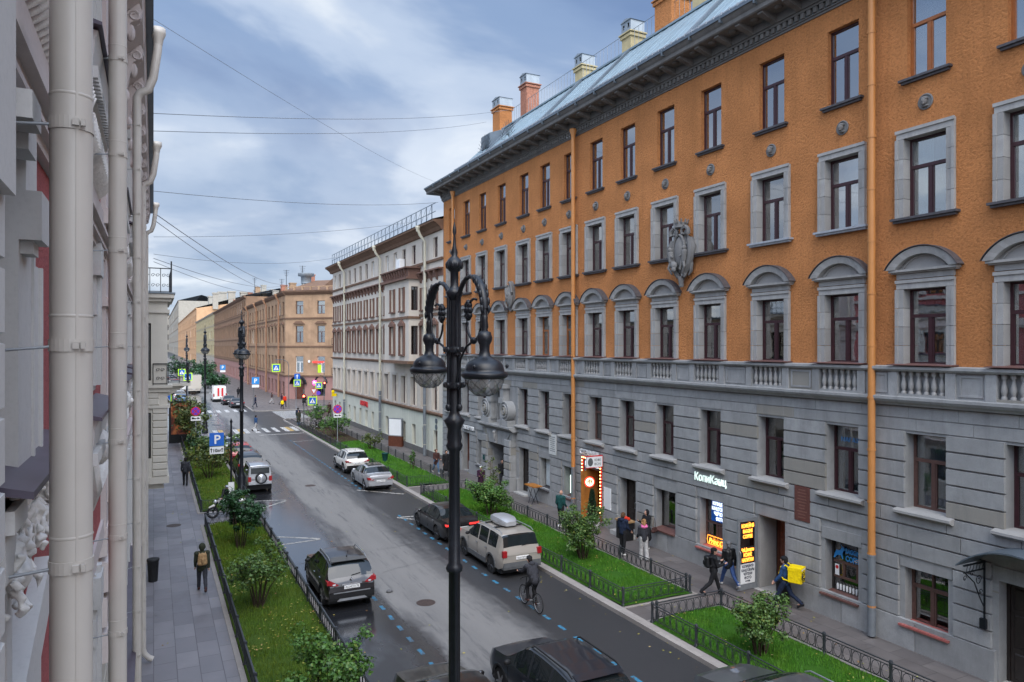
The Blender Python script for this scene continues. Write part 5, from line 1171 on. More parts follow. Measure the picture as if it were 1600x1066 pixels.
# road markings
def mark(name, pts, mat, z=0.004):
    b = MB()
    for p in pts: b.add([(x, y, RZ + z) for x, y in p], [tuple(range(len(p)))])
    return struct(b.build(name, mat))
def line(x0, y0, x1, y1, w):
    d = Vector((x1 - x0, y1 - y0)).normalized(); n_ = Vector((-d.y, d.x)) * w / 2; return [(x0 - n_.x, y0 - n_.y), (x1 - n_.x, y1 - n_.y), (x1 + n_.x, y1 + n_.y), (x0 + n_.x, y0 + n_.y)]
mark('road_marking', [[(7.02, y), (7.15, y), (7.15, y + 0.42), (7.02, y + 0.42)] for y in [10 + i * 1.0 for i in range(17)]] + [[(11.68, y), (11.81, y), (11.81, y + 0.42), (11.68, y + 0.42)] for y in [10.7 + i * 1.0 for i in range(27)] + [45 + i * 0.95 for i in range(28)]], 'road_blue')
mark('road_marking', [line(5.15, 35.5, 7.0, 34.2, 0.16), line(4.95, 33.9, 7.0, 34.1, 0.16), line(5.2, 44.2, 6.95, 43.7, 0.16), line(5.15, 41.8, 6.95, 43.5, 0.16), line(11.45, 44.7, 13.7, 42.2, 0.16), line(12.1, 44.3, 13.8, 44.0, 0.16), line(11.5, 36.6, 13.0, 36.4, 0.16), line(11.55, 36.5, 12.6, 35.4, 0.16), line(11.6, 70.0, 13.9, 70.3, 0.14)], 'road_worn_white')
zs = [x for x in [5.6 + i * 1.0 for i in range(10)]]
mark('zebra_crossing', [[(x, 78.9), (x + 0.45, 78.9), (x + 0.45, 83.2), (x, 83.2)] for i, x in enumerate(zs) if i not in (1, 9)] + [[(x, 105.2), (x + 0.5, 105.2), (x + 0.5, 109.2), (x, 109.2)] for x in [3.4 + i * 1.1 for i in range(8)]] + [[(14.6, y), (17.8, y), (17.8, y + 0.7), (14.6, y + 0.7)] for y in [92.0 + i * 1.2 for i in range(10)]], 'road_white')
mark('zebra_crossing', [[(x + 0.45, 78.9), (x + 0.9, 78.9), (x + 0.9, 83.2), (x + 0.45, 83.2)] for x in (zs[0] + 0.1, zs[2], zs[7])] , 'road_yellow')
mark('stop_line', [[(9.6, 76.4), (14.1, 76.4), (14.1, 76.8), (9.6, 76.8)]], 'road_worn_white'); mark('road_marking', [line(-20 + i * 3.0, 98.2, -18.4 + i * 3.0, 98.2, 0.14) for i in range(24)], 'road_worn_white')
plain('asphalt_patch', (0.030, 0.030, 0.032), 0.5, 0, 0.25, 5, 0.5, 0.4, 120); plain('asphalt_seam', (0.035, 0.035, 0.036), 0.4, 0, 0.3, 5)
rp = random.Random(12)
def seam(x, y, dx, dy, n): p = []; [p.append((x + dx * i + rp.uniform(-.05, .05), y + dy * i + rp.uniform(-.05, .05))) for i in range(n)]; return [line(*p[i], *p[i + 1], rp.uniform(0.012, 0.03)) for i in range(n - 1)]
mark('road_crack', seam(5.3, 30.6, 0.4, 0.06, 18) + seam(8.2, 28, 0.35, 0.12, 14) + seam(12.0, 17, 0.3, -0.1, 7) + seam(7.6, 50, 0.3, 0.2, 15), 'asphalt_seam', 0.003)
# manhole covers, leaves
for k, (x, y, lb) in enumerate(((9.1, 47.5, 'round iron manhole cover in the dry strip of road beside the silver sedan'), (8.6, 24.0, 'round iron manhole cover in the road opposite the dark crossover'), (0.9, 39.5, 'round iron manhole cover in the grey pavement by the motorcycle'))):
    t = thing('manhole_cover', lb, 'manhole', (x, y, RZ if x > 4 else PZ)); b = MB(); b.lathe([(0.0, 0.008), (0.30, 0.008), (0.34, 0.006), (0.34, -0.05)], (0, 0, 0), 24, False, False); b.build('cover', 'iron_rust', t)
s = Mat('leaf_litter'); s.set('Base Color', s.ramp(s.island(), [(0.0, (0.42, 0.32, 0.05)), (0.5, (0.30, 0.33, 0.07)), (0.8, (0.35, 0.16, 0.05)), (1.0, (0.5, 0.45, 0.2))])); s.set('Roughness', 0.7)
b = MB(); rl = random.Random(41)
def litter(n, x0, x1, y0, y1, z, cl=0.0):
    for _ in range(n):
        x, y, a, r_ = rl.uniform(x0, x1), rl.uniform(y0, y1), rl.uniform(0, 6.28), rl.uniform(0.022, 0.05)
        if cl and mnoise.noise((x, y * 0.6, 9)) < cl: continue
        v = [(x + r_ * k_ * math.cos(a + t), y + r_ * k_ * math.sin(a + t), z + rl.uniform(0, 0.02)) for t, k_ in ((0, 1.3), (1.2, 0.7), (3.14, 0.9), (4.9, 0.7))]
        b.add(v, [(0, 1, 2, 3)])
litter(1100, 2.4, 4.8, 9, 38, 0.17, 0.02); litter(1200, 2.4, 4.8, 42, 74, 0.17, -0.1); litter(500, 14.6, 17.2, 10, 41, 0.18, 0.05); litter(70, 13.2, 14.1, 10, 45, RZ + 0.008); litter(60, 0.2, 2.1, 9, 60, PZ + 0.006); litter(40, 5.0, 12, 10, 45, RZ + 0.008); litter(80, 17.6, 19.8, 10, 50, PZ + 0.006)
tag(b.build('fallen_leaves', 'leaf_litter'), 'small yellow fallen leaves scattered over lawns and road edge', 'leaves', kind='stuff')
t = thing('crumpled_bag', 'crumpled white bag lying on the road right of the dark crossover', 'litter', (7.75, 25.6, RZ)); b = MB(); b.ball((0, 0, 0.05), (0.12, 0.09, 0.06), 8, 6); b.ball((0.09, 0.03, 0.03), (0.07, 0.06, 0.03), 7, 5); b.build('bag', 'cloth_grey', t)
# ------------------------------------------------------------------ low iron fences round the lawns
def fence(label, pts, oval=True, h=0.62, step=2.0, fine=True):
    t = thing('iron_fence', label, 'fence', (pts[0][0], pts[0][1], PZ), 0, 'low iron fences round the lawns'); ox, oy = pts[0]
    rail, inf, posts = MB(), MB(), []
    for (xa, ya), (xb, yb) in zip(pts, pts[1:]):
        L_ = math.hypot(xb - xa, yb - ya); n = max(1, round(L_ / step)); m0, m1 = rail.mark(), inf.mark()
        T_ = Matrix.Translation((xa - ox, ya - oy, 0)) @ Matrix.Rotation(math.atan2(yb - ya, xb - xa), 4, 'Z')
        rail.box(0, L_, -0.022, 0.022, h - 0.02, h); rail.box(0, L_, -0.012, 0.012, 0.12, 0.14); rail.box(0, L_, -0.01, 0.01, h - 0.10, h - 0.085)
        for k in range(n + 1):
            p = T_ @ Vector((L_ * k / n, 0, 0))
            if not any((p - q).length < 0.2 for q in posts): posts.append(p)
        w = 0.30; m = max(1, int(L_ / w)); w = L_ / m
        for k in range(m):
            x = (k + 0.5) * w
            if fine:
                if oval:
                    inf.tube([(x + w * 0.40 * math.cos(R(a)), 0, 0.33 + 0.19 * math.sin(R(a))) for a in range(0, 360, 36)], 0.010, 4, True)
                    inf.box(x - w / 2 - 0.008, x - w / 2 + 0.008, -0.008, 0.008, 0.14, h - 0.1)
                else: inf.tube([(x + w * 0.42 * math.cos(R(a)), 0, 0.33 + 0.19 * math.sin(R(a))) for a in range(0, 360, 45)], 0.010, 4, True); inf.box(x - w / 2 - 0.008, x - w / 2 + 0.008, -0.008, 0.008, 0.14, h - 0.1)
            else:
                for q in (-0.25, 0.25): inf.box(x + q * w - 0.009, x + q * w + 0.009, -0.008, 0.008, 0.14, h - 0.1)
        rail.xf(m0, T_); inf.xf(m1, T_)
    rail.build('rail', 'iron_fence', t); inf.build('infill_panel', 'iron_fence', t)
    def post(b): b.lathe([(0.075, -0.02), (0.075, 0.05), (0.05, 0.09), (0.042, 0.14), (0.042, h - 0.06), (0.055, h - 0.02), (0.055, h + 0.02), (0.04, h + 0.06), (0.0, h + 0.075)], (0, 0, 0), 8)
    for p in posts[:100]: sub('fpost', 'post', post, 'iron_fence', t, tuple(p))
    return t
fence('black iron fence of the near left lawn along the grey pavement', [(2.3, 4), (2.3, 38.6), (4.8, 38.6)], step=2.2)
fence('black iron fence of the near left lawn along the road', [(4.8, 4), (4.8, 38.4)], step=2.2)
fence('black iron fence of the far left lawn beside the walking man', [(4.8, 50), (4.8, 42.0), (2.3, 42.0), (2.3, 75.4)], fine=False, step=2.4)
fence('dark iron fence of the far right lawn along the road and its rounded near corner', [(14.42, 82), (14.42, 43.8), (17.3, 43.8), (17.3, 45)], fine=False)
fence('dark iron fence of the far right lawn along the pavement by the white building', [(17.34, 45.4), (17.34, 81.8)], fine=False)
fence('iron fence with ovals round the middle right lawn beside the road', [(14.42, 41.1), (14.42, 20.3), (17.34, 20.3)], step=2.0)
fence('iron fence with ovals of the middle right lawn along the shop pavement', [(14.6, 41.1), (17.34, 41.1), (17.34, 20.5)], step=2.0)
fence('iron fence with ovals of the near right lawn beside the road', [(14.42, 18.7), (14.42, 4)], step=2.0)
fence('iron fence with ovals of the near right lawn along the courier pavement', [(14.6, 18.7), (17.34, 18.7), (17.34, 4)], step=2.0)
# ------------------------------------------------------------------ shrubs
def leafmat(name, c1, c2, c3, rough=0.45):
    s = Mat(name); s.set('Base Color', s.ramp(s.island(), [(0.0, c1), (0.45, c2), (0.9, c2), (1.0, c3)])); s.set('Roughness', rough); s.set('Specular IOR Level', 0.4)
    return s.m
leafmat('leaf_lilac', (0.030, 0.074, 0.015), (0.078, 0.145, 0.030), (0.19, 0.21, 0.035)); leafmat('leaf_fresh', (0.035, 0.095, 0.016), (0.075, 0.17, 0.028), (0.16, 0.22, 0.04)); leafmat('leaf_dark', (0.010, 0.040, 0.012), (0.024, 0.075, 0.022), (0.05, 0.10, 0.03)); leafmat('leaf_autumn', (0.04, 0.07, 0.015), (0.09, 0.12, 0.025), (0.22, 0.18, 0.03))
leafmat('leaf_cypress', (0.010, 0.030, 0.016), (0.022, 0.052, 0.026), (0.045, 0.07, 0.025), 0.7)
def shrub(label, x, y, h, r, n, leaf=0.085, mat='leaf_lilac', bare=0.25, stems=7, seed=1, z=PZ, group='shrubs in the lawns', name='shrub', lean=(0, 0), flat=1.0):
    rn = random.Random(seed); t = thing(name, label, 'shrub', (x, y, z + 0.05), 0, group)
    wood = MB(); tips = []
    for k in range(stems):
        a = 6.283 * k / stems + rn.uniform(-0.4, 0.4); rr = r * rn.uniform(0.25, 0.85); hh = h * rn.uniform(0.55, 1.12) * (1 - 0.30 * rr / r); rr *= rn.uniform(0.8, 1.3)
        p0 = Vector((0.12 * math.cos(a), 0.12 * math.sin(a), -0.08)); p3 = Vector((rr * math.cos(a) + lean[0] * h, rr * math.sin(a) * flat + lean[1] * h, hh)); p1 = p0.lerp(p3, 0.35) + Vector((rn.uniform(-.06, .06), rn.uniform(-.06, .06), 0.12 * h)); p2 = p0.lerp(p3, 0.7) + Vector((rn.uniform(-.06, .06), rn.uniform(-.06, .06), 0.08 * h))
        wood.tube([p0, p1, p2, p3], [0.028, 0.02, 0.013, 0.005], 5); tips += [(p2.lerp(p3, 0.2), 0.30 * r * rn.uniform(0.7, 1.2)), (p3, 0.26 * r * rn.uniform(0.6, 1.25))]
        for q in range(5):
            s0 = p1.lerp(p2, rn.random()) if rn.random() < 0.5 else p2.lerp(p3, rn.random()); d = Vector((rn.gauss(0, 1), rn.gauss(0, 1) * flat, rn.uniform(-0.1, 0.9))).normalized() * r * rn.uniform(0.3, 0.6); e = s0 + d
            if e.z < bare * h: e.z = bare * h + rn.uniform(0, 0.1) * h
            wood.tube([s0, s0.lerp(e, 0.5) + Vector((0, 0, 0.03)), e], [0.010, 0.007, 0.003], 4); tips.append((e, 0.26 * r * rn.uniform(0.5, 1.3)))
    wood.build('stems', 'bark', t)
    lv = MB()
    for _ in range(n):
        c, rad = rn.choice(tips); d = Vector((rn.gauss(0, 1), rn.gauss(0, 1), rn.gauss(0, 0.75))); d = d.normalized() * rad * (rn.random() ** 0.45)
        p = c + d
        if p.z < bare * h * 0.8: continue
        nrm = (d.normalized() * 0.6 + Vector((rn.gauss(0, 0.5), rn.gauss(0, 0.5), 0.75 + rn.gauss(0, 0.4)))).normalized(); u = nrm.cross(Vector((rn.gauss(0, 1), rn.gauss(0, 1), rn.gauss(0, 1)))).normalized(); v = nrm.cross(u); s_ = leaf * rn.uniform(0.6, 1.15)
        o = lv.add([p - u * s_ * 0.5, p + v * s_ * 0.42 - u * s_ * 0.12 + nrm * 0.012, p + u * s_ * 0.62 - nrm * 0.01, p - v * s_ * 0.42 - u * s_ * 0.12 + nrm * 0.012], [(0, 1, 2), (0, 2, 3)], True)
    lv.build('foliage', mat, t)
    return t
shrub('large pale-leaved lilac bush at the near end of the left lawn', 3.65, 17.0, 2.1, 0.95, 4600, 0.10, 'leaf_fresh', 0.2, 9, 1)
shrub('open lilac shrub with bare stems standing mid lawn by the dark crossover', 3.2, 25.7, 2.3, 1.05, 2600, 0.10, 'leaf_lilac', 0.42, 9, 2, lean=(0.05, 0))
shrub('dense dark green lilac bush at the far end of the near left lawn', 3.4, 33.4, 2.7, 0.95, 4600, 0.115, 'leaf_dark', 0.3, 8, 3)
shrub('thin yellowing shrub left of the parking sign', 3.35, 52, 3.0, 1.5, 1500, 0.17, 'leaf_autumn', 0.35, 8, 4); shrub('leafy shrub below the parking sign beside the silver off-roader', 4.2, 56, 2.8, 1.2, 1500, 0.17, 'leaf_lilac', 0.3, 7, 5); shrub('small dark shrub near the second lamp post', 3.0, 60, 2.4, 1.0, 1300, 0.17, 'leaf_dark', 0.25, 7, 6)
shrub('wide shrub with olive leaves in front of the advertising pillar', 2.9, 69, 4.2, 2.1, 2200, 0.22, 'leaf_autumn', 0.35, 9, 7, name='shrub')
shrub('round leafy bush on the middle right lawn behind the roof-box car', 15.7, 33.9, 1.9, 1.05, 5200, 0.10, 'leaf_fresh', 0.0, 9, 8)
shrub('bare sapling with few leaves beside the shop pavement', 17.15, 37.2, 2.6, 0.7, 260, 0.13, 'leaf_autumn', 0.2, 5, 9); shrub('broad green bush on the middle right lawn in front of the potted cypress', 16.0, 25.4, 2.1, 1.0, 6500, 0.085, 'leaf_lilac', 0.0, 10, 10)
shrub('dense dark lilac bush on the near right lawn in front of the courier', 15.6, 15.25, 1.8, 0.74, 6500, 0.08, 'leaf_lilac', 0.0, 10, 11); shrub('bright bushy shrub by the far right corner lawn', 15.9, 78.5, 2.6, 1.2, 700, 0.2, 'leaf_fresh', 0.3, 7, 12)
shrub('low bright bush on the bare soil of the far right lawn', 16.0, 70.5, 2.1, 1.5, 900, 0.2, 'leaf_fresh', 0.1, 8, 13); shrub('small sparse shrub against the fence by the white building', 16.7, 60.5, 1.8, 0.9, 500, 0.17, 'leaf_autumn', 0.1, 6, 14); shrub('tiny green sapling by the pavement fence near the walking couple', 16.7, 49.5, 1.4, 0.4, 150, 0.15, 'leaf_fresh', 0.2, 4, 15)
for k, (x, y, h_, lb) in enumerate(((10.3, 165, 5.5, 'dark bushes beyond the white van on the far street'), (9.8, 185, 6, 'tall dark bush behind the beige truck'), (11.3, 150, 4, 'low dark bush beside the far pavement behind the van'), (5.4, 190, 6, 'dark bush at the far left of the distant street'))):
    shrub(lb, x, y, h_, h_ * 0.55, 1100, 0.45, 'leaf_dark', 0.05, 8, 30 + k, group='bushes on the far street')
t = [o for o in COL.objects if o.name == 'potted_cypress'][0]
lv = MB(); rn = random.Random(6)
for _ in range(2600):
    z = rn.uniform(0.5, 1.95); rad = 0.25 * (1 - (z - 0.5) / 1.5) ** 0.7 * min(1, (z - 0.42) * 5) + 0.02; a = rn.uniform(0, 6.28); rr = rad * rn.random() ** 0.4
    p = Vector((rr * math.cos(a), rr * math.sin(a), z)); u = Vector((math.cos(a) * 0.5 + rn.gauss(0, 0.3), math.sin(a) * 0.5 + rn.gauss(0, 0.3), 1)).normalized(); v = u.cross(Vector((rn.gauss(0, 1), rn.gauss(0, 1), rn.gauss(0, 1)))).normalized(); lv.add([p, p + u * 0.05 + v * 0.018, p + u * 0.09, p + u * 0.05 - v * 0.018], [(0, 1, 2, 3)], True)
lv.build('foliage', 'leaf_cypress', t)
# ------------------------------------------------------------------ street lamps
s = Mat('lamp_glass'); n_, l_ = s.n, s.l
tr = n_.new("ShaderNodeBsdfTransparent"); tr.inputs[0].default_value = (0.72, 0.74, 0.76, 1); gl = n_.new("ShaderNodeBsdfGlossy"); gl.inputs['Roughness'].default_value = 0.12; df = n_.new("ShaderNodeBsdfDiffuse"); df.inputs[0].default_value = (0.42, 0.42, 0.40, 1)
m1 = n_.new("ShaderNodeMixShader"); m1.inputs[0].default_value = 0.3; l_.new(tr.outputs[0], m1.inputs[1]); l_.new(df.outputs[0], m1.inputs[2]); m2 = n_.new("ShaderNodeMixShader"); m2.inputs[0].default_value = 0.16; l_.new(m1.outputs[0], m2.inputs[1]); l_.new(gl.outputs[0], m2.inputs[2]); l_.new(m2.outputs[0], s.out.inputs[0]); n_.remove(s.b)
LGRP = 'two-armed iron street lamps in the left lawn'
lamp = thing('street_lamp', 'tall black two-armed street lamp nearest in the middle of the street view', 'street lamp', (4.72, 11.7, RZ), R(90), LGRP)
b = MB(); b.lathe([(0.30, 0), (0.30, 0.5), (0.22, 0.6), (0.24, 1.2), (0.17, 1.35), (0.125, 1.6), (0.105, 2.0), (0.10, 5.10), (0.135, 5.12), (0.15, 5.17), (0.135, 5.22), (0.105, 5.26), (0.095, 7.22), (0.13, 7.25), (0.15, 7.32), (0.12, 7.38), (0.135, 7.46), (0.115, 7.6), (0.15, 7.68), (0.19, 7.76), (0.12, 7.82), (0.085, 7.9), (0.075, 9.9)], (0, 0, 0), 20); b.build('post', 'iron_black', lamp)
b = MB(); b.lathe([(0.08, 9.86), (0.13, 9.93), (0.16, 10.0), (0.10, 10.06), (0.072, 10.12), (0.072, 10.36), (0.10, 10.38), (0.145, 10.46), (0.15, 10.52), (0.11, 10.58), (0.05, 10.64), (0.06, 10.70), (0.03, 10.82), (0.018, 11.0), (0.035, 11.06), (0.03, 11.12), (0.006, 11.24)], (0, 0, 0), 14)
for k in range(10): a = 6.283 * k / 10; b.ball((0.125 * math.cos(a), 0.125 * math.sin(a), 10.48), (0.035, 0.035, 0.07), 6, 5)
b.build('finial', 'iron_black', lamp)
b = MB()
for a in (90, 210, 330):
    x, y = 0.115 * math.cos(R(a)), 0.115 * math.sin(R(a)); b.tube([(x, y, 8.05), (x, y, 9.9)], 0.028, 8); b.ball((x, y, 7.99), (0.055, 0.055, 0.07), 8, 6)
for z in (8.38, 9.0): b.lathe([(0.12, -0.05), (0.17, -0.05), (0.175, 0.0), (0.17, 0.05), (0.12, 0.05)], (0, 0, z), 14, False); [b.ball((0.17 * math.cos(R(a)), 0.17 * math.sin(R(a)), z), (0.035, 0.035, 0.05), 6, 5) for a in range(0, 360, 60)]
b.build('shaft_cluster', 'iron_black', lamp)
def lamp_arm(sx):
    b = MB(); cx = 0.70
    pts = [(sx * 0.12, 0, 8.9), (sx * 0.12, 0, 9.5)] + [(sx * (cx - 0.58 * math.cos(R(a))), 0, 9.62 + 0.60 * math.sin(R(a))) for a in range(0, 190, 15)] + [(sx * 1.28, 0, 9.5)]
    b.tube(pts, 0.042, 9); b.lathe([(0.04, 0.28), (0.055, 0.25), (0.05, 0.2), (0.065, 0.1), (0.05, 0.05), (0.07, 0.0)], (sx * 1.28, 0, 9.27), 10)
    # acanthus sheath
    sh = [(sx * (cx - 0.58 * math.cos(R(a))), 0, 9.62 + 0.60 * math.sin(R(a))) for a in range(105, 182, 12)]; b.tube(sh, [0.05, 0.07, 0.075, 0.08, 0.07, 0.075, 0.06], 9)
    for k, p in enumerate(sh[1:]):
        for q in (-1, 0, 1): b.ball((p[0] + sx * 0.03 * abs(q), q * 0.06, p[2]), (0.03, 0.03, 0.07), 6, 5)
    arm = b.build('arm', 'iron_black', lamp)
    c = MB()
    c.tube([(sx * (0.86 + 0.30 * math.cos(R(a))), 0, 9.50 + 0.34 * math.sin(R(a))) for a in range(70, 292, 15)], 0.022, 6)
    c.tube([(sx * (0.86 + 0.30 * math.cos(R(a))), 0, 9.50 + 0.34 * math.sin(R(a))) for a in range(290, 372, 15)] + [(sx * 1.26, 0, 9.75)], 0.022, 6)
    c.tube([(sx * 0.10, 0, 8.42), (sx * 0.17, 0, 8.6), (sx * 0.30, 0, 8.86), (sx * 0.55, 0, 9.06), (sx * 0.86, 0, 9.15)], 0.022, 6); c.ball((sx * 0.84, 0, 9.15), (0.08, 0.06, 0.06), 8, 6); c.tube([(sx * 0.10, 0, 8.42), (sx * 0.2, 0, 8.3), (sx * 0.3, 0, 8.36), (sx * 0.34, 0, 8.44)], 0.02, 6)
    for k in range(8): a = 6.283 * k / 8; c.ball((sx * 0.62 + 0.075 * math.cos(a), 0, 9.66 + 0.12 * math.sin(a)), (0.05, 0.05, 0.06), 6, 5)
    c.ball((sx * 0.62, 0, 9.66), (0.06, 0.07, 0.07), 8, 6); c.build('scroll', 'iron_black', arm)
    d = MB()
    d.lathe([(0.06, 9.30), (0.10, 9.28), (0.125, 9.2), (0.12, 9.15), (0.085, 9.08), (0.08, 8.98), (0.10, 8.9), (0.16, 8.86), (0.245, 8.82), (0.295, 8.76), (0.315, 8.69), (0.32, 8.655), (0.36, 8.645), (0.378, 8.61), (0.365, 8.57), (0.33, 8.545), (0.32, 8.56), (0.0, 8.7)], (sx * 1.28, 0, 0), 28, True, False); [d.ball((sx * 1.28 + 0.36 * math.cos(R(a)), 0.36 * math.sin(R(a)), 8.74), (0.03, 0.03, 0.035), 6, 5) for a in (10, 130, 250)]
    head = d.build('lamp_head', 'iron_black', lamp)
    e = MB(); e.lathe([(0.315, 8.46), (0.305, 8.38), (0.26, 8.28), (0.18, 8.20), (0.08, 8.165), (0.0, 8.16)], (sx * 1.28, 0, 0.10), 24, True, False); e.build('lamp_glass', 'lamp_glass', head)
    f = MB()
    for k in range(10):
        a0 = 36 * k
        for tw in (1, -1): f.tube([(sx * 1.28 + r_ * 1.012 * math.cos(R(a0 + tw * q)), r_ * 1.012 * math.sin(R(a0 + tw * q)), z + 0.10) for r_, z, q in ((0.315, 8.46, 0), (0.305, 8.38, 14), (0.26, 8.28, 34), (0.18, 8.20, 58), (0.08, 8.162, 90))], 0.0035, 3)
    f.build('wire_guard', 'iron_black', head); e = MB(); e.ball((sx * 1.28, 0, 8.50), (0.07, 0.07, 0.11), 10, 8); e.build('bulb', 'white_paint', head)
lamp_arm(1); lamp_arm(-1)
for k, (y, lb) in enumerate(((45.7, 'second black two-armed street lamp, beside the silver off-roader'), (79.8, 'third black two-armed street lamp, before the zebra crossing'), (114, 'fourth black two-armed street lamp, beyond the crossing in the distance'))): dup(lamp, (4.72 if y < 100 else 4.3, y, RZ), R(90), lb)

# ------------------------------------------------------------------ traffic signs and signals
def ped_symbol(parent, c, w, back='sign_blue'):
    """walking figure in a white triangle on blue with lime border, in the plane facing -y"""
    x, z = c; h = w / 2
    b = MB(); b.box(x - h, x + h, -0.015, 0.015, z - h, z + h); p = b.build('sign_plate', 'sign_lime', parent)
    b = MB(); q = h * 0.76; b.box(x - q, x + q, -0.022, -0.015, z - q, z + q); b.build('blue_field', back, p)
    b = MB(); b.ext([(x - q * 0.82, z - q * 0.68), (x + q * 0.82, z - q * 0.68), (x, z + q * 0.80)], 'y', -0.029, -0.022); b.build('white_triangle', 'sign_white', p)
    b = MB(); k = q * 0.42; y0, y1 = -0.036, -0.029
    b.ext([(x + k * 0.22 * math.cos(R(a)), z + k * 0.55 + k * 0.22 * math.sin(R(a))) for a in range(0, 360, 40)], 'y', y0, y1)
    b.ext([(x - 0.22 * k, z + 0.3 * k), (x + 0.22 * k, z + 0.3 * k), (x + 0.18 * k, z - 0.5 * k), (x - 0.18 * k, z - 0.5 * k)], 'y', y0, y1)
    b.ext([(x - 0.18 * k, z - 0.5 * k), (x + 0.02 * k, z - 0.5 * k), (x - 0.45 * k, z - 1.35 * k), (x - 0.7 * k, z - 1.35 * k)], 'y', y0, y1); b.ext([(x, z - 0.5 * k), (x + 0.2 * k, z - 0.5 * k), (x + 0.65 * k, z - 1.35 * k), (x + 0.42 * k, z - 1.35 * k)], 'y', y0, y1)
    b.ext([(x + 0.15 * k, z + 0.25 * k), (x + 0.6 * k, z - 0.2 * k), (x + 0.48 * k, z - 0.3 * k), (x + 0.12 * k, z)], 'y', y0, y1); b.build('walking_figure', 'sign_black', p)
    return p
def pole(t, h, r=0.038, mat='galvanised', base=True):
    b = MB(); b.tube([(0, 0, 0), (0, 0, h)], r, 8)
    if base: b.tube([(0, 0, 0), (0, 0, 0.35)], r * 1.8, 8)
    b.build('pole', mat, t)
def disc(t, name, x, z, r, mat, y0, y1, seg=24): b = MB(); b.ext([(x + r * math.cos(R(360 * k / seg)), z + r * math.sin(R(360 * k / seg))) for k in range(seg)], 'y', y0, y1); return b.build(name, mat, t)
def nostop(t, x, z, r=0.35):
    p = disc(t, 'sign_disc', x, z, r, 'sign_red', -0.07, -0.05); disc(p, 'blue_disc', x, z, r * 0.82, 'sign_violet', -0.077, -0.07); b = MB()
    for a in (45, -45): m = b.mark(); b.box(-r * 0.84, r * 0.84, -0.084 - 0.002 * (a > 0), -0.077, -r * 0.085, r * 0.085); b.xf(m, Matrix.Translation((x, 0, z)) @ Matrix.Rotation(R(a), 4, 'Y'))
    b.build('red_cross', 'sign_red', p)
def tow_plate(t, x, z):
    b = MB(); b.box(x - 0.35, x + 0.35, -0.07, -0.05, z - 0.17, z + 0.17); p = b.build('tow_plate', 'sign_white', t)
    b = MB(); b.ext([(x - 0.28, z - 0.05), (x + 0.02, z - 0.05), (x + 0.02, z + 0.04), (x - 0.10, z + 0.04), (x - 0.16, z + 0.10), (x - 0.28, z + 0.10)], 'y', -0.076, -0.07); b.ext([(x + 0.02, z + 0.0), (x + 0.16, z + 0.12), (x + 0.18, z + 0.10), (x + 0.06, z - 0.02)], 'y', -0.077, -0.071); b.ext([(x + 0.10, z - 0.06), (x + 0.30, z - 0.02), (x + 0.28, z + 0.04), (x + 0.20, z + 0.09), (x + 0.12, z + 0.03)], 'y', -0.0765, -0.07); b.build('tow_truck_symbol', 'sign_black', p)
# parking sign
t = thing('parking_sign', 'blue parking sign with a white plate on a thin dark post in the left lawn', 'sign', (3.52, 38.9, PZ), 0); pole(t, 5.05, 0.045, 'iron_black')
b = MB(); b.box(-1.02, -0.34, -0.02, 0.0, 3.92, 4.58); p = b.build('sign_plate', 'sign_blue', t); lettering('P', 0.62, 'sign_white', p, (-0.66, -0.03, 4.04), depth=0.006, bold=0.012)
b = MB(); b.box(-1.01, -0.35, -0.02, 0.0, 3.52, 3.88); p = b.build('lower_plate', 'sign_white', t); lettering('10м', 0.22, 'sign_black', p, (-0.68, -0.03, 3.62), depth=0.004, bold=0.006)
b = MB()
for x in (-0.93, -0.43): b.ext([(x - 0.02, 3.6), (x + 0.02, 3.6), (x + 0.02, 3.74), (x + 0.06, 3.74), (x, 3.82), (x - 0.06, 3.74), (x - 0.02, 3.74)], 'y', -0.027, -0.02)
b.build('arrows', 'sign_black', p); b = MB(); b.tube([(0, 0.01, 4.4), (-1.0, 0.01, 4.4)], 0.02, 6); b.tube([(0, 0.01, 3.75), (-0.95, 0.01, 3.75)], 0.016, 6); b.build('bracket', 'iron_black', t); b = MB(); b.box(-0.14, 0.14, -0.065, -0.05, 1.5, 2.05); b.build('paper_notice', 'sign_white', t); b = MB(); b.lathe([(0.05, 5.05), (0.07, 5.1), (0.0, 5.3)], (0, 0, 0), 8); b.build('finial', 'iron_black', t)
t = thing('no_stopping_sign', 'round blue and red no stopping sign above the shrub by the advertising pillar', 'sign', (2.95, 61.2, PZ), R(-10), 'no stopping signs'); pole(t, 4.3); nostop(t, 0, 3.85); tow_plate(t, 0, 3.28)
t = thing('no_stopping_sign', 'round blue and red no stopping sign in the far right lawn by the white building', 'sign', (15.0, 65.6, PZ), R(-5), 'no stopping signs'); pole(t, 3.7); nostop(t, 0, 3.2, 0.4); tow_plate(t, 0, 2.6)
emit('signal_red', (1.0, 0.06, 0.03), 14.0, (0.6, 0.02, 0.02))
def signal(t, x, z, y=-0.1):
    b = MB(); b.box(x - 0.17, x + 0.17, y, y + 0.2, z - 0.5, z + 0.5)
    for k in (-0.3, 0, 0.3): m = b.mark(); b.tube([(x + 0.13 * math.cos(R(a)), y - 0.12, z + k + 0.13 * math.sin(R(a))) for a in range(-10, 200, 30)], 0.03, 4)
    p = b.build('signal_housing', 'sign_black', t); disc(p, 'red_light', x, z + 0.3, 0.125, 'signal_red', y - 0.03, y); disc(p, 'dark_lenses', x, z, 0.11, 'plastic_black', y - 0.02, y); disc(p, 'dark_lenses', x, z - 0.3, 0.11, 'plastic_black', y - 0.02, y)
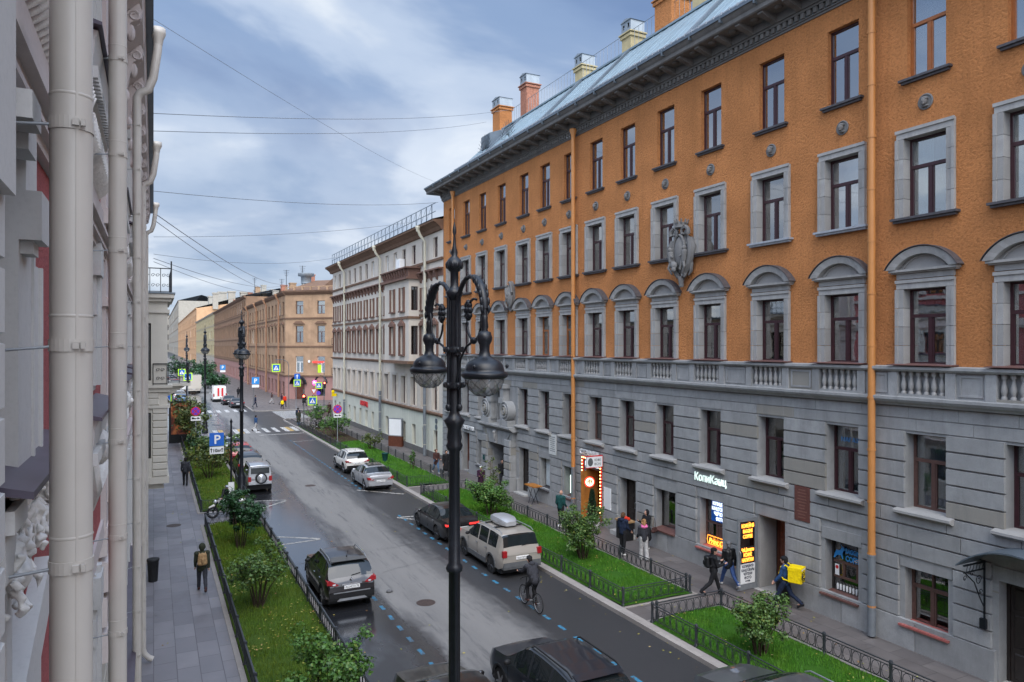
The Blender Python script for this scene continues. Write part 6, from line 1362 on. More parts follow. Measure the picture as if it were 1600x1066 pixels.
t = thing('traffic_light', 'red traffic light with a crossing sign at the right corner kerb', 'traffic light', (15.2, 83.1, PZ), R(-8)); pole(t, 4.1, 0.06, 'plastic_grey'); signal(t, 0, 3.0); ped_symbol(t, (0.95, 2.72), 1.0); b = MB(); b.box(0, 0.5, -0.01, 0.01, 2.7, 2.76); b.build('bracket', 'galvanised', t); b = MB(); b.ext([(0.72, 4.1), (1.48, 4.1), (1.1, 3.42)], 'y', -0.03, -0.01); p = b.build('yield_sign', 'sign_red', t); b = MB(); b.ext([(0.84, 4.03), (1.36, 4.03), (1.1, 3.57)], 'y', -0.04, -0.03); b.build('yield_field', 'sign_white', p); b = MB(); b.box(1.06, 1.14, 0.0, 0.04, 3.1, 3.9); b.build('sign_holder', 'galvanised', t)
t = thing('traffic_light', 'red traffic light with a crossing sign at the left corner beside the balcony', 'traffic light', (1.75, 83.2, PZ), R(-8)); pole(t, 5.1, 0.06, 'plastic_grey'); signal(t, 0.05, 4.4); ped_symbol(t, (-0.55, 3.5), 1.0); b = MB(); b.ext([(-0.95, 4.9), (-0.2, 4.9), (-0.58, 4.25)], 'y', -0.03, -0.01); p = b.build('yield_sign', 'sign_red', t); b = MB(); b.ext([(-0.84, 4.84), (-0.31, 4.84), (-0.58, 4.38)], 'y', -0.04, -0.03); b.build('yield_field', 'sign_white', p)
t = thing('crossing_sign', 'lime-edged pedestrian crossing sign high on an arched arm at the far corner', 'sign', (17.3, 106, PZ), 0, 'lime crossing signs'); b = MB(); b.tube([(0, 0, 0), (0, 0, 6.2), (-0.2, 0, 6.7), (-0.7, 0, 7.0), (-1.9, 0, 7.05)], 0.05, 6); b.build('pole', 'plastic_grey', t); ped_symbol(t, (-1.75, 5.85), 1.15); b = MB(); b.box(-1.78, -1.72, 0, 0.03, 6.3, 7.05); b.build('hanger', 'plastic_grey', t)
t = thing('crossing_sign', 'lime-edged crossing sign under a blue arrow sign at the corner arch', 'sign', (18.4, 106.5, PZ), 0, 'lime crossing signs'); pole(t, 4.6, 0.04); ped_symbol(t, (0.15, 3.6), 1.0); b = MB(); b.box(-0.25, 0.55, -0.02, 0, 4.15, 4.95); p = b.build('arrow_sign', 'sign_blue', t); b = MB(); b.ext([(0.09, 4.25), (0.21, 4.25), (0.21, 4.6), (0.34, 4.6), (0.15, 4.85), (-0.04, 4.6), (0.09, 4.6)], 'y', -0.03, -0.02); b.build('arrow', 'sign_white', p)
t = thing('crossing_sign', 'lime-edged crossing sign on the left of the far lamp post, higher one', 'sign', (3.55, 111, PZ), 0, 'lime crossing signs'); pole(t, 5.9, 0.04); ped_symbol(t, (0, 5.25), 0.95)
t = thing('crossing_sign', 'lime-edged crossing sign directly in front of the far lamp post', 'sign', (4.2, 107.5, PZ), 0, 'lime crossing signs'); pole(t, 5.4, 0.04); ped_symbol(t, (0, 4.75), 1.1)
t = thing('traffic_light', 'far red traffic light seen between sign posts beside the white corner', 'traffic light', (22.6, 107.5, PZ), R(-20)); pole(t, 5.2, 0.06, 'plastic_grey'); signal(t, 0.1, 3.2); ped_symbol(t, (-0.75, 3.1), 0.95); disc(t, 'violet_disc', -0.8, 2.0, 0.3, 'sign_violet', -0.06, -0.04); b = MB(); b.box(-0.9, -0.4, -0.04, -0.02, 5.0, 6.2); b.build('lime_board', 'sign_lime', t)
emit('neon_pink', (1.0, 0.12, 0.55), 0.6, (0.7, 0.1, 0.4))
t = thing('neon_sign', 'pink neon flower-like sign on the corner building', 'sign', (23.9, 121.0, 2.4), R(-45)); b = MB()
for k in range(7): a = 6.283 * k / 7; b.ball((0.34 * math.cos(a), 0, 0.5 + 0.34 * math.sin(a)), 0.17, 7, 5)
b.build('neon', 'neon_pink', t); b = MB(); b.ball((0, -0.05, 0.5), (0.3, 0.25, 0.3), 8, 6); b.build('centre', 'sign_white', t)
for k, (x, y, z, lb) in enumerate(((12.6, 107, 3.9, 'blue parking sign with white plate on the far pavement by the walking man'), (11.9, 152, 4.6, 'small blue parking sign far along the brown terrace'))):
    t = thing('parking_sign', lb, 'sign', (x, y, PZ), 0); pole(t, z + 0.6, 0.05, 'plastic_grey'); b = MB(); b.box(-0.2, 0.8, -0.06, -0.04, z - 0.35, z + 0.65); p = b.build('sign_plate', 'sign_lightblue', t); lettering('P', 0.85, 'sign_white', p, (0.3, -0.07, z - 0.15), depth=0.006, bold=0.02); b = MB(); b.box(-0.18, 0.78, -0.06, -0.04, z - 0.8, z - 0.42); b.build('lower_plate', 'sign_white', t)
t = thing('sign_board', 'dim red lit shop board high beside the far traffic light', 'sign', (24.5, 121.2, 6.2), R(-45)); b = MB(); b.box(-1.0, 1.0, -0.1, 0, 0, 0.3); b.build('board', 'led_red_dim', t); disc(t, 'lit_disc', -1.7, 0.25, 0.22, 'sign_white', -0.1, -0.02, 14)
# advertising pillar
s = Mat('poster_dark'); s.set('Base Color', s.ramp(s.noise(1.3, 5, 0.6), [(0.35, (0.02, 0.012, 0.01)), (0.5, (0.16, 0.04, 0.02)), (0.6, (0.42, 0.13, 0.04)), (0.75, (0.55, 0.35, 0.2))])); s.set('Roughness', 0.3)
t = thing('advertising_pillar', 'dark framed street poster stand behind the shrub at the far lawn end', 'billboard', (2.45, 73, PZ), 0); b = MB(); b.box(-1.2, -1.02, -0.12, 0.12, 0, 3.9); b.box(1.02, 1.2, -0.12, 0.12, 0.6, 3.9); b.box(-1.02, 1.02, -0.12, 0.12, 3.72, 3.9); b.box(-1.02, 1.02, -0.12, 0.12, 0.0, 0.8); b.build('frame', 'plastic_black', t); b = MB(); b.box(-1.02, 1.02, -0.06, 0.06, 0.8, 3.72); b.build('poster', 'poster_dark', t)
# bins
t = thing('litter_bin', 'small green litter bin on the far right lawn', 'bin', (15.9, 53.6, PZ + 0.06)); b = MB(); b.lathe([(0.18, 0), (0.24, 0.6), (0.26, 0.62), (0.26, 0.68), (0.2, 0.68), (0.16, 0.2)], (0, 0, 0), 14); b.build('bin', 'cloth_teal', t)
t = thing('litter_bin', 'dark ribbed litter bin by the wall behind the courier', 'bin', (19.6, 18.1, PZ)); b = MB(); b.lathe([(0.22, 0), (0.24, 0.05), (0.21, 0.1), (0.25, 0.75), (0.27, 0.78), (0.27, 0.86), (0.2, 0.86), (0.18, 0.6)], (0, 0, 0), 16); b.build('bin', 'plastic_black', t)
t = thing('litter_bin', 'black litter bin on the grey pavement against the left facade', 'bin', (-0.02, 30.5, PZ)); b = MB(); b.lathe([(0.16, 0), (0.2, 0.75), (0.22, 0.78), (0.22, 0.85), (0.15, 0.85)], (0, 0, 0), 14); b.build('bin', 'plastic_black', t)
t = thing('fire_extinguisher', 'small red canister beside the potted cypress', 'extinguisher', (19.45, 30.1, PZ)); b = MB(); b.lathe([(0.13, 0), (0.14, 0.05), (0.14, 0.5), (0.05, 0.6), (0.05, 0.66)], (0, 0, 0), 12); b.build('canister', 'sign_red', t); b = MB(); b.box(-0.2, 0.2, -0.2, 0.2, 0.66, 0.72); b.build('lid', 'sign_red', t)
t = thing('shop_board', 'white menu board on the grey wall behind the potted cypress', 'sign', (19.92, 29.35, 1.0), R(-90)); b = MB(); b.box(-0.3, 0.3, -0.03, 0, 0, 1.05); b.build('board', 'sign_white', t)
t = thing('high_table', 'narrow wooden bar table with crossed legs under the lit window', 'table', (19.3, 35.9, PZ)); b = MB(); b.box(-0.3, 0.3, -0.55, 0.55, 1.0, 1.05); b.build('tabletop', 'wood_door', t)
for sx in (-1, 1): b = MB(); b.tube([(-0.2, sx * 0.4, 1.0), (0.2, sx * 0.2, 0)], 0.018, 5); b.tube([(0.2, sx * 0.4, 1.0), (-0.2, sx * 0.2, 0)], 0.018, 5); b.build('leg', 'iron_black', t)
t = thing('flower_stand', 'little black stand with orange fruit beside the dark doorway', 'stand', (19.55, 27.4, PZ)); b = MB(); b.box(-0.25, 0.25, -0.45, 0.45, 0.82, 0.9); b.build('tabletop', 'cloth_tan', t); b = MB(); b.box(-0.2, 0.2, -0.4, 0.4, 0, 0.82); b.build('base', 'plastic_black', t); b = MB(); [b.ball((0.02 * k, -0.28 + 0.2 * k, 0.98), (0.09, 0.1, 0.085), 9, 6) for k in range(3)]; b.build('fruit', 'cloth_red', t)
t = thing('lit_window_strip', 'pale green glowing vertical light in the window by the bar table', 'lights', (20.3, 35.72, 1.0), R(-90)); b = MB(); b.box(-0.45, 0.3, 0, 0.02, 0, 1.5); b.build('panel', 'curtain_grey', t); b = MB(); b.box(0.3, 0.42, -0.02, 0.02, 0, 1.52); b.build('light_tube', 'led_green_white', t)
t = thing('lit_window_strip', 'pale lit salon panel inside the window left of the wooden door', 'lights', (20.34, 33.1, 0.95), R(-90)); b = MB(); b.box(-0.4, 0.45, 0, 0.02, 0.05, 1.0); b.build('panel', 'curtain_white', t); b = MB(); b.box(-0.44, -0.40, -0.02, 0.02, 0.05, 1.0); b.box(-0.4, 0.45, -0.02, 0.02, 1.0, 1.05); b.build('light_tube', 'led_green_white', t)
# ------------------------------------------------------------------ overhead cables
def cable(label, p, q, r=0.018, sag=0.5):
    p, q = Vector(p), Vector(q); t = thing('overhead_cable', label, 'cable', tuple(p), 0, 'cables strung across the street'); b = MB(); r *= 0.7
    b.tube([(q - p) * (i / 16) - Vector((0, 0, sag * 4 * (i / 16) * (1 - i / 16))) for i in range(17)], r, 4); b.build('wire', 'pipe_grey', t)
for k, (p, q, r_, lb) in enumerate((((0, 15.2, 15.2), (20.3, 52.2, 21.5), 0.008, 'thin cable sloping down from the upper left to the orange cornice'), ((0, 21, 15.1), (21.5, 43.5, 25.0), 0.014, 'upper cable of the pair running to the brick chimney'), ((0, 21.6, 14.8), (21.5, 47.2, 25.2), 0.014, 'lower cable of the pair running to the orange chimney'), ((0, 31, 15.0), (20, 53, 20.3), 0.018, 'cable crossing level to the white building top'), ((0, 44, 15.0), (20, 58, 19.6), 0.018, 'cable rising gently to the white roof railing'),
    ((0, 36, 15), (20.5, 132, 20), 0.035, 'thick cable falling steeply towards the brown roof'), ((0, 38, 15), (20.5, 140, 19.5), 0.03, 'second steep cable just below the thick one'), ((0, 47, 14.4), (20, 76, 19.2), 0.018, 'level cable reaching the middle of the white roof'), ((0, 55, 14.8), (21, 150, 19.8), 0.03, 'low cable to the aerial above the brown roof'), ((0, 42, 13.6), (20.5, 128, 19.6), 0.025, 'lowest steep cable to the corner gable'))): cable(lb, p, q, r_, 0.35 if k < 5 else 0.9)
# ------------------------------------------------------------------ ornate white and pink building at the left, seen along its face
LX, LY0 = -0.62, -3.0; LL = 37.0
lb = thing('apartment_building', 'ornate white and pink facade seen close along its face with sculpted hoods', 'building', (LX, LY0, 0), R(90))
BAYS = [3.62 + 3, 7.3 + 3, 13.5 + 3, 16.9 + 3, 20.3 + 3, 26.6 + 3, 29.9 + 3]; PIL = [(1.4 + 3, 2.92 + 3), (9.3 + 3, 11.2 + 3), (22.4 + 3, 24.2 + 3), (32 + 3, 33.9 + 3)]
LV = [(1.0, 2.9), (4.3, 6.6), (8.62, 9.8), (12.1, 13.6)]
ops = [(x - 0.62, x + 0.62, z0, z1, 0.3) for x in BAYS for z0, z1 in LV]
b = MB(); wall_open(b, -40, LL, 6.9, 14.6, [o for o in ops if o[2] > 7], 0, 0.3); b.build('upper_wall', 'pink_stucco', lb)
b = MB(); wall_open(b, -40, LL, -0.1, 6.9, [o for o in ops if o[2] < 7], 0, 0.3); b.build('lower_wall', 'plaster_cream', lb)
b = MB(); rows_of_blocks(b, 0, LL, 0.6, 6.85, [(o[0] - 0.3, o[1] + 0.3, o[2], o[3] + 0.3) for o in ops if o[2] < 7], 0.52, 0, 0.06, 0.03, 2.5, 4); b.box(0, LL, -0.1, 0, -0.1, 0.6); b.build('rusticated_plaster', 'plaster_cream', lb)
b = MB(); b.box(0, LL, 0.9, 1.0, 0, 14.5); b.box(0, LL, 11.5, 12, 0, 14.5); b.box(-40, -0.2, 0.5, 12, 0, 15); b.box(LL, LL + 0.2, 0.02, 12, 0, 15); b.build('interior', 'interior_dark', lb)
# pilasters with quoins and capitals
for k, (xa, xb) in enumerate(PIL):
    b = MB()
    if k == 0:
        xb = 2.755 + 3; b.box(xa, xb, -0.15, 0.02, 6.9, 14.3); z = 6.905
        while z < 9.4: b.block(xa, xb, z, z + 0.228, -0.15, 0.05, 0.014); z += 0.236
        b.box(xa - 0.05, xb - 0.055, -0.235, 0.0, 9.47, 10.6); b.box(xa - 0.1, xb - 0.2, -0.30, 0.0, 10.6, 11.2)
    else:
        b.box(xa, xb, -0.14, 0.02, 6.9, 14.3)
        for q in range(4): b.block(xa, xb, 5.4 + q * 0.40, 5.76 + q * 0.40, 0.0, 0.22 if q % 2 == 0 else 0.15, 0.02)
        b.box(xa + 0.2, xb - 0.2, -0.17, -0.14, 7.2, 9.3); b.box(xa - 0.04, xb + 0.04, -0.2, 0, 9.45, 9.55)
        for sx in (xa + 0.25, xb - 0.25):
            b.tube([(sx + (0.20 - 0.0004 * t) * math.cos(R(t)), -0.24, 10.15 + (0.20 - 0.0004 * t) * math.sin(R(t))) for t in range(0, 420, 30)], 0.055, 6)
        b.box(xa - 0.08, xb + 0.08, -0.3, 0, 10.38, 10.55)
    b.build('pilaster', 'plaster_pinkish' if k else 'plaster_white', lb)
def garland(seed, w, h):
    def f(b):
        rn = random.Random(seed)
        for _ in range(46):
            u, v = rn.uniform(-1, 1), rn.uniform(0, 1); ww = w * (1 - 0.65 * v); r_ = rn.uniform(0.045, 0.10); b.ball((u * ww, -rn.uniform(0.02, 0.16) * (1 - 0.4 * v), -v * h), (r_, r_ * 0.9, r_ * 1.3), 7, 5)
        for sx in (-1, 1): b.tube([(sx * w, -0.08, 0.05), (sx * w * 0.95, -0.14, -h * 0.3), (sx * w * 0.6, -0.16, -h * 0.65), (sx * w * 0.2, -0.12, -h * 0.95)], [0.05, 0.09, 0.08, 0.04], 7)
        b.ball((0, -0.16, -h * 0.25), (0.13, 0.14, 0.17), 9, 7); b.ball((0, -0.27, -h * 0.27), (0.04, 0.06, 0.05), 6, 5)
    return f
def acanthus(b):
    rn = random.Random(4)
    for k in range(44):
        x = -1.15 + k * 0.054
        b.tube([(x, -0.10, 0), (x, -0.2 - 0.05 * (k % 2), 0.14), (x + 0.02, -0.26, 0.26)], [0.028, 0.03, 0.015], 5)
def big_hood(b):
    b.ext([(0.02, 0), (-0.16, 0), (-0.16, 0.18), (-0.20, 0.22), (-0.20, 0.34), (-0.22, 0.40), (-0.23, 0.52), (-0.25, 0.58), (0.02, 0.62)], 'x', -1.12, 1.12)
    for k in range(24): b.box(-1.08 + k * 0.092, -1.03 + k * 0.092, -0.245, -0.19, 0.24, 0.33)
def jambsurround(h):
    def f(b):
        for sx in (-1, 1):
            b.box(sx * 0.62, sx * 0.98, -0.10, 0.3, -0.05, h + 0.3); b.box(sx * 0.80, sx * 0.92, -0.16, -0.10, 0.0, h + 0.25); b.box(sx * 0.66, sx * 0.72, -0.125, -0.10, 0, h + 0.2)
            b.box(sx * 0.60, sx * 1.0, -0.17, 0.0, h - 0.12, h + 0.18); b.box(sx * 0.64, sx * 0.96, -0.13, 0, h - 0.5, h - 0.24)
        b.box(-0.98, 0.98, -0.10, 0.3, h, h + 0.34)
    return f
for i, x in enumerate(BAYS):
    for j, (z0, z1) in enumerate(LV):
        o = window(lb, x, z0, 1.24, z1 - z0, 0.2, 't', 'frame_dark', None, None, 'window_glass_dark'); h = z1 - z0
        if i == 0 and j in (1, 2): continue
        if j in (1, 2, 3): sub(('lj', j), 'surround', jambsurround(h), 'plaster_white' if i < 2 else 'plaster_pinkish', o, (0, -0.2, 0))
        if j in (1, 2):
            sub('left_entab', 'entablature', big_hood, 'plaster_white' if i < 2 else 'plaster_pinkish', o, (0, -0.2, h + 0.98 if j == 2 else h + 1.26)); zc = (h + 1.62) if j == 2 else h + 1.89
            sub('left_flash', 'hood_flashing', lambda b: (b.ext([(0.02, 0.06), (-0.28, -0.02), (-0.28, -0.045), (0.02, -0.01)], 'x', -1.2, 1.2),), 'purple_metal', o, (0, -0.2, zc))
            if j == 1: sub(('ga', i % 3), 'garland', garland(i % 3, 0.75, 0.75), 'plaster_ornament', o, (0, -0.20, h + 1.7))
        if j == 2: sub('ac', 'leaf_frieze', acanthus, 'plaster_ornament', o, (0, -0.16, h + 0.68))
        if i == 0: o.scale = (0.83, 1, 1)
# the nearest window surround, seen edge-on beside the thick pipe
def wx(Y): return Y + 3
b = MB(); b.box(wx(3.3), wx(3.62), -0.157, 0.02, 8.5, 9.41); b.box(wx(3.62), wx(3.66), -0.168, 0.02, 8.5, 9.38); b.box(wx(3.66), wx(3.95), -0.145, 0.02, 8.5, 9.36); b.box(wx(3.93), wx(3.97), -0.16, 0.02, 8.5, 9.36)
b.box(wx(3.3), wx(3.52), -0.232, 0.02, 9.41, 9.6); b.box(wx(3.34), wx(3.48), -0.20, 0.02, 9.36, 9.41); b.box(wx(3.42), wx(3.60), -0.165, 0.02, 9.6, 9.96); b.box(wx(3.64), wx(3.72), -0.15, 0.02, 9.6, 9.96); b.box(wx(3.78), wx(3.92), -0.14, 0.02, 9.6, 9.96); b.box(wx(3.22), wx(3.42), -0.20, 0.02, 9.74, 9.96); b.box(wx(3.0), wx(3.22), -0.24, 0.02, 9.80, 9.90)
b.box(wx(2.95), wx(3.16), -0.17, 0.02, 8.18, 8.44); b.box(wx(2.92), wx(3.2), -0.2, 0.02, 8.36, 8.44); b.box(wx(3.3), wx(3.42), -0.12, 0.02, 6.9, 8.2)
b.ext([(wx(3.2), 7.30), (wx(4.25), 7.72), (wx(4.25), 7.95), (wx(3.2), 7.55)], 'y', -0.16, 0.02); b.ext([(wx(3.2), 7.0), (wx(4.15), 7.35), (wx(4.15), 7.60), (wx(3.2), 7.2)], 'y', -0.13, 0.02); b.box(wx(3.3), wx(3.9), -0.22, 0.02, 6.9, 7.12); b.build('window_surround', 'plaster_white', lb)
b = MB(); b.box(wx(3.97), wx(9.2), -0.09, 0.02, 6.9, 9.95); b.box(wx(3.97), wx(9.2), -0.09, 0.02, 10.5, 11.0); b.build('stucco_panel', 'pink_stucco', lb)
b = MB(); b.ext([(0.02, 8.58), (-0.26, 8.51), (-0.26, 8.485), (0.02, 8.54)], 'x', wx(2.87), wx(4.6)); b.build('window_hood', 'purple_metal', lb)
b = MB(); rn = random.Random(9)
for _ in range(150):   # acanthus leaves, scrolls and fruit, fused into one carved mass
    u = rn.random(); yy = 3.12 + 1.25 * u; zz = 8.42 - rn.random() * (0.46 - 0.14 * u); p = Vector((wx(yy), -0.07 - rn.random() * 0.10, zz)); a_ = rn.uniform(0, 6.28); l_ = rn.uniform(0.04, 0.11)
    q = p + Vector((0.7 * math.cos(a_), -0.25 * rn.random(), math.sin(a_))) * l_; m_ = p.lerp(q, 0.5) + Vector((rn.uniform(-.02, .02), -0.02, rn.uniform(-.02, .02))); b.tube([p, m_, q], [0.016, 0.020, 0.006], 6)
for k in range(6): yy = 3.2 + k * 0.2; b.tube([(wx(yy + (0.075 - 0.00011 * t) * math.cos(R(t))), -0.16, 8.22 - 0.02 * k + (0.075 - 0.00011 * t) * math.sin(R(t))) for t in range(0, 520, 26)], 0.014, 5)
b.ball((wx(3.35), -0.14, 8.12), (0.06, 0.06, 0.08), 9, 7); b.box(wx(3.1), wx(4.4), -0.075, 0.0, 8.0, 8.42)
link('garland', remeshed(b, 'garland', 'plaster_ornament', 0.008, 0.003), lb)
b = MB()
for k in range(30):
    yy = 3.5 + k * 0.085
    b.tube([(wx(yy), -0.10, 10.52), (wx(yy + 0.04), -0.17, 10.60), (wx(yy), -0.20, 10.70), (wx(yy + 0.05), -0.24, 10.80)], [0.022, 0.026, 0.028, 0.012], 6); b.ball((wx(yy + 0.03), -0.15, 10.66), (0.035, 0.04, 0.05), 7, 5)
b.build('leaf_frieze', 'plaster_ornament', lb)
# horizontal bands
b = MB(); b.ext([(0.02, 3.2), (-0.12, 3.2), (-0.18, 3.34), (-0.28, 3.42), (-0.30, 3.5), (0.02, 3.55)], 'x', 0, LL); b.box(0, LL, -0.12, 0, 6.84, 7.05); b.box(0, LL, -0.13, 0, 11.75, 11.95); b.box(5.8, LL, -0.13, 0, 9.96, 10.02); b.box(5.8, LL, -0.17, 0, 10.02, 10.05); b.box(5.8, LL, -0.15, 0, 10.05, 10.12); b.box(5.8, LL, -0.20, 0, 10.12, 10.16); b.box(5.8, LL, -0.12, 0, 10.16, 10.5)
b.ext([(0.02, 13.75), (-0.12, 13.75), (-0.16, 14.0), (-0.2, 14.1), (-0.46, 14.35), (-0.50, 14.6), (0.02, 14.65)], 'x', 0, LL); b.build('cornice', 'plaster_pinkish', lb)
b = MB(); b.ext([(0.02, 3.62), (-0.34, 3.54), (-0.34, 3.50), (0.02, 3.56)], 'x', 0, LL - 12); b.build('ledge_flashing', 'purple_metal', lb)
def console(b):
    b.ext([(-0.0, 14.3), (-0.42, 14.3), (-0.46, 14.2), (-0.44, 14.08), (-0.30, 13.98), (-0.22, 13.6), (-0.10, 13.25), (0, 13.2)], 'x', -0.1, 0.1)
    for sx in (-1, 1): b.tube([(sx * 0.1, -0.35 + (0.09 - 0.00012 * t) * math.cos(R(t)), 14.10 + (0.09 - 0.00012 * t) * math.sin(R(t))) for t in range(0, 500, 30)], 0.022, 5)
    b.ball((0, -0.30, 13.86), (0.09, 0.07, 0.14), 7, 5); b.ball((0, -0.15, 13.4), (0.11, 0.1, 0.14), 7, 5)
x = 0.3
while x < LL: sub('console', 'console_bracket', console, 'plaster_pinkish', lb, (x, 0, 0)); x += 1.7
b = MB(); b.box(0, LL, -0.6, -0.46, 14.62, 14.8); b.ext([(-0.62, 14.66), (12, 16.5), (12, 14.6)], 'x', 0, LL); b.build('roof', 'zinc_dark', lb)
b = MB(); b.box(20.6, 22.0, -0.58, 0.3, 14.8, 17.6); b.build('attic_gable', 'plaster_pinkish', lb); b = MB(); b.box(20.5, 22.1, -0.64, 0.4, 17.6, 17.9); b.build('gable_cap', 'zinc', lb)
# ivory downpipes
def ivory(label, Y, r, head, z_first=None):
    t = thing('downpipe', label, 'downpipe', (-0.266, Y, 0), 0, 'ivory downpipes of the left facade'); b = MB()
    if head: b.tube([(0.34, 0, 14.55), (0.33, 0, 14.35), (0.26, 0, 13.85), (0.18, 0, 13.62), (0.05, 0, 13.55), (0.0, 0, 13.45), (0, 0, 13.2), (0, 0, 0.5), (0.04, 0, 0.36), (0.14, 0, 0.24), (0.24, 0, 0.18)], r, 16); b.lathe([(r, -0.16), (r * 1.25, -0.05), (r * 1.75, 0.03), (r * 1.75, 0.14), (r * 1.5, 0.14), (r * 1.2, 0.02)], (0.34, 0, 14.62), 16)
    else: b.tube([(0, 0, 14.5), (0, 0, 0.5), (0.04, 0, 0.36), (0.14, 0, 0.24), (0.24, 0, 0.18)], r, 28)
    b.build('pipe', 'pipe_ivory', t); c = MB(); z = 9.0 - 0.79 * 10 + 0.003
    d = MB()
    while z < 13.3:
        c = MB(); c.lathe([(r, -0.022), (r + 0.004, -0.022), (r + 0.004, 0.022), (r, 0.022)], (0, 0, z), 28, False, False); c.lathe([(r, -0.006), (r + 0.003, 0.0), (r, 0.006)], (0, 0, z + 0.105), 28, True, False); c.box(0.01, 0.03, -r - 0.014, -r + 0.004, z - 0.012, z + 0.012); c.box(0.036, 0.05, -r - 0.014, -r + 0.004, z - 0.012, z + 0.012); c.build('bracket_band', 'pipe_ivory', t); d = MB(); d.tube([(-r * 0.8, -r * 0.35, z - 0.004), (-0.34, -0.02, z - 0.03)], 0.006, 6); d.build('wall_rod', 'galvanised', t); z += 0.79
    c = MB(); c.box(-0.004, 0.004, r - 0.001, r + 0.002, 0.5, 13.4); c.xf(0, Matrix.Rotation(R(200), 4, 'Z')); c.build('seam', 'pipe_ivory', t)
ivory('thick ivory downpipe filling the left edge of the view', 3.03, 0.068, False); ivory('second ivory downpipe with plain collars', 6.78, 0.068, False)
ivory('third ivory downpipe with a bent funnel head', 14.5, 0.072, True); ivory('fourth ivory downpipe whose funnel head shows below the third', 22.6, 0.08, True); ivory('smallest ivory downpipe furthest along the left facade', 32.2, 0.08, True)
# ------------------------------------------------------------------ cream house with a projecting bay and iron balcony, further left
EX = 1.17
ch = thing('corner_house', 'cream stuccoed house with projecting balcony bay at the left before the crossing', 'building', (LX, 34.3, 0), R(90))
b = MB(); wall_open(b, 0, 46, -0.1, 11.2, [(8 + i * 3.2, 9.2 + i * 3.2, z, z + 2.2, 0.3) for i in range(11) for z in (1, 4.2, 7.6)], 0, 0.3); b.quad((46, 0, 0), (46, 12, 0), (46, 12, 11.2), (46, 0, 11.2)); b.build('wall', 'plaster_cream', ch)
for i in range(11):
    for z in (1, 4.2, 7.6): window(ch, 8.6 + i * 3.2, z, 1.2, 2.2, 0.2, 't', 'frame_dark', None, None, 'window_glass_dark')
b = MB(); b.box(0, 46, 0.8, 0.9, 0, 11); b.build('interior', 'interior_dark', ch)
b = MB(); m = b.mark(); sop = [(0.10, 0.52, 7.5, 10.0, 0.2), (0.10, 0.52, 4.1, 6.1, 0.2)]; wall_open(b, 0, EX, 3.0, 11.0, sop, 0, 0.2); wops = b.mark()
wall_open(b, 0, 5.0, 3.0, 11.0, [(1.8, 3.2, 7.5, 10.0, 0.25), (1.8, 3.2, 4.1, 6.1, 0.25)], 0, 0.25); b.xf(wops, Matrix.Translation((EX, 0, 0)) @ Matrix.Rotation(R(90), 4, 'Z')); b.xf(m, Matrix.Translation((0.6, 0, 0)) @ Matrix.Rotation(R(-90), 4, 'Z'))
bayw = b.build('bay_wall', 'plaster_cream', ch)
b = MB(); m = b.mark()   # banded rustication on the bay side, facing the camera
rows_of_blocks(b, 0.56, EX, 3.3, 6.35, [], 0.30, 0, 0.06, 0.04, 3); rows_of_blocks(b, 0, 0.10, 3.3, 6.35, [], 0.30, 0, 0.06, 0.04, 3); rows_of_blocks(b, 0.0, EX - 0.32, 6.42, 7.0, [], 0.29, 0, 0.05, 0.04, 3)
b.xf(m, Matrix.Translation((0.6, 0, 0)) @ Matrix.Rotation(R(-90), 4, 'Z')); b.build('bay_rustication', 'plaster_cream', ch)
b = MB()
for z0, z1, o in ((3.0, 3.3, 0.06), (6.3, 6.42, 0.10), (7.0, 7.18, 0.10), (7.18, 7.3, 0.2), (10.45, 10.6, 0.08), (10.95, 11.1, 0.14), (11.1, 11.28, 0.26)): b.box(0.6 - o, 5.6 + o, -EX - o, 0, z0, z1)
b.box(0.8, 5.4, -EX + 0.15, 0, 2.75, 3.0); b.build('bay_string_course', 'plaster_cream', ch)
b = MB(); b.box(0.3, 46, -EX - 0.29 if False else -0.4, 12, 11.28, 11.34); b.box(0.3, 5.9, -EX - 0.3, -0.4, 11.281, 11.345); b.build('roof', 'zinc_dark', ch)
for z0, h in ((7.5, 2.5), (4.1, 2.0)): window(ch, 0.78, z0, 0.44, h, -0.31, 's', 'frame_dark', 'full', 'curtain_dim', 'window_glass_dark', R(-90)); window(ch, 3.1 , z0, 1.38, h, -EX + 0.2, 't', 'frame_dark', None, None, 'window_glass_dark')
def scrollrail(b, L_, h):
    b.box(0, L_, -0.02, 0.02, h - 0.04, h); b.box(0, L_, -0.015, 0.015, 0.05, 0.08)
    n = max(1, int(L_ / 0.42)); w_ = L_ / n
    for k in range(n + 1): b.box(k * w_ - 0.015, k * w_ + 0.015, -0.015, 0.015, 0, h)
    for k in range(n):
        c = (k + 0.5) * w_
        for sx, zz in ((-1, 0.3 * h), (1, 0.3 * h), (-1, 0.7 * h), (1, 0.7 * h)):
            b.tube([(c + sx * 0.09 + (0.085 - 0.00016 * t) * math.cos(R(t * sx)), 0, zz + (0.085 - 0.00016 * t) * math.sin(R(t))) for t in range(0, 430, 36)], 0.011, 4)
b = MB(); m = b.mark(); scrollrail(b, 0.9, 0.95); b.xf(m, Matrix.Translation((1.9, -EX - 0.05, 7.3)) @ Matrix.Rotation(R(-90), 4, 'Z')); m = b.mark(); scrollrail(b, 2.4, 0.95); b.xf(m, Matrix.Translation((1.9, -EX - 0.9, 7.3))); m = b.mark(); scrollrail(b, 0.55, 0.95); b.xf(m, Matrix.Translation((0.55, -0.6, 7.3)) @ Matrix.Rotation(R(-90), 4, 'Z')); b.build('balcony_railing', 'iron_black', ch)
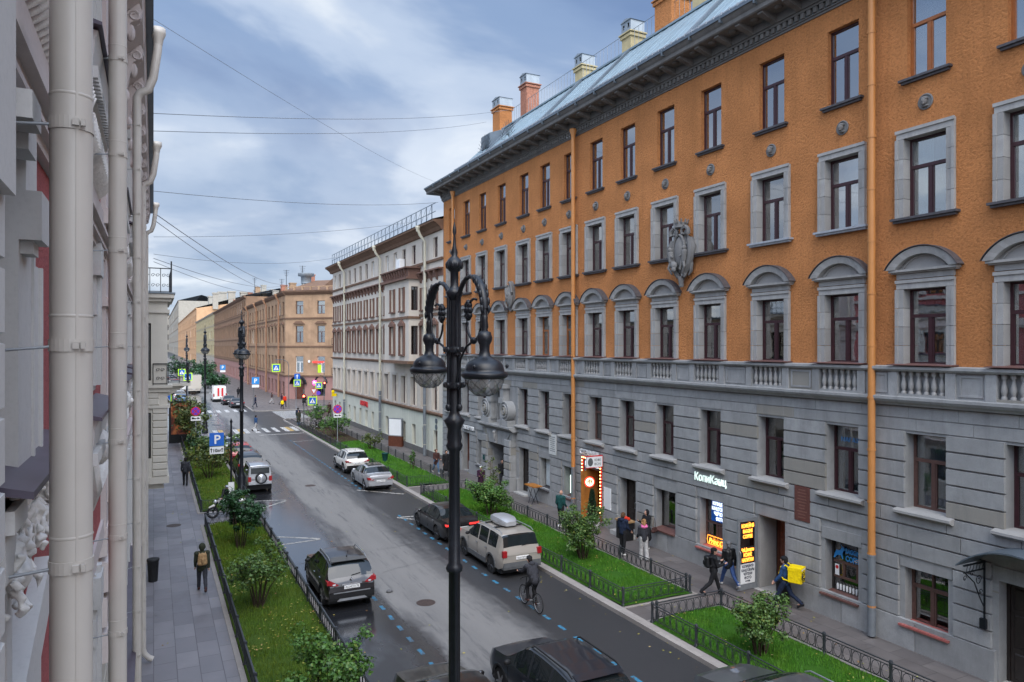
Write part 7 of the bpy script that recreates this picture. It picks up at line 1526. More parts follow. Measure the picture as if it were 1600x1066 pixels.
b = MB(); b.box(1.8, 4.4, -EX - 0.98, -EX, 7.18, 7.299); b.ext([(-EX - 0.8, 7.18), (-EX, 7.18), (-EX, 6.7)], 'x', 2.0, 2.25); b.ext([(-EX - 0.8, 7.18), (-EX, 7.18), (-EX, 6.7)], 'x', 3.9, 4.15); b.build('balcony_slab', 'plaster_cream', ch)
b = MB(); m = b.mark(); scrollrail(b, EX + 0.1, 1.1); b.xf(m, Matrix.Translation((0.8, -0.05, 11.34)) @ Matrix.Rotation(R(-90), 4, 'Z')); m = b.mark(); scrollrail(b, 4.6, 1.1); b.xf(m, Matrix.Translation((0.8, -EX - 0.15, 11.34))); b.box(0.77, 0.83, -EX - 0.18, -EX - 0.12, 11.34, 12.75); b.build('terrace_railing', 'iron_black', ch)
# ------------------------------------------------------------------ vehicles
def carpaint(name, col, metal=0.3, rough=0.28, dirt=0.25):
    s = Mat(name); n = s.noise(3.0, 5, 0.6); sp = s.n.new("ShaderNodeSeparateXYZ"); s.l.new(s.co, sp.inputs[0])
    low = s.ramp(s.math('ADD', sp.outputs[2], s.math('MULTIPLY', n, 0.3)), [(0.40, 1.0), (0.85, 0.0)])   # road dirt splashed low on the body
    s.set('Base Color', s.mix(s.math('MULTIPLY', low, dirt), col, tuple(0.6 * c + 0.010 for c in col))); s.set('Roughness', s.mix(s.math('MULTIPLY', low, 0.8), rough, 0.6)); s.set('Metallic', metal); s.set('Coat Weight', 0.7); s.set('Coat Roughness', 0.06)
for nm, c, m in (('paint_black', (0.007, 0.007, 0.008), 0.0), ('paint_plum', (0.010, 0.007, 0.008), 0.0), ('paint_graphite', (0.014, 0.017, 0.024), 0.1), ('paint_silver', (0.46, 0.47, 0.49), 0.5), ('paint_champagne', (0.46, 0.42, 0.37), 0.4), ('paint_white', (0.70, 0.68, 0.64), 0.0), ('paint_red', (0.36, 0.015, 0.02), 0.1), ('paint_blue', (0.05, 0.13, 0.26), 0.2), ('paint_grey', (0.10, 0.105, 0.11), 0.4), ('paint_beige', (0.50, 0.45, 0.38), 0.0)): carpaint(nm, c, m)
s = Mat('car_glass'); s.set('Base Color', (0.012, 0.016, 0.018)); s.set('Roughness', 0.03); s.set('Specular IOR Level', 0.5)
emit('tail_red', (1.0, 0.02, 0.02), 0.0, (0.30, 0.008, 0.012)); emit('tail_red_on', (1.0, 0.05, 0.04), 0.7, (0.6, 0.02, 0.02)); plain('head_lamp', (0.7, 0.72, 0.74), 0.1, 0.3, 0.05, 5)
def interp(tab, y):
    if y <= tab[0][0]: return tab[0][1]
    for (a, va), (c, vc) in zip(tab, tab[1:]):
        if y <= c: return va + (vc - va) * (y - a) / (c - a) if c > a else vc
    return tab[-1][1]
def make_car(label, cat, X, Y, L, W, prof, belt, paint, glass, cab, wheels, wr=0.34, name='parked_car', pillars=(), roofw=0.74, sill=0.28, clad=None, rz=0.0, extras='', tail='boxes', ton=False, plate=None, rim='rim_alloy', group='cars parked along the road', tail_z=(0.75, 1.0), z=None, low=False):
    """prof: top profile (distance from nose, height); belt: shoulder line; cab = (cowl, windscreen top, roof end, rear glass foot). Local +y = forward, origin = middle on the ground."""
    t = thing(name, label, cat, (X, Y, RZ if z is None else z), R(rz), group)
    half = W / 2; ys = set([0.0, 0.04, 0.12, 0.25, 0.5, L - 0.5, L - 0.25, L - 0.12, L - 0.04, L] + [p[0] for p in prof] + list(cab) + [q + d for q in pillars for d in (-0.05, 0.05)])
    for wy in wheels:
        for k in range(13): ys.add(wy - wr * 1.16 + wr * 2.32 * k / 12)
    k = 0.0
    while k < L: ys.add(round(k, 3)); k += 0.22
    ys = sorted(y for y in ys if 0 <= y <= L); ys2 = [ys[0]]
    for y in ys[1:]:
        if y - ys2[-1] > 0.012: ys2.append(y)
    ys = ys2
    def halfw(y):
        f = 1 - 0.13 * max(0, 1 - y / 0.55) ** 2.2 - 0.09 * max(0, 1 - (L - y) / 0.45) ** 2.2; return half * f
    rings = []
    for y in ys:
        w_, T, B = halfw(y), interp(prof, y), interp(belt, y); B = min(B, T - 0.012); zl = sill + 0.10 * max(0, 1 - y / 0.4) + 0.14 * max(0, 1 - (L - y) / 0.35); arch = 0
        for wy in wheels:
            d = abs(y - wy)
            if d < wr * 1.16: zz = wr + math.sqrt(max(0, (wr * 1.16) ** 2 - d * d)); arch = max(arch, zz)
        zlo = max(zl, arch); mid = max(zlo + 0.02, (B + zl) * 0.52); up = max(mid + 0.02, B - 0.10)
        cabf = max(0.0, min(1.0, (T - B) / 0.45)); rw = w_ * (1 - 0.05) * (1 - cabf) + w_ * roofw * cabf
        rings.append([(w_ * 0.96, zlo), (w_ * (1.0 if arch < mid else 1.0), max(mid * 0.85, zlo + 0.01)), (w_, max(mid, zlo + 0.02)), (w_ * 0.985, up), (w_ * 0.945, B), (rw + (w_ * 0.945 - rw) * 0.04, B + (T - B) * 0.90), (rw * 0.93, T - 0.012 - 0.01 * cabf), (rw * 0.6, T), (0.0, T + 0.012)])
    body, gl = MB(), MB(); NR = len(rings[0])
    def vert(i, j, sx): w_, z_ = rings[i][j]; return (sx * w_, L / 2 - ys[i], z_)
    for part, isglass in ((body, False), (gl, True)):
        pass
    for sx in (-1, 1):
        def emitf(i, j, mb):
            q = [vert(i, j, sx), vert(i + 1, j, sx), vert(i + 1, j + 1, sx), vert(i, j + 1, sx)]
            if sx > 0: q = q[::-1]
            mb.add(q, [(0, 1, 2, 3)], True)
        for i in range(len(ys) - 1):
            ym = (ys[i] + ys[i + 1]) / 2
            for j in range(NR - 1):
                g = False
                if j == 4 and cab[0] + 0.18 < ym < glass and not any(abs(ym - q) < 0.051 for q in pillars) and rings[i][5][1] - rings[i][4][1] > 0.06: g = True
                if j >= 5 and (cab[0] + 0.03 < ym < cab[1] - 0.02 or cab[2] + 0.03 < ym < cab[3] - 0.02): g = True
                emitf(i, j, gl if g else body)
    bm_ = MB()
    # nose and tail caps: strips across between the two sides
    for i, flip in ((0, False), (len(ys) - 1, True)):
        for j in range(NR - 1):
            q = [vert(i, j, -1), vert(i, j, 1), vert(i, j + 1, 1), vert(i, j + 1, -1)]; body.add(q if flip else q[::-1], [(0, 1, 2, 3)], False)
    # weld via mesh
    for mb, nm, mt in ((body, 'body', paint), (gl, 'windows', 'car_glass')):
        import bmesh; me = mb.mesh(nm, mt); q = bmesh.new(); q.from_mesh(me); bmesh.ops.remove_doubles(q, verts=q.verts, dist=0.002); bmesh.ops.recalc_face_normals(q, faces=q.faces); q.to_mesh(me); q.free(); me.set_sharp_from_angle(angle=R(32)); link(nm, me, t)
    u = MB(); u.box(-half + 0.10, half - 0.10, -L / 2 + 0.25, L / 2 - 0.25, 0.18, sill + 0.12)
    for wy in wheels:
        for sx in (-1, 1): u.box(sx * (half - 0.30), sx * (half - 0.08), L / 2 - wy - wr * 1.1, L / 2 - wy + wr * 1.1, 0.25, wr * 2.05)
    u.build('underbody', 'plastic_black', t)
    def wheel_t(b): b.lathe([(wr * 0.66, -0.10), (wr * 0.94, -0.105), (wr, -0.07), (wr, 0.07), (wr * 0.94, 0.105), (wr * 0.66, 0.10)], (0, 0, 0), 24); b.xf(0, Matrix.Rotation(R(90), 4, 'Y'))
    def wheel_r(b):
        b.lathe([(wr * 0.68, -0.08), (wr * 0.62, -0.085), (wr * 0.58, -0.04), (0.05, -0.055), (0.0, -0.07)], (0, 0, 0), 20, True, False)
        for k in range(5): a = 2 * math.pi * k / 5; b.limb((0.04 * math.cos(a), 0.04 * math.sin(a), -0.08), (wr * 0.62 * math.cos(a), wr * 0.62 * math.sin(a), -0.085), 0.05, 0.04, 5)
        b.xf(0, Matrix.Rotation(R(90), 4, 'Y'))
    for wy in wheels:
        for sx in (-1, 1):
            o = sub(('tyre', wr), 'wheel', wheel_t, 'rubber', t, (sx * (half - 0.12), L / 2 - wy, wr)); r_ = sub(('rim', wr, rim), 'rim', wheel_r, rim, o); r_.rotation_euler = (0, 0, 0 if sx < 0 else math.pi)
    if clad:
        c = MB()
        for wy in wheels:
            for sx in (-1, 1):
                for a in range(0, 180, 15):
                    p0, p1 = [(L / 2 - wy + rr * math.cos(R(q)), wr + rr * math.sin(R(q))) for rr, q in ((wr * 1.13, a), (wr * 1.13, a + 15))]; o0, o1 = [(L / 2 - wy + rr * math.cos(R(q)), wr + rr * math.sin(R(q))) for rr, q in ((wr * 1.30, a), (wr * 1.30, a + 15))]; xo = sx * (half + 0.012)
                    c.add([(xo, *p0), (xo, *p1), (xo, *o1), (xo, *o0), (sx * (half - 0.05), *o0), (sx * (half - 0.05), *o1)], [(0, 1, 2, 3), (3, 2, 5, 4)])
        for sx in (-1, 1): c.box(sx * (half - 0.03), sx * (half + 0.012), L / 2 - wheels[1] + wr * 1.25, L / 2 - wheels[0] - wr * 1.25, sill - 0.04, sill + 0.15)
        c.box(-half * 0.90, half * 0.90, -L / 2 - 0.02, -L / 2 + 0.2, sill + 0.04, sill + 0.30); c.build('cladding', clad, t)
    wr_ = halfw(L); yb = -L / 2
    # rear: lights, plate, bumper, handle strip
    z0, z1 = tail_z; tl = MB()
    if tail == 'boxes':
        for sx in (-1, 1): tl = MB(); tl.ext([(sx * (wr_ - 0.34), z0 + 0.03), (sx * (wr_ - 0.04), z1), (sx * (wr_ + 0.02), z0 + 0.06), (sx * (wr_ - 0.22), z0)] if sx < 0 else [(wr_ - 0.22, z0), (wr_ + 0.02, z0 + 0.06), (wr_ - 0.04, z1), (wr_ - 0.34, z0 + 0.03)], 'y', yb - 0.02, yb + 0.12); wl = MB(); wl.box(sx * (wr_ - 0.23), sx * (wr_ - 0.13), yb - 0.028, yb, z0 + 0.035, z0 + 0.085); wl.build('reversing_light', 'head_lamp', t); tl.box(sx * (wr_ - 0.02), sx * (wr_ + 0.055), yb + 0.0, yb + 0.30, z0 + 0.05, z1 - 0.02); tl.build('tail_light', 'tail_red_on' if ton else 'tail_red', t)
    elif tail == 'upright':
        for sx in (-1, 1): tl = MB(); tl.box(sx * (wr_ - 0.16), sx * (wr_ + 0.02), yb - 0.03, yb + 0.1, z0, z1); tl.build('tail_light', 'tail_red', t)
    elif tail == 'bar': [tl.box(sx * (wr_ - 0.52), sx * (wr_ + 0.01), yb - 0.025, yb + 0.16, z0 + 0.06, z1 - 0.06) for sx in (-1, 1)]; tl.build('tail_light', 'tail_red_on' if ton else 'tail_red', t)
    zp = z0 - 0.06; p = MB(); p.box(-0.27, 0.27, yb - 0.035, yb, zp - 0.06, zp + 0.055); po = p.build('number_plate', 'sign_white', t)
    if plate: lettering(plate, 0.11, 'sign_black', po, (0, yb - 0.037, zp - 0.04), depth=0.002, width=0.46)
    bp = MB(); bp.box(-wr_ * 0.98, wr_ * 0.98, yb - 0.045, yb + 0.08, sill + 0.12, sill + 0.30); bp.build('bumper', clad or paint, t)
    h = MB()
    for sx in (-1, 1): kz = prof[1][1] / 0.92; h.ext([(L / 2 - 0.08, 0.60 * kz), (L / 2 - 0.12, 0.73 * kz), (L / 2 - 0.40, 0.79 * kz), (L / 2 - 0.38, 0.70 * kz)], 'x', sx * (half * 0.56), sx * (half * 0.88))
    h.build('headlight', 'head_lamp', t)
    for sx in (-1, 1):
        m = MB(); m.ball((sx * (half + 0.10), L / 2 - cab[0] - 0.42, interp(belt, cab[0]) + 0.10), (0.11, 0.06, 0.075), 9, 6); m.build('mirror', paint if clad is None else 'plastic_black', t)
        d = MB()
        for q in list(pillars)[:2]: d.box(sx * (half - 0.01), sx * (half + 0.025), L / 2 - q - 0.05, L / 2 - q + 0.12, interp(belt, q) - 0.14, interp(belt, q) - 0.11)
        d.build('door_handle', 'chrome' if 'c' in extras else paint, t)
        d = MB()
        for q in (cab[0] + 0.22, *pillars): d.box(sx * (half - 0.012), sx * (half + 0.002), L / 2 - q - 0.006, L / 2 - q + 0.006, sill + 0.12, interp(belt, q) - 0.1)
        d.build('door_gap', 'plastic_black', t)
    g = MB(); g.box(-half * 0.5, half * 0.5, L / 2 - 0.04, L / 2 + 0.01, 0.45, 0.68); g.build('grille', 'plastic_black', t)
    zr = max(p_[1] for p_ in prof)
    if 'r' in extras:
        q = MB()
        for sx in (-1, 1): xx = sx * half * roofw * 0.94; q.tube([(xx, L / 2 - cab[1] - 0.1, zr - 0.03), (xx, L / 2 - cab[1] - 0.25, zr + 0.045), (xx, L / 2 - cab[2] + 0.25, zr + 0.045), (xx, L / 2 - cab[2] + 0.05, zr - 0.03)], 0.02, 6)
        q.build('roof_rail', 'steel' if 'c' in extras else 'plastic_black', t)
    if 'w' in extras: q = MB(); q.tube([(0.02, yb + (L - cab[3]) * 0.9, interp(prof, cab[3]) + 0.05), (0.34, yb + (L - cab[3]) + 0.02, interp(prof, cab[3]) + 0.09)], 0.012, 4); q.build('rear_wiper', 'plastic_black', t)
    if 'a' in extras: q = MB(); q.tube([(0, L / 2 - cab[2] + 0.25, zr), (0, L / 2 - cab[2] + 0.05, zr + 0.28)], 0.006, 4); q.ball((0, L / 2 - cab[2] + 0.25, zr + 0.02), (0.03, 0.06, 0.03), 6, 5); q.build('aerial', 'plastic_black', t)
    if 'p' in extras: q = MB(); q.box(-half * roofw * 0.78, half * roofw * 0.78, L / 2 - cab[2] + 0.12, L / 2 - cab[1] - 0.15, zr + 0.008, zr + 0.016); q.build('glass_roof', 'car_glass', t)
    if 'k' in extras: q = MB(); q.ext([(-half * 0.6, sill + 0.02), (half * 0.6, sill + 0.02), (half * 0.5, sill + 0.10), (-half * 0.5, sill + 0.10)], 'y', yb - 0.06, yb - 0.03); q.box(-wr_ * 0.8, wr_ * 0.8, yb - 0.055, yb - 0.03, sill + 0.285, sill + 0.315); q.build('skid_plate', 'steel', t)
    if 'b' in extras: q = MB(); q.ext([(-0.045, tail_z[1] + 0.0), (0, tail_z[1] - 0.06), (0.045, tail_z[1]), (0, tail_z[1] + 0.06)], 'y', yb - 0.01, yb + 0.03); q.box(-0.34, 0.34, yb - 0.03, yb, tail_z[0] + 0.015, tail_z[0] + 0.05); q.build('chrome_trim', 'chrome', t)
    if 's' in extras: q = MB(); q.ext([(L / 2 - cab[2] - 0.10, zr - 0.06), (L / 2 - cab[2] + 0.10, zr - 0.0), (L / 2 - cab[2] + 0.1, zr + 0.015), (L / 2 - cab[2] - 0.14, zr - 0.03)], 'x', -half * roofw * 0.9, half * roofw * 0.9); q.build('spoiler', paint, t)
    return t
def suv(label, X, Y, paint, L=4.45, W=1.8, H=1.62, **k):
    s_ = H / 1.62
    prof = [(0, 0.74 * s_), (0.06, 0.86 * s_), (0.25, 0.93 * s_), (1.05, 1.04 * s_), (1.22, 1.08 * s_), (1.85, 1.50 * s_), (2.15, 1.60 * s_), (2.7, H), (3.4, 1.60 * s_), (L - 0.55, 1.53 * s_), (L - 0.40, 1.46 * s_), (L - 0.13, 1.06 * s_), (L - 0.05, 0.95 * s_), (L, 0.82 * s_)]
    belt = [(0, 0.72 * s_), (1.1, 0.98 * s_), (2.2, 0.98 * s_), (3.4, 1.05 * s_), (L - 0.3, 1.12 * s_), (L, 0.9 * s_)]
    kw = dict(cab=(1.12, 2.05, L - 0.52, L - 0.15), glass=L - 0.62, wheels=(0.88, 0.88 + 0.6 * L), pillars=(2.35, 3.28), tail_z=(0.86 * s_, 1.06 * s_), extras='rwas', clad='plastic_black', wr=0.345, sill=0.32); kw.update(k)
    return make_car(label, 'car', X, Y, L, W, prof, belt, paint, **kw)
def sedan(label, X, Y, paint, L=4.65, W=1.78, H=1.45, **k):
    prof = [(0, 0.62), (0.06, 0.72), (0.3, 0.80), (1.1, 0.93), (1.3, 0.97), (2.0, 1.34), (2.3, 1.42), (2.75, H), (3.2, 1.43), (3.5, 1.36), (L - 0.62, 1.06), (L - 0.5, 1.03), (L - 0.06, 1.0), (L - 0.02, 0.92), (L, 0.8)]
    belt = [(0, 0.60), (1.2, 0.88), (3.6, 0.97), (L - 0.4, 0.98), (L, 0.85)]
    kw = dict(cab=(1.2, 2.2, 3.42, L - 0.64), glass=L - 1.0, wheels=(0.92, 0.92 + 2.68), pillars=(2.42, 3.28), tail_z=(0.70, 0.90), extras='c', wr=0.325, sill=0.25, roofw=0.72); kw.update(k)
    return make_car(label, 'car', X, Y, L, W, prof, belt, paint, **kw)
suv('black plum crossover parked alone by the near left lawn', 6.12, 26.75, 'paint_plum', 4.33, 1.74, 1.60, plate='А624СУ178', extras='rwasckb', roofw=0.78)
g = make_car('pale champagne off-road car with a roof box beside the right lawn', 'car', 12.92, 27.25, 4.62, 1.82, [(0, 0.86), (0.06, 1.0), (0.25, 1.07), (1.05, 1.13), (1.22, 1.17), (1.75, 1.60), (2.0, 1.68), (2.6, 1.72), (3.6, 1.71), (4.25, 1.66), (4.36, 1.60), (4.53, 1.14), (4.58, 1.0), (4.62, 0.9)], [(0, 0.84), (1.1, 1.06), (3.4, 1.08), (4.3, 1.12), (4.62, 0.95)], 'paint_champagne', 4.0, (1.12, 1.92, 4.28, 4.52), (0.86, 3.6), 0.365, pillars=(2.3, 3.2), roofw=0.80, sill=0.34, clad='plastic_grey', extras='rwc', tail='upright', tail_z=(0.86, 1.10), plate='К531ОР198', rim='rim_dark')
rb = thing('roof_box', 'white streamlined roof box on the champagne off-road car', 'roof box', (12.92, 26.65, RZ + 1.80)); b = MB()
n = 12; rr_ = []
for i in range(n + 1): y = -0.85 + 1.7 * i / n; e = 1 - abs(y / 0.85) ** 3.5 * 0.45; rr_.append([(-0.42 * e, y, 0), (-0.46 * e, y, 0.1), (-0.40 * e, y, 0.30 * e), (-0.2 * e, y, 0.36 * e), (0.2 * e, y, 0.36 * e), (0.40 * e, y, 0.30 * e), (0.46 * e, y, 0.1), (0.42 * e, y, 0)])
vs = [p for q in rr_ for p in q]; b.add(vs, [(i * 8 + j, i * 8 + (j + 1) % 8, (i + 1) * 8 + (j + 1) % 8, (i + 1) * 8 + j) for i in range(n) for j in range(8)], True); b.add(rr_[0], [tuple(range(8))]); b.add(rr_[-1], [tuple(range(8))[::-1]]); b.xf(0, Matrix.Diagonal((0.9, 0.88, 0.85, 1))); b.build('shell', 'paint_silver', rb, sharp=40); b = MB(); [b.box(-0.62, 0.62, y - 0.03, y + 0.03, -0.08, -0.03) for y in (-0.45, 0.45)]; [b.box(x - 0.03, x + 0.03, y - 0.03, y + 0.03, -0.05, 0.02) for y in (-0.45, 0.45) for x in (-0.3, 0.3)]; b.build('cross_bar', 'plastic_black', rb)
sedan('black saloon with glowing red lights ahead of the champagne off-road car', 12.75, 32.9, 'paint_black', 4.75, 1.82, tail='bar', ton=True, tail_z=(0.76, 0.96), plate='М208ТЕ', rim='rim_dark')
sedan('silver saloon with dark glass roof parked at the end of the far right lawn', 12.7, 46.0, 'paint_silver', 4.6, 1.68, extras='cp', plate='В417КХ')
suv('pearl white crossover parked in front of the silver saloon', 12.95, 52.5, 'paint_white', 4.35, 1.72, 1.56, plate='О150РН', tail_z=(0.82, 0.98))
suv('dark blue-grey crossover driving along the middle of the road at the bottom', 8.98, 15.4, 'paint_graphite', 4.6, 1.86, 1.68, name='moving_car', group=None, extras='rs', clad='plastic_black')
sedan('black car cut off by the bottom edge behind the lamp post', 6.25, 15.5, 'paint_black', 4.6, 1.74, 1.46); sedan('dark grey car cut off by the bottom edge beside the near right lawn', 13.05, 11.9, 'paint_grey', 4.7, 1.80, 1.46, extras='cr')
# boxy silver off-roader with spare wheel
t = make_car('small silver off-roader with a covered spare wheel on its back', 'car', 5.88, 48.3, 3.6, 1.5, [(0, 0.95), (0.06, 1.05), (1.0, 1.12), (1.1, 1.16), (1.45, 1.60), (1.6, 1.67), (2.4, 1.70), (3.5, 1.68), (3.55, 1.62), (3.58, 1.1), (3.6, 0.9)], [(0, 0.93), (1.1, 1.05), (3.5, 1.08), (3.6, 1.0)], 'paint_silver', 3.4, (1.0, 1.55, 3.50, 3.585), (0.65, 2.9), 0.34, pillars=(2.1,), roofw=0.86, sill=0.42, extras='r', tail='upright', tail_z=(0.72, 1.02), group='cars parked along the road')
b = MB(); b.lathe([(0.0, 0.22), (0.27, 0.22), (0.34, 0.17), (0.34, 0.0)], (0, 0, 0), 24, True, False); b.xf(0, Matrix.Translation((0.05, -1.8, 0.92)) @ Matrix.Rotation(R(90), 4, 'X')); sw = b.build('spare_wheel', 'rubber', t); b = MB(); b.lathe([(0.0, 0.245), (0.25, 0.235), (0.26, 0.215)], (0, 0, 0), 24, True, False); b.xf(0, Matrix.Translation((0.05, -1.8, 0.92)) @ Matrix.Rotation(R(90), 4, 'X')); b.build('wheel_cover', 'paint_silver', sw)
b = MB(); b.box(-0.54, 0.54, -1.815, -1.76, 1.2, 1.56); b.build('rear_window', 'car_glass', t)
suv('dark estate car partly hidden behind the second lamp post', 5.95, 53.8, 'paint_black', 4.5, 1.72, 1.66, extras='rwc'); suv('red hatchback parked beyond the dark estate car', 5.9, 59.6, 'paint_red', 4.2, 1.7, 1.62, clad=None, extras='w', tail='upright', tail_z=(0.8, 1.2)); sedan('pale blue-silver saloon at the head of the left parked row', 5.95, 65.3, 'paint_silver', 4.5, 1.7)
# beyond the crossing
def van(label, cat, X, Y, L, W, H, paint, extras, nose=0.9, group='vehicles beyond the crossing'):
    prof = [(0, 0.9), (0.1, 1.1), (nose * 0.7, 1.25), (nose, 1.35), (nose + 0.75, H * 0.93), (nose + 1.2, H), (L - 0.3, H), (L - 0.08, H * 0.96), (L, H * 0.9)]
    return make_car(label, cat, X, Y, L, W, prof, [(0, 0.88), (1, 1.2), (L - 0.3, 1.25), (L, 1.2)], paint, nose + 1.9, (nose - 0.05, nose + 0.85, L - 0.02, L - 0.01), (0.95, L - 1.2), 0.36, pillars=(nose + 1.75,), roofw=0.86, sill=0.4, clad=None, extras=extras, tail='upright', tail_z=(0.9, 1.4), group=group, name='parked_van')
t = van('white van with red vertical stripes on its rear doors beyond the crossing', 'van', 9.6, 127.5, 5.6, 2.2, 2.6, 'paint_white', ''); b = MB(); [b.box(x - 0.13, x + 0.13, -2.86, -2.80, 1.0, 2.3) for x in (-0.25, 0.35)]; b.build('red_stripe', 'sign_red', t)
t = van('beige box truck far along the left of the street', 'truck', 6.9, 153, 6.5, 2.4, 2.3, 'paint_beige', '', 0.8); b = MB(); b.box(-1.3, 1.3, -3.4, 1.4, 0.9, 3.5); b.build('cargo_box', 'paint_beige', t)
G2 = 'vehicles beyond the crossing'
sedan('dark grey saloon parked nearest the far zebra crossing', 11.0, 113.5, 'paint_graphite', 4.6, 1.9, group=G2); sedan('black hatchback between the grey saloon and the white van', 10.4, 119.6, 'paint_black', 4.4, 1.9, group=G2)
sedan('blue saloon on the left beyond the crossing behind the poster stand', 3.9, 126, 'paint_blue', 4.6, 1.9, group=G2); suv('white-roofed car on the left just beyond the blue saloon', 3.9, 133, 'paint_white', 4.5, 1.9, group=G2)
for k, (x, y, p_, lb) in enumerate(((5.6, 160, 'paint_white', 'white car in the distant left row beside the truck'), (5.0, 170, 'paint_silver', 'silver car in the distant left row'), (4.6, 182, 'paint_red', 'dark red car in the distant left row'), (4.4, 196, 'paint_grey', 'grey car near the end of the distant left row'), (4.2, 212, 'paint_black', 'last dark car of the distant left row'))): (suv if k % 2 else sedan)(lb, x, y, p_, 4.6, 1.9, group=G2)
# ------------------------------------------------------------------ people, bicycle, motorcycle
def person(label, X, Y, face, h=1.75, top='cloth_black', low='cloth_black', shoe='cloth_black', hair='hair_dark', swing=24, armL=(8, 12), armR=(-8, 12), coat=0.0, hat=None, hood=False, z=PZ, group=None, bend=0.0, vox=0.013, hairlen=0.0, bulk=1.0, sit=None, armout=0.10, bald=False, extra=None, flare=0.0):
    """face: compass direction the person faces, degrees (0 = +y, 90 = +x)"""
    t = thing('person', label, 'person', (X, Y, z), -R(face), group); k = h / 1.75; V = Vector
    def S(p): return tuple(c * k for c in p)
    hipz = 0.92; legs = []
    for sx, a in ((-1, swing), (1, -swing * 0.9)):
        bnd = 8 if a > 0 else 30 * min(1, swing / 24) if swing else 3
        if sit: a, bnd = sit[0 if sx < 0 else 1]
        hp = V((sx * 0.09, 0, 0)); kn = hp + V((sx * 0.012, math.sin(R(a)), -math.cos(R(a)))) * 0.43; an = kn + V((0, math.sin(R(a - bnd)), -math.cos(R(a - bnd)))) * 0.43
        legs.append([hp, kn, an, bnd if a < 0 else 0])
    if sit is None: hipz = 0.085 - min(l[2].z for l in legs)
    legs = [[p + V((0, 0, hipz)) for p in l[:3]] + [l[3]] for l in legs]; hip = V((0, 0, hipz))
    bd = R(bend)
    def T(x, y, zz): return V((x, y * math.cos(bd) + zz * math.sin(bd), hipz + zz * math.cos(bd) - y * math.sin(bd)))     # torso space above the hip
    sh = [T(-0.185, 0, 0.50), T(0.185, 0, 0.50)]; arms = []
    for i, (sx, (a, e)) in enumerate(((-1, armL), (1, armR))):
        ra = R(a); el = sh[i] + V((sx * armout, math.sin(ra), -math.cos(ra))).normalized() * 0.29; rb = R(a + e); wr_ = el + V((sx * (armout * 0.2) - (sx * 0.25 if e > 60 else 0), math.sin(rb), -math.cos(rb))).normalized() * 0.25; arms.append((sh[i], el, wr_))
    # the body: one continuous surface
    b = MB(); L_ = b.limb
    L_(S(T(0, 0.0, 0.0)), S(T(0, 0.0, 0.22)), 0.105, 0.10); L_(S(T(0, 0, 0.22)), S(T(0, 0, 0.44)), 0.10, 0.10); L_(S(T(-0.07, 0, 0.40)), S(T(0.07, 0, 0.40)), 0.095, 0.095); L_(S(sh[0]), S(sh[1]), 0.05, 0.05); L_(S(T(0, 0, 0.50)), S(T(0, 0.02, 0.62)), 0.06, 0.052)
    hc = T(0, 0.035, 0.715); b.ball(S(hc), (0.078 * k, 0.095 * k, 0.115 * k), 14, 10); jaw = T(0, 0.065, 0.655); b.ball(S(jaw), (0.055 * k, 0.055 * k, 0.055 * k), 10, 8)
    fy = 0.035 + 0.095
    L_(S(T(0, fy - 0.005, 0.735)), S(T(0, fy + 0.018, 0.695)), 0.012, 0.017, 8); [b.ball(S(T(sx * 0.08, 0.025, 0.71)), (0.014, 0.022, 0.032), 8, 6) for sx in (-1, 1)]; L_(S(T(-0.022, fy - 0.015, 0.655)), S(T(0.022, fy - 0.015, 0.655)), 0.012, 0.012, 6); [b.ball(S(T(sx * 0.032, fy - 0.012, 0.742)), 0.016, 6, 5) for sx in (-1, 1)]
    for hp, kn, an, q in legs: L_(S(hp), S(kn), 0.07, 0.05); L_(S(kn), S(an), 0.046, 0.034); L_(S(an), S(an + V((0, 0.12, -0.045))), 0.032, 0.024)
    for i, (s0, el, w_) in enumerate(arms):
        L_(S(s0), S(el), 0.036, 0.030); L_(S(el), S(w_), 0.030, 0.026); d = (w_ - el).normalized(); sx = -1 if i == 0 else 1
        sd = V((0, 1, 0)) if abs(d.y) < 0.8 else V((sx * -1, 0, 0)); sd = (sd - d * sd.dot(d)).normalized(); nn = d.cross(sd)
        pc = w_ + d * 0.045; L_(S(w_), S(w_ + d * 0.075), 0.026, 0.03, 8); L_(S(w_ + d * 0.06 - sd * 0.022), S(w_ + d * 0.06 + sd * 0.022), 0.02, 0.02, 8)
        for f in range(4): o = (f - 1.5) * 0.019; ln = (0.062, 0.072, 0.068, 0.052)[f]; p0 = w_ + d * 0.078 + sd * o; p1 = p0 + d * ln * 0.6 + nn * 0.006 * sx; L_(S(p0), S(p1), 0.0095, 0.009, 6); L_(S(p1), S(p1 + d * ln * 0.3 + nn * 0.022 * sx), 0.009, 0.007, 6)
        L_(S(w_ + d * 0.02 + sd * 0.025), S(w_ + d * 0.06 + sd * 0.055), 0.012, 0.010, 6); L_(S(w_ + d * 0.06 + sd * 0.055), S(w_ + d * 0.088 + sd * 0.055), 0.010, 0.008, 6)
    link('body', remeshed(b, 'body', 'skin', vox * 0.62 if vox < 0.02 else vox), t)
    # eyes as a part of the head
    e = MB(); [e.ball(S(T(sx * 0.032, fy - 0.001, 0.735)), (0.011, 0.006, 0.006), 6, 4) for sx in (-1, 1)]; e.build('eyes', 'hair_dark', t)
    b = MB(); L_ = b.limb   # jacket
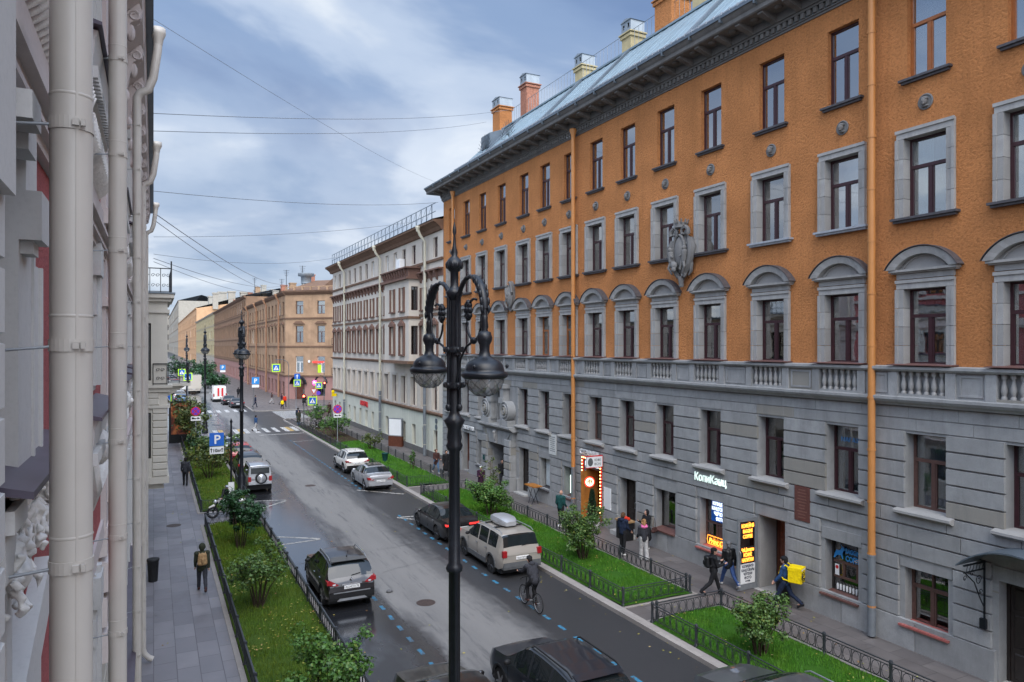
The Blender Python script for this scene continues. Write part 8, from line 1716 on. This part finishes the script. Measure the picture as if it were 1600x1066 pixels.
    q = bulk; L_(S(T(0, 0.0, 0.02)), S(T(0, 0, 0.25)), 0.155 * q, 0.148 * q); L_(S(T(-0.05, 0, 0.25)), S(T(-0.05, 0, 0.44)), 0.14 * q, 0.135 * q); L_(S(T(0.05, 0, 0.25)), S(T(0.05, 0, 0.44)), 0.14 * q, 0.135 * q); L_(S(sh[0]), S(sh[1]), 0.085 * q, 0.085 * q); L_(S(T(0, 0, 0.50)), S(T(0, 0.0, 0.575)), 0.085, 0.068)
    if 0 < coat < 0.2: L_(S(T(-0.05, 0, 0.0)), S(hip + V((-0.06, 0, -coat))), 0.135 * q, 0.13 * q); L_(S(T(0.05, 0, 0.0)), S(hip + V((0.06, 0, -coat))), 0.135 * q, 0.13 * q)
    elif coat: L_(S(T(0, 0, 0.0)), S(hip + V((0, 0, -coat))), 0.165 * q, (0.19 + flare) * q); L_(S(hip + V((-0.05, 0, -0.05))), S(hip + V((-0.07, 0, -coat))), 0.15 * q, 0.16 * q); L_(S(hip + V((0.05, 0, -0.05))), S(hip + V((0.07, 0, -coat))), 0.15 * q, 0.16 * q)
    for s0, el, w_ in arms: L_(S(s0), S(el), 0.072 * q, 0.062 * q); L_(S(el), S(el.lerp(w_, 0.95)), 0.062 * q, 0.048 * q)
    if hood == 'up': b.ball(S(T(0, 0.0, 0.72)), (0.115 * k, 0.115 * k, 0.15 * k), 12, 9)
    elif hood: b.ball(S(T(0, -0.09, 0.56)), (0.12 * k, 0.09 * k, 0.08 * k), 10, 8)
    link('jacket', remeshed(b, 'jacket', top, vox, 0.009, X * 3), t)
    b = MB(); L_ = b.limb
    L_(S(hip + V((-0.06, 0, 0.04))), S(hip + V((0.06, 0, 0.04))), 0.125, 0.125)
    for hp, kn, an, _q in legs: L_(S(hp), S(kn), 0.105, 0.075 + flare * 0.4); L_(S(kn), S(an + V((0, 0, 0.02))), 0.075 + flare * 0.4, 0.058 + flare)
    link('trousers', remeshed(b, 'trousers', low, vox, 0.008, Y), t)
    for hp, kn, an, q_ in legs:
        b = MB(); tilt = R(-q_); c = an; fw = V((0, math.cos(tilt), math.sin(tilt))); L_ = b.limb; L_(S(c + V((0, -0.03, -0.02))), S(c + fw * 0.15 + V((0, 0, -0.045))), 0.055, 0.042); L_(S(c), S(c + V((0, 0, 0.05))), 0.05, 0.048)
        link('shoe', remeshed(b, 'shoe', shoe, 0.014), t)
    if not bald and hood != 'up':
        b = MB(); b.ball(S(T(0, 0.015, 0.745)), (0.092 * k, 0.10 * k, 0.105 * k), 12, 9); b.ball(S(T(0, -0.03, 0.70)), (0.085 * k, 0.075 * k, 0.10 * k), 10, 8)
        if hairlen: b.limb(S(T(0, -0.05, 0.70)), S(T(0, -0.08, 0.70 - hairlen)), 0.09, 0.07)
        if hair != 'hair_dark' and hairlen: [b.ball(S(T(random.uniform(-0.1, 0.1), random.uniform(-0.1, 0.03), random.uniform(0.66, 0.83))), 0.045, 6, 5) for _ in range(22)]
        link('hair', remeshed(b, 'hair', hair, 0.012, 0.012, 3), t)
    if hat:
        b = MB(); b.ball(S(T(0, 0.015, 0.775)), (0.105 * k, 0.122 * k, 0.085 * k), 14, 8)
        if hat[1] == 'cap': b.ball(S(T(0, 0.125, 0.762)), (0.08 * k, 0.07 * k, 0.014), 10, 6)
        link('hat', remeshed(b, 'hat', hat[0], 0.012), t)
    if extra: extra(t, S, T, arms, V)
    return t
def backpack(label, pt, off, mat, w=0.30, d=0.18, h=0.42):
    t = thing('backpack', label, 'backpack', (0, 0, 0)); M0 = Matrix.Translation(pt.location) @ Matrix.Rotation(pt.rotation_euler.z, 4, 'Z'); t.location = M0 @ Vector(off); t.rotation_euler = (0, 0, pt.rotation_euler.z)
    b = MB(); b.limb((-w * 0.28, 0, -h * 0.32), (w * 0.28, 0, -h * 0.32), d * 0.55, d * 0.55); b.limb((-w * 0.25, 0, h * 0.28), (w * 0.25, 0, h * 0.28), d * 0.45, d * 0.45); b.limb((0, 0, -h * 0.3), (0, 0, h * 0.3), d * 0.62, d * 0.52); b.limb((-w * 0.3, 0, -h * 0.3), (-w * 0.26, 0, h * 0.28), d * 0.5, d * 0.42); b.limb((w * 0.3, 0, -h * 0.3), (w * 0.26, 0, h * 0.28), d * 0.5, d * 0.42); b.limb((0, -d * 0.5, -h * 0.2), (0, -d * 0.5, h * 0.0), d * 0.3, d * 0.3)
    link('bag', remeshed(b, 'bag', mat, 0.014, 0.006), t); b = MB()
    for sx in (-1, 1): b.tube([(sx * w * 0.3, d * 0.4, h * 0.36), (sx * w * 0.36, d * 1.0, h * 0.42), (sx * w * 0.42, d * 1.75, h * 0.1), (sx * w * 0.46, d * 1.2, -h * 0.25), (sx * w * 0.4, d * 0.4, -h * 0.4)], 0.018, 6)
    b.build('strap', mat, t); return t
# right pavement
P1 = person('courier in blue jacket and black knitted hat walking with a yellow delivery box', 19.25, 17.7, -25, 1.80, 'cloth_blue', 'cloth_navy', 'cloth_black', hat=('cloth_black', 'knit'), swing=26, armL=(18, 22), armR=(-14, 14))
cb = thing('delivery_bag', 'yellow cube delivery backpack with black rings on the walking courier', 'bag', (0, 0, 0), P1.rotation_euler.z); cb.location = Matrix.Translation(P1.location) @ Matrix.Rotation(P1.rotation_euler.z, 4, 'Z') @ Vector((0.02, -0.37, 1.22))
b = MB(); c_ = 0.03; b.ext([(-0.24 + c_, -0.25), (0.24 - c_, -0.25), (0.24, -0.25 + c_), (0.24, 0.25 - c_), (0.24 - c_, 0.25), (-0.24 + c_, 0.25), (-0.24, 0.25 - c_), (-0.24, -0.25 + c_)], 'y', -0.22, 0.20); cb0 = b.build('box', 'cloth_yellow', cb)
b = MB(); b.box(-0.25, 0.25, -0.235, 0.21, 0.16, 0.262); b.build('lid', 'cloth_yellow', cb); b = MB()
for rr in (0.05, 0.11, 0.17): b.tube([(0.02 + rr * math.cos(R(a)), -0.225, -0.06 + rr * math.sin(R(a))) for a in range(20, 350, 20)], 0.014, 5, flat=0.4)
b.build('ring_emblem', 'sign_black', cb); b = MB()
for rr in (0.05, 0.11): b.tube([(0.242, rr * math.cos(R(a)), -0.06 + rr * math.sin(R(a))) for a in range(20, 350, 20)], 0.012, 5)
b.box(-0.18, 0.18, -0.24, -0.236, 0.19, 0.23); b.build('side_print', 'sign_white', cb); b = MB(); [b.tube([(sx * 0.15, 0.2, 0.22), (sx * 0.16, 0.30, 0.29), (sx * 0.17, 0.46, 0.22), (sx * 0.18, 0.52, 0.0), (sx * 0.2, 0.36, -0.18), (sx * 0.2, 0.2, -0.2)], 0.025, 6) for sx in (-1, 1)]; b.build('strap', 'cloth_yellow', cb)
person('man in black padded leather jacket, grey flat cap and blue jeans seen from behind', 19.05, 20.15, 15, 1.76, 'leather_black', 'cloth_jeans', 'cloth_lightgrey', 'cloth_grey', 30, (10, 10), (-16, 16), hat=('cloth_grey', 'cap'), bulk=0.98, coat=0.06)
P4 = person('young man in black with a backpack stepping past the fence corner', 17.95, 19.75, 115, 1.72, 'cloth_black', 'cloth_black', 'cloth_black', 'hair_dark', 22, (14, 100), (20, 85), hat=('cloth_black', 'knit')); backpack('black backpack on the young man at the fence corner', P4, (0, -0.24, 1.24), 'leather_black')
person('man in black jacket and trousers standing by the dark doorway', 17.95, 25.3, 70, 1.80, 'cloth_navy', 'cloth_black', 'cloth_white', 'hair_brown', 5, (6, 30), (10, 40), hood=True)
def scarf(t, S, T, arms, V): b = MB(); b.limb(S(T(-0.07, -0.02, 0.57)), S(T(0.07, -0.02, 0.57)), 0.075, 0.075); b.ball(S(T(0, -0.1, 0.54)), (0.15, 0.08, 0.07), 10, 7); link('hood', remeshed(b, 'hood', 'cloth_pink', 0.014, 0.008), t)
person('woman with curly fair hair, black puffer jacket, pink hood and wide grey trousers', 18.3, 24.3, 20, 1.68, 'cloth_charcoal', 'cloth_lightgrey', 'cloth_white', 'hair_fair', 8, (6, 40), (8, 40), hairlen=0.10, bulk=1.05, extra=scarf, flare=0.035)
def handbag(t, S, T, arms, V): pass
P7 = person('woman in long black coat with dark hood looking at her phone beside the shop window', 19.45, 25.6, -95, 1.70, 'cloth_black', 'cloth_black', 'cloth_white', 'hair_dark', 6, (20, 95), (25, 90), coat=0.42, hood='up')
t = thing('handbag', 'brown handbag at the side of the woman in long black coat', 'bag', (19.62, 25.3, PZ + 0.85), R(20)); b = MB(); b.limb((-0.12, 0, 0), (0.12, 0, 0), 0.09, 0.09); b.limb((-0.1, 0, 0.1), (0.1, 0, 0.1), 0.06, 0.06); link('bag', remeshed(b, 'bag', 'cloth_brown', 0.012), t); b = MB(); b.tube([(-0.12, 0, 0.1), (-0.08, 0, 0.35), (0.0, 0.0, 0.55), (0.08, 0, 0.35), (0.12, 0, 0.1)], 0.01, 5); b.build('strap', 'cloth_brown', t)
person('bald man in teal padded jacket and black trousers with hands in his pockets', 18.05, 30.7, 60, 1.78, 'cloth_teal', 'cloth_black', 'cloth_white', 'hair_dark', 14, (-6, 50), (-4, 52), bald=True, bulk=1.06)
person('woman in long plum coat and white hat standing near the gateway', 17.75, 39.7, 200, 1.64, 'cloth_plum', 'cloth_black', 'cloth_black', 'cloth_white', 6, (10, 70), (14, 80), coat=0.40, hat=('cloth_white', 'knit'))
t = thing('handbag', 'pale shopping bag beside the woman in the plum coat', 'bag', (17.4, 39.6, PZ)); b = MB(); b.limb((-0.1, 0, 0.14), (0.1, 0, 0.14), 0.13, 0.11); b.tube([(-0.1, 0, 0.25), (0, 0, 0.5), (0.1, 0, 0.25)], 0.012, 5); b.build('bag', 'cloth_grey', t)
person('woman in brown coat and light jeans walking towards the viewer by the white building', 17.75, 47.4, 175, 1.70, 'cloth_brown', 'cloth_denim_light', 'cloth_white', 'hair_brown', 20, (10, 60), (12, 70), coat=0.15, hairlen=0.22, vox=0.018)
person('man in long black coat walking beside the woman in the brown coat', 17.95, 46.0, 180, 1.80, 'cloth_black', 'cloth_black', 'cloth_black', 'hair_dark', 18, (8, 15), (-8, 20), coat=0.38, vox=0.018)
person('figure in dark clothes and white shoes in the shade of the gateway', 19.75, 40.9, 200, 1.74, 'cloth_black', 'cloth_charcoal', 'cloth_white', 'hair_dark', 6, (8, 30), (8, 40), vox=0.018)
# left pavement
P11 = person('person in dark green hooded jacket with tan backpack walking away on the grey pavement', 1.58, 28.4, 0, 1.76, 'cloth_olive', 'cloth_charcoal', 'cloth_brown', 'hair_dark', 22, (12, 14), (-12, 16), hood='up', coat=0.06); backpack('tan backpack worn by the hooded walker on the left', P11, (0, -0.23, 1.25), 'cloth_tan', 0.30, 0.17, 0.46)
person('man in grey jacket and black trousers walking far along the left pavement', 1.82, 50.4, 5, 1.80, 'cloth_charcoal', 'cloth_black', 'cloth_black', 'hair_dark', 16, (10, 15), (-12, 20), vox=0.018)
person('pedestrian in blue jacket and white trousers stepping onto the zebra crossing', 9.7, 80.2, 60, 1.75, 'cloth_blue', 'cloth_lightgrey', 'cloth_black', 'hair_dark', 26, vox=0.03, z=RZ)
# beyond and at the crossing
for lb_, x, y, f, tp, lo, sw, ct in (('person in long olive coat waiting at the right corner kerb', 14.75, 83.7, 200, 'cloth_olive', 'cloth_denim_light', 6, 0.4), ('man in black waiting beside the olive coat at the corner', 15.0, 85.6, 10, 'cloth_navy', 'cloth_black', 8, 0), ('tall man in black trousers and white jacket crossing by the white corner', 18.6, 93.2, 10, 'cloth_white', 'cloth_black', 20, 0), ('man in dark navy clothes walking at the white corner', 18.3, 91.0, 60, 'cloth_navy', 'cloth_navy', 24, 0), ('woman in brown by the corner of the white building', 20.3, 93.4, 180, 'cloth_brown', 'cloth_black', 10, 0.3),
        ('man in dark blue alone on the far pavement under the parking sign', 13.3, 110.5, 90, 'cloth_navy', 'cloth_navy', 18, 0.1), ('pale-trousered walker on the far pavement by the pink wall', 16.4, 116, 90, 'cloth_brown', 'cloth_lightgrey', 18, 0), ('woman in violet jacket on the far pavement', 17.4, 113, 100, 'cloth_plum', 'cloth_charcoal', 18, 0), ('child in yellow and black at the far kerb', 16.4, 106, 170, 'cloth_yellow', 'cloth_black', 18, 0), ('man in bright red jacket at the far corner pavement', 17.3, 109.6, 160, 'cloth_red', 'cloth_black', 16, 0), ('person in black by the arched door at the far corner', 20.2, 109.5, 150, 'cloth_black', 'cloth_black', 16, 0.2), ('person in dark jacket beside the far signal pole', 21.6, 110, 190, 'cloth_plum', 'cloth_navy', 12, 0), ('person in black walking far beyond the white van', 13.2, 133, 0, 'cloth_black', 'cloth_black', 16, 0.2)):
    person(lb_, x, y, f, 1.76 if 'child' not in lb_ else 1.35, tp, lo, 'cloth_black', 'hair_dark', sw, coat=ct, vox=0.03, z=RZ if y < 104 and x < 15 or 91.6 < y < 104 else PZ)
# bicycle
def bicycle(label, X, Y, face, z=RZ):
    t = thing('bicycle', label, 'bicycle', (X, Y, z), -R(face)); r = 0.34
    for y in (-0.53, 0.53):
        b = MB(); b.tube([(0, y + (r - 0.018) * math.cos(R(a)), r + (r - 0.018) * math.sin(R(a))) for a in range(0, 360, 15)], 0.02, 7, True); w_ = b.build('wheel', 'rubber', t); b = MB(); b.tube([(0, y + (r - 0.045) * math.cos(R(a)), r + (r - 0.045) * math.sin(R(a))) for a in range(0, 360, 15)], 0.010, 5, True); [b.tube([(0, y, r), (0, y + (r - 0.05) * math.cos(R(a)), r + (r - 0.05) * math.sin(R(a)))], 0.0018, 3) for a in range(0, 360, 20)]; b.tube([(-0.05, y, r), (0.05, y, r)], 0.02, 6); b.build('rim', 'steel', w_)
    b = MB(); bb, st, hd = (0, -0.08, 0.28), (0, -0.20, 0.78), (0, 0.36, 0.80)
    for p, q, rr in ((bb, st, 0.016), (bb, (0, 0.40, 0.66), 0.02), (st, hd, 0.016), ((0, -0.53, r), bb, 0.011), ((0, -0.53, r), (0, -0.19, 0.74), 0.009), (hd, (0, 0.42, 0.6), 0.02), ((0, 0.42, 0.6), (0, 0.53, r), 0.016), (st, (0, -0.23, 0.92), 0.013), (hd, (0, 0.33, 0.98), 0.014)): b.tube([p, q], rr, 7)
    b.build('frame', 'plastic_black', t); b = MB(); b.tube([(-0.30, 0.22, 1.0), (-0.14, 0.34, 1.0), (0.14, 0.34, 1.0), (0.30, 0.22, 1.0)], 0.014, 6); b.build('handlebar', 'plastic_black', t); b = MB(); b.ball((0, -0.24, 0.94), (0.08, 0.13, 0.035), 10, 6); b.build('saddle', 'leather_black', t)
    b = MB(); b.lathe([(0.02, -0.01), (0.09, -0.008), (0.09, 0.008), (0.02, 0.01)], (0, 0, 0), 16); b.xf(0, Matrix.Translation((0.05, -0.08, 0.28)) @ Matrix.Rotation(R(90), 4, 'Y')); b.tube([(0.07, -0.08, 0.28), (0.08, 0.06, 0.18)], 0.01, 5); b.tube([(-0.07, -0.08, 0.28), (-0.08, -0.22, 0.38)], 0.01, 5); b.box(0.07, 0.17, 0.02, 0.10, 0.165, 0.19); b.box(-0.17, -0.07, -0.26, -0.18, 0.37, 0.395); b.build('crankset', 'steel', t); return t
bk = bicycle('black bicycle ridden along the blue dashes', 11.66, 21.85, 0)
person('cyclist in dark grey hooded jacket and black cap riding along the road', 11.66, 21.62, 0, 1.76, 'cloth_charcoal', 'cloth_black', 'cloth_brown', 'hair_dark', 0, (48, 26), (48, 26), hat=('cloth_black', 'knit'), bend=26, z=RZ, hood=True, bulk=1.1, sit=[(52, 62), (28, 48)], armout=0.14).location.z = RZ + 0.10
for k, (x, y, f) in enumerate(((15.1, 79.5, 80), (15.6, 77.5, 70), (16.2, 80.2, 95), (16.6, 78.0, 85))): bicycle(('parked bicycle nearest the corner signal on the bare soil', 'parked bicycle beside the corner shrub', 'parked bicycle behind the corner shrub', 'parked bicycle furthest right on the bare soil')[k], x, y, f, PZ + 0.1)
# motorcycle with rider
t = thing('motorcycle', 'white and black motorcycle parked across the gap between the left lawns', 'motorcycle', (3.45, 40.2, PZ), R(90)); r = 0.31
for y in (-0.70, 0.70): b = MB(); b.tube([(0, y + 0.25 * math.cos(R(a)), r + 0.25 * math.sin(R(a))) for a in range(0, 360, 15)], 0.062, 8, True); w_ = b.build('wheel', 'rubber', t); b = MB(); b.tube([(0, y + 0.19 * math.cos(R(a)), r + 0.19 * math.sin(R(a))) for a in range(0, 360, 20)], 0.022, 6, True); [b.tube([(0, y, r), (0, y + 0.19 * math.cos(R(a)), r + 0.19 * math.sin(R(a)))], 0.012, 4) for a in range(0, 360, 60)]; b.build('rim', 'steel', w_)
b = MB(); b.tube([(0.07, 0.70, r), (0.07, 0.48, 0.85)], 0.025, 7); b.tube([(-0.07, 0.70, r), (-0.07, 0.48, 0.85)], 0.025, 7); b.tube([(0, 0.48, 0.8), (0, 0.1, 0.55), (0, -0.3, 0.6), (0, -0.70, r)], 0.035, 7); b.build('frame', 'iron_black', t); b = MB(); b.limb((0, 0.34, 0.86), (0, 0.0, 0.80), 0.15, 0.11); b.limb((0, 0.66, 0.66), (0, 0.86, 0.58), 0.07, 0.05); b.limb((0, -0.55, 0.80), (0, -0.85, 0.84), 0.09, 0.06); b.build('tank', 'paint_white', t); b = MB(); b.limb((0, 0.0, 0.80), (0, -0.55, 0.80), 0.11, 0.10); b.build('seat', 'leather_black', t)
b = MB(); b.box(-0.16, 0.16, -0.18, 0.28, 0.28, 0.62); [b.box(-0.2, 0.2, -0.1, 0.2, z_, z_ + 0.025) for z_ in (0.36, 0.42, 0.48, 0.54)]; b.tube([(0.16, 0.2, 0.35), (0.17, -0.2, 0.3), (0.18, -0.75, 0.38)], 0.045, 8); b.build('engine', 'rim_alloy', t); b = MB(); b.tube([(-0.36, 0.30, 1.02), (-0.12, 0.44, 0.98), (0.12, 0.44, 0.98), (0.36, 0.30, 1.02)], 0.016, 6); b.build('handlebar', 'iron_black', t); b = MB(); b.ball((0, 0.58, 0.86), (0.1, 0.09, 0.1), 10, 8); b.build('headlight', 'head_lamp', t)
person('motorcyclist in black leaning over the motorcycle in a silver helmet', 3.55, 40.62, 195, 1.78, 'leather_black', 'cloth_black', 'cloth_black', 'hair_dark', 8, (40, 30), (40, 30), bend=35, hat=('steel', 'knit'), bulk=1.1, vox=0.018)
# ------------------------------------------------------------------ downpipes of the right side
def straight(label, X, Y, zt, r, mat, base=None, bh=2.3, dx=0.0, out=0.35): return downpipe(label, [(X + dx - out, Y, zt), (X + dx - out * 0.7, Y, zt - 0.5), (X, Y, zt - 1.0), (X, Y, 0.12)] if out else [(X, Y, zt), (X, Y, 0.12)], r, mat, base, bh)
straight('ochre downpipe with grey foot at the near end of the orange facade', 19.72, 14.75, 20.35, 0.11, 'pipe_orange', 'pipe_grey', 2.55, 0, 0); straight('ochre downpipe with grey foot left of the wooden door', 19.72, 32.25, 20.2, 0.11, 'pipe_orange', 'pipe_grey', 2.6, 0, 0); straight('ochre downpipe at the far end of the orange facade', 19.72, 49.2, 20.2, 0.11, 'pipe_orange', 'pipe_grey', 2.6, 0, 0)
straight('cream downpipe with grey foot nearest on the white facade', 19.68, 55.2, 18.5, 0.12, 'pipe_cream', 'pipe_grey', 7.2, 0, 0.6); straight('cream downpipe with blue-grey head in the middle of the white facade', 19.68, 68.05, 18.5, 0.12, 'pipe_cream', 'pipe_grey', 4.6, 0, 0.6); straight('cream downpipe near the far corner of the white facade', 19.68, 82.7, 18.5, 0.12, 'pipe_cream', 'pipe_grey', 2.8, 0, 0.6)
for k, y in enumerate((130.5, 146, 161, 176)): straight(('brown downpipe at the chamfered corner', 'second brown downpipe along the brown facade', 'third brown downpipe along the brown facade', 'last brown downpipe of the brown corner building')[k], 19.55, y, 17.9, 0.16, 'pipe_brown', None, 2, 0, 0.5)
bpy.data.scenes.remove(_TMP)
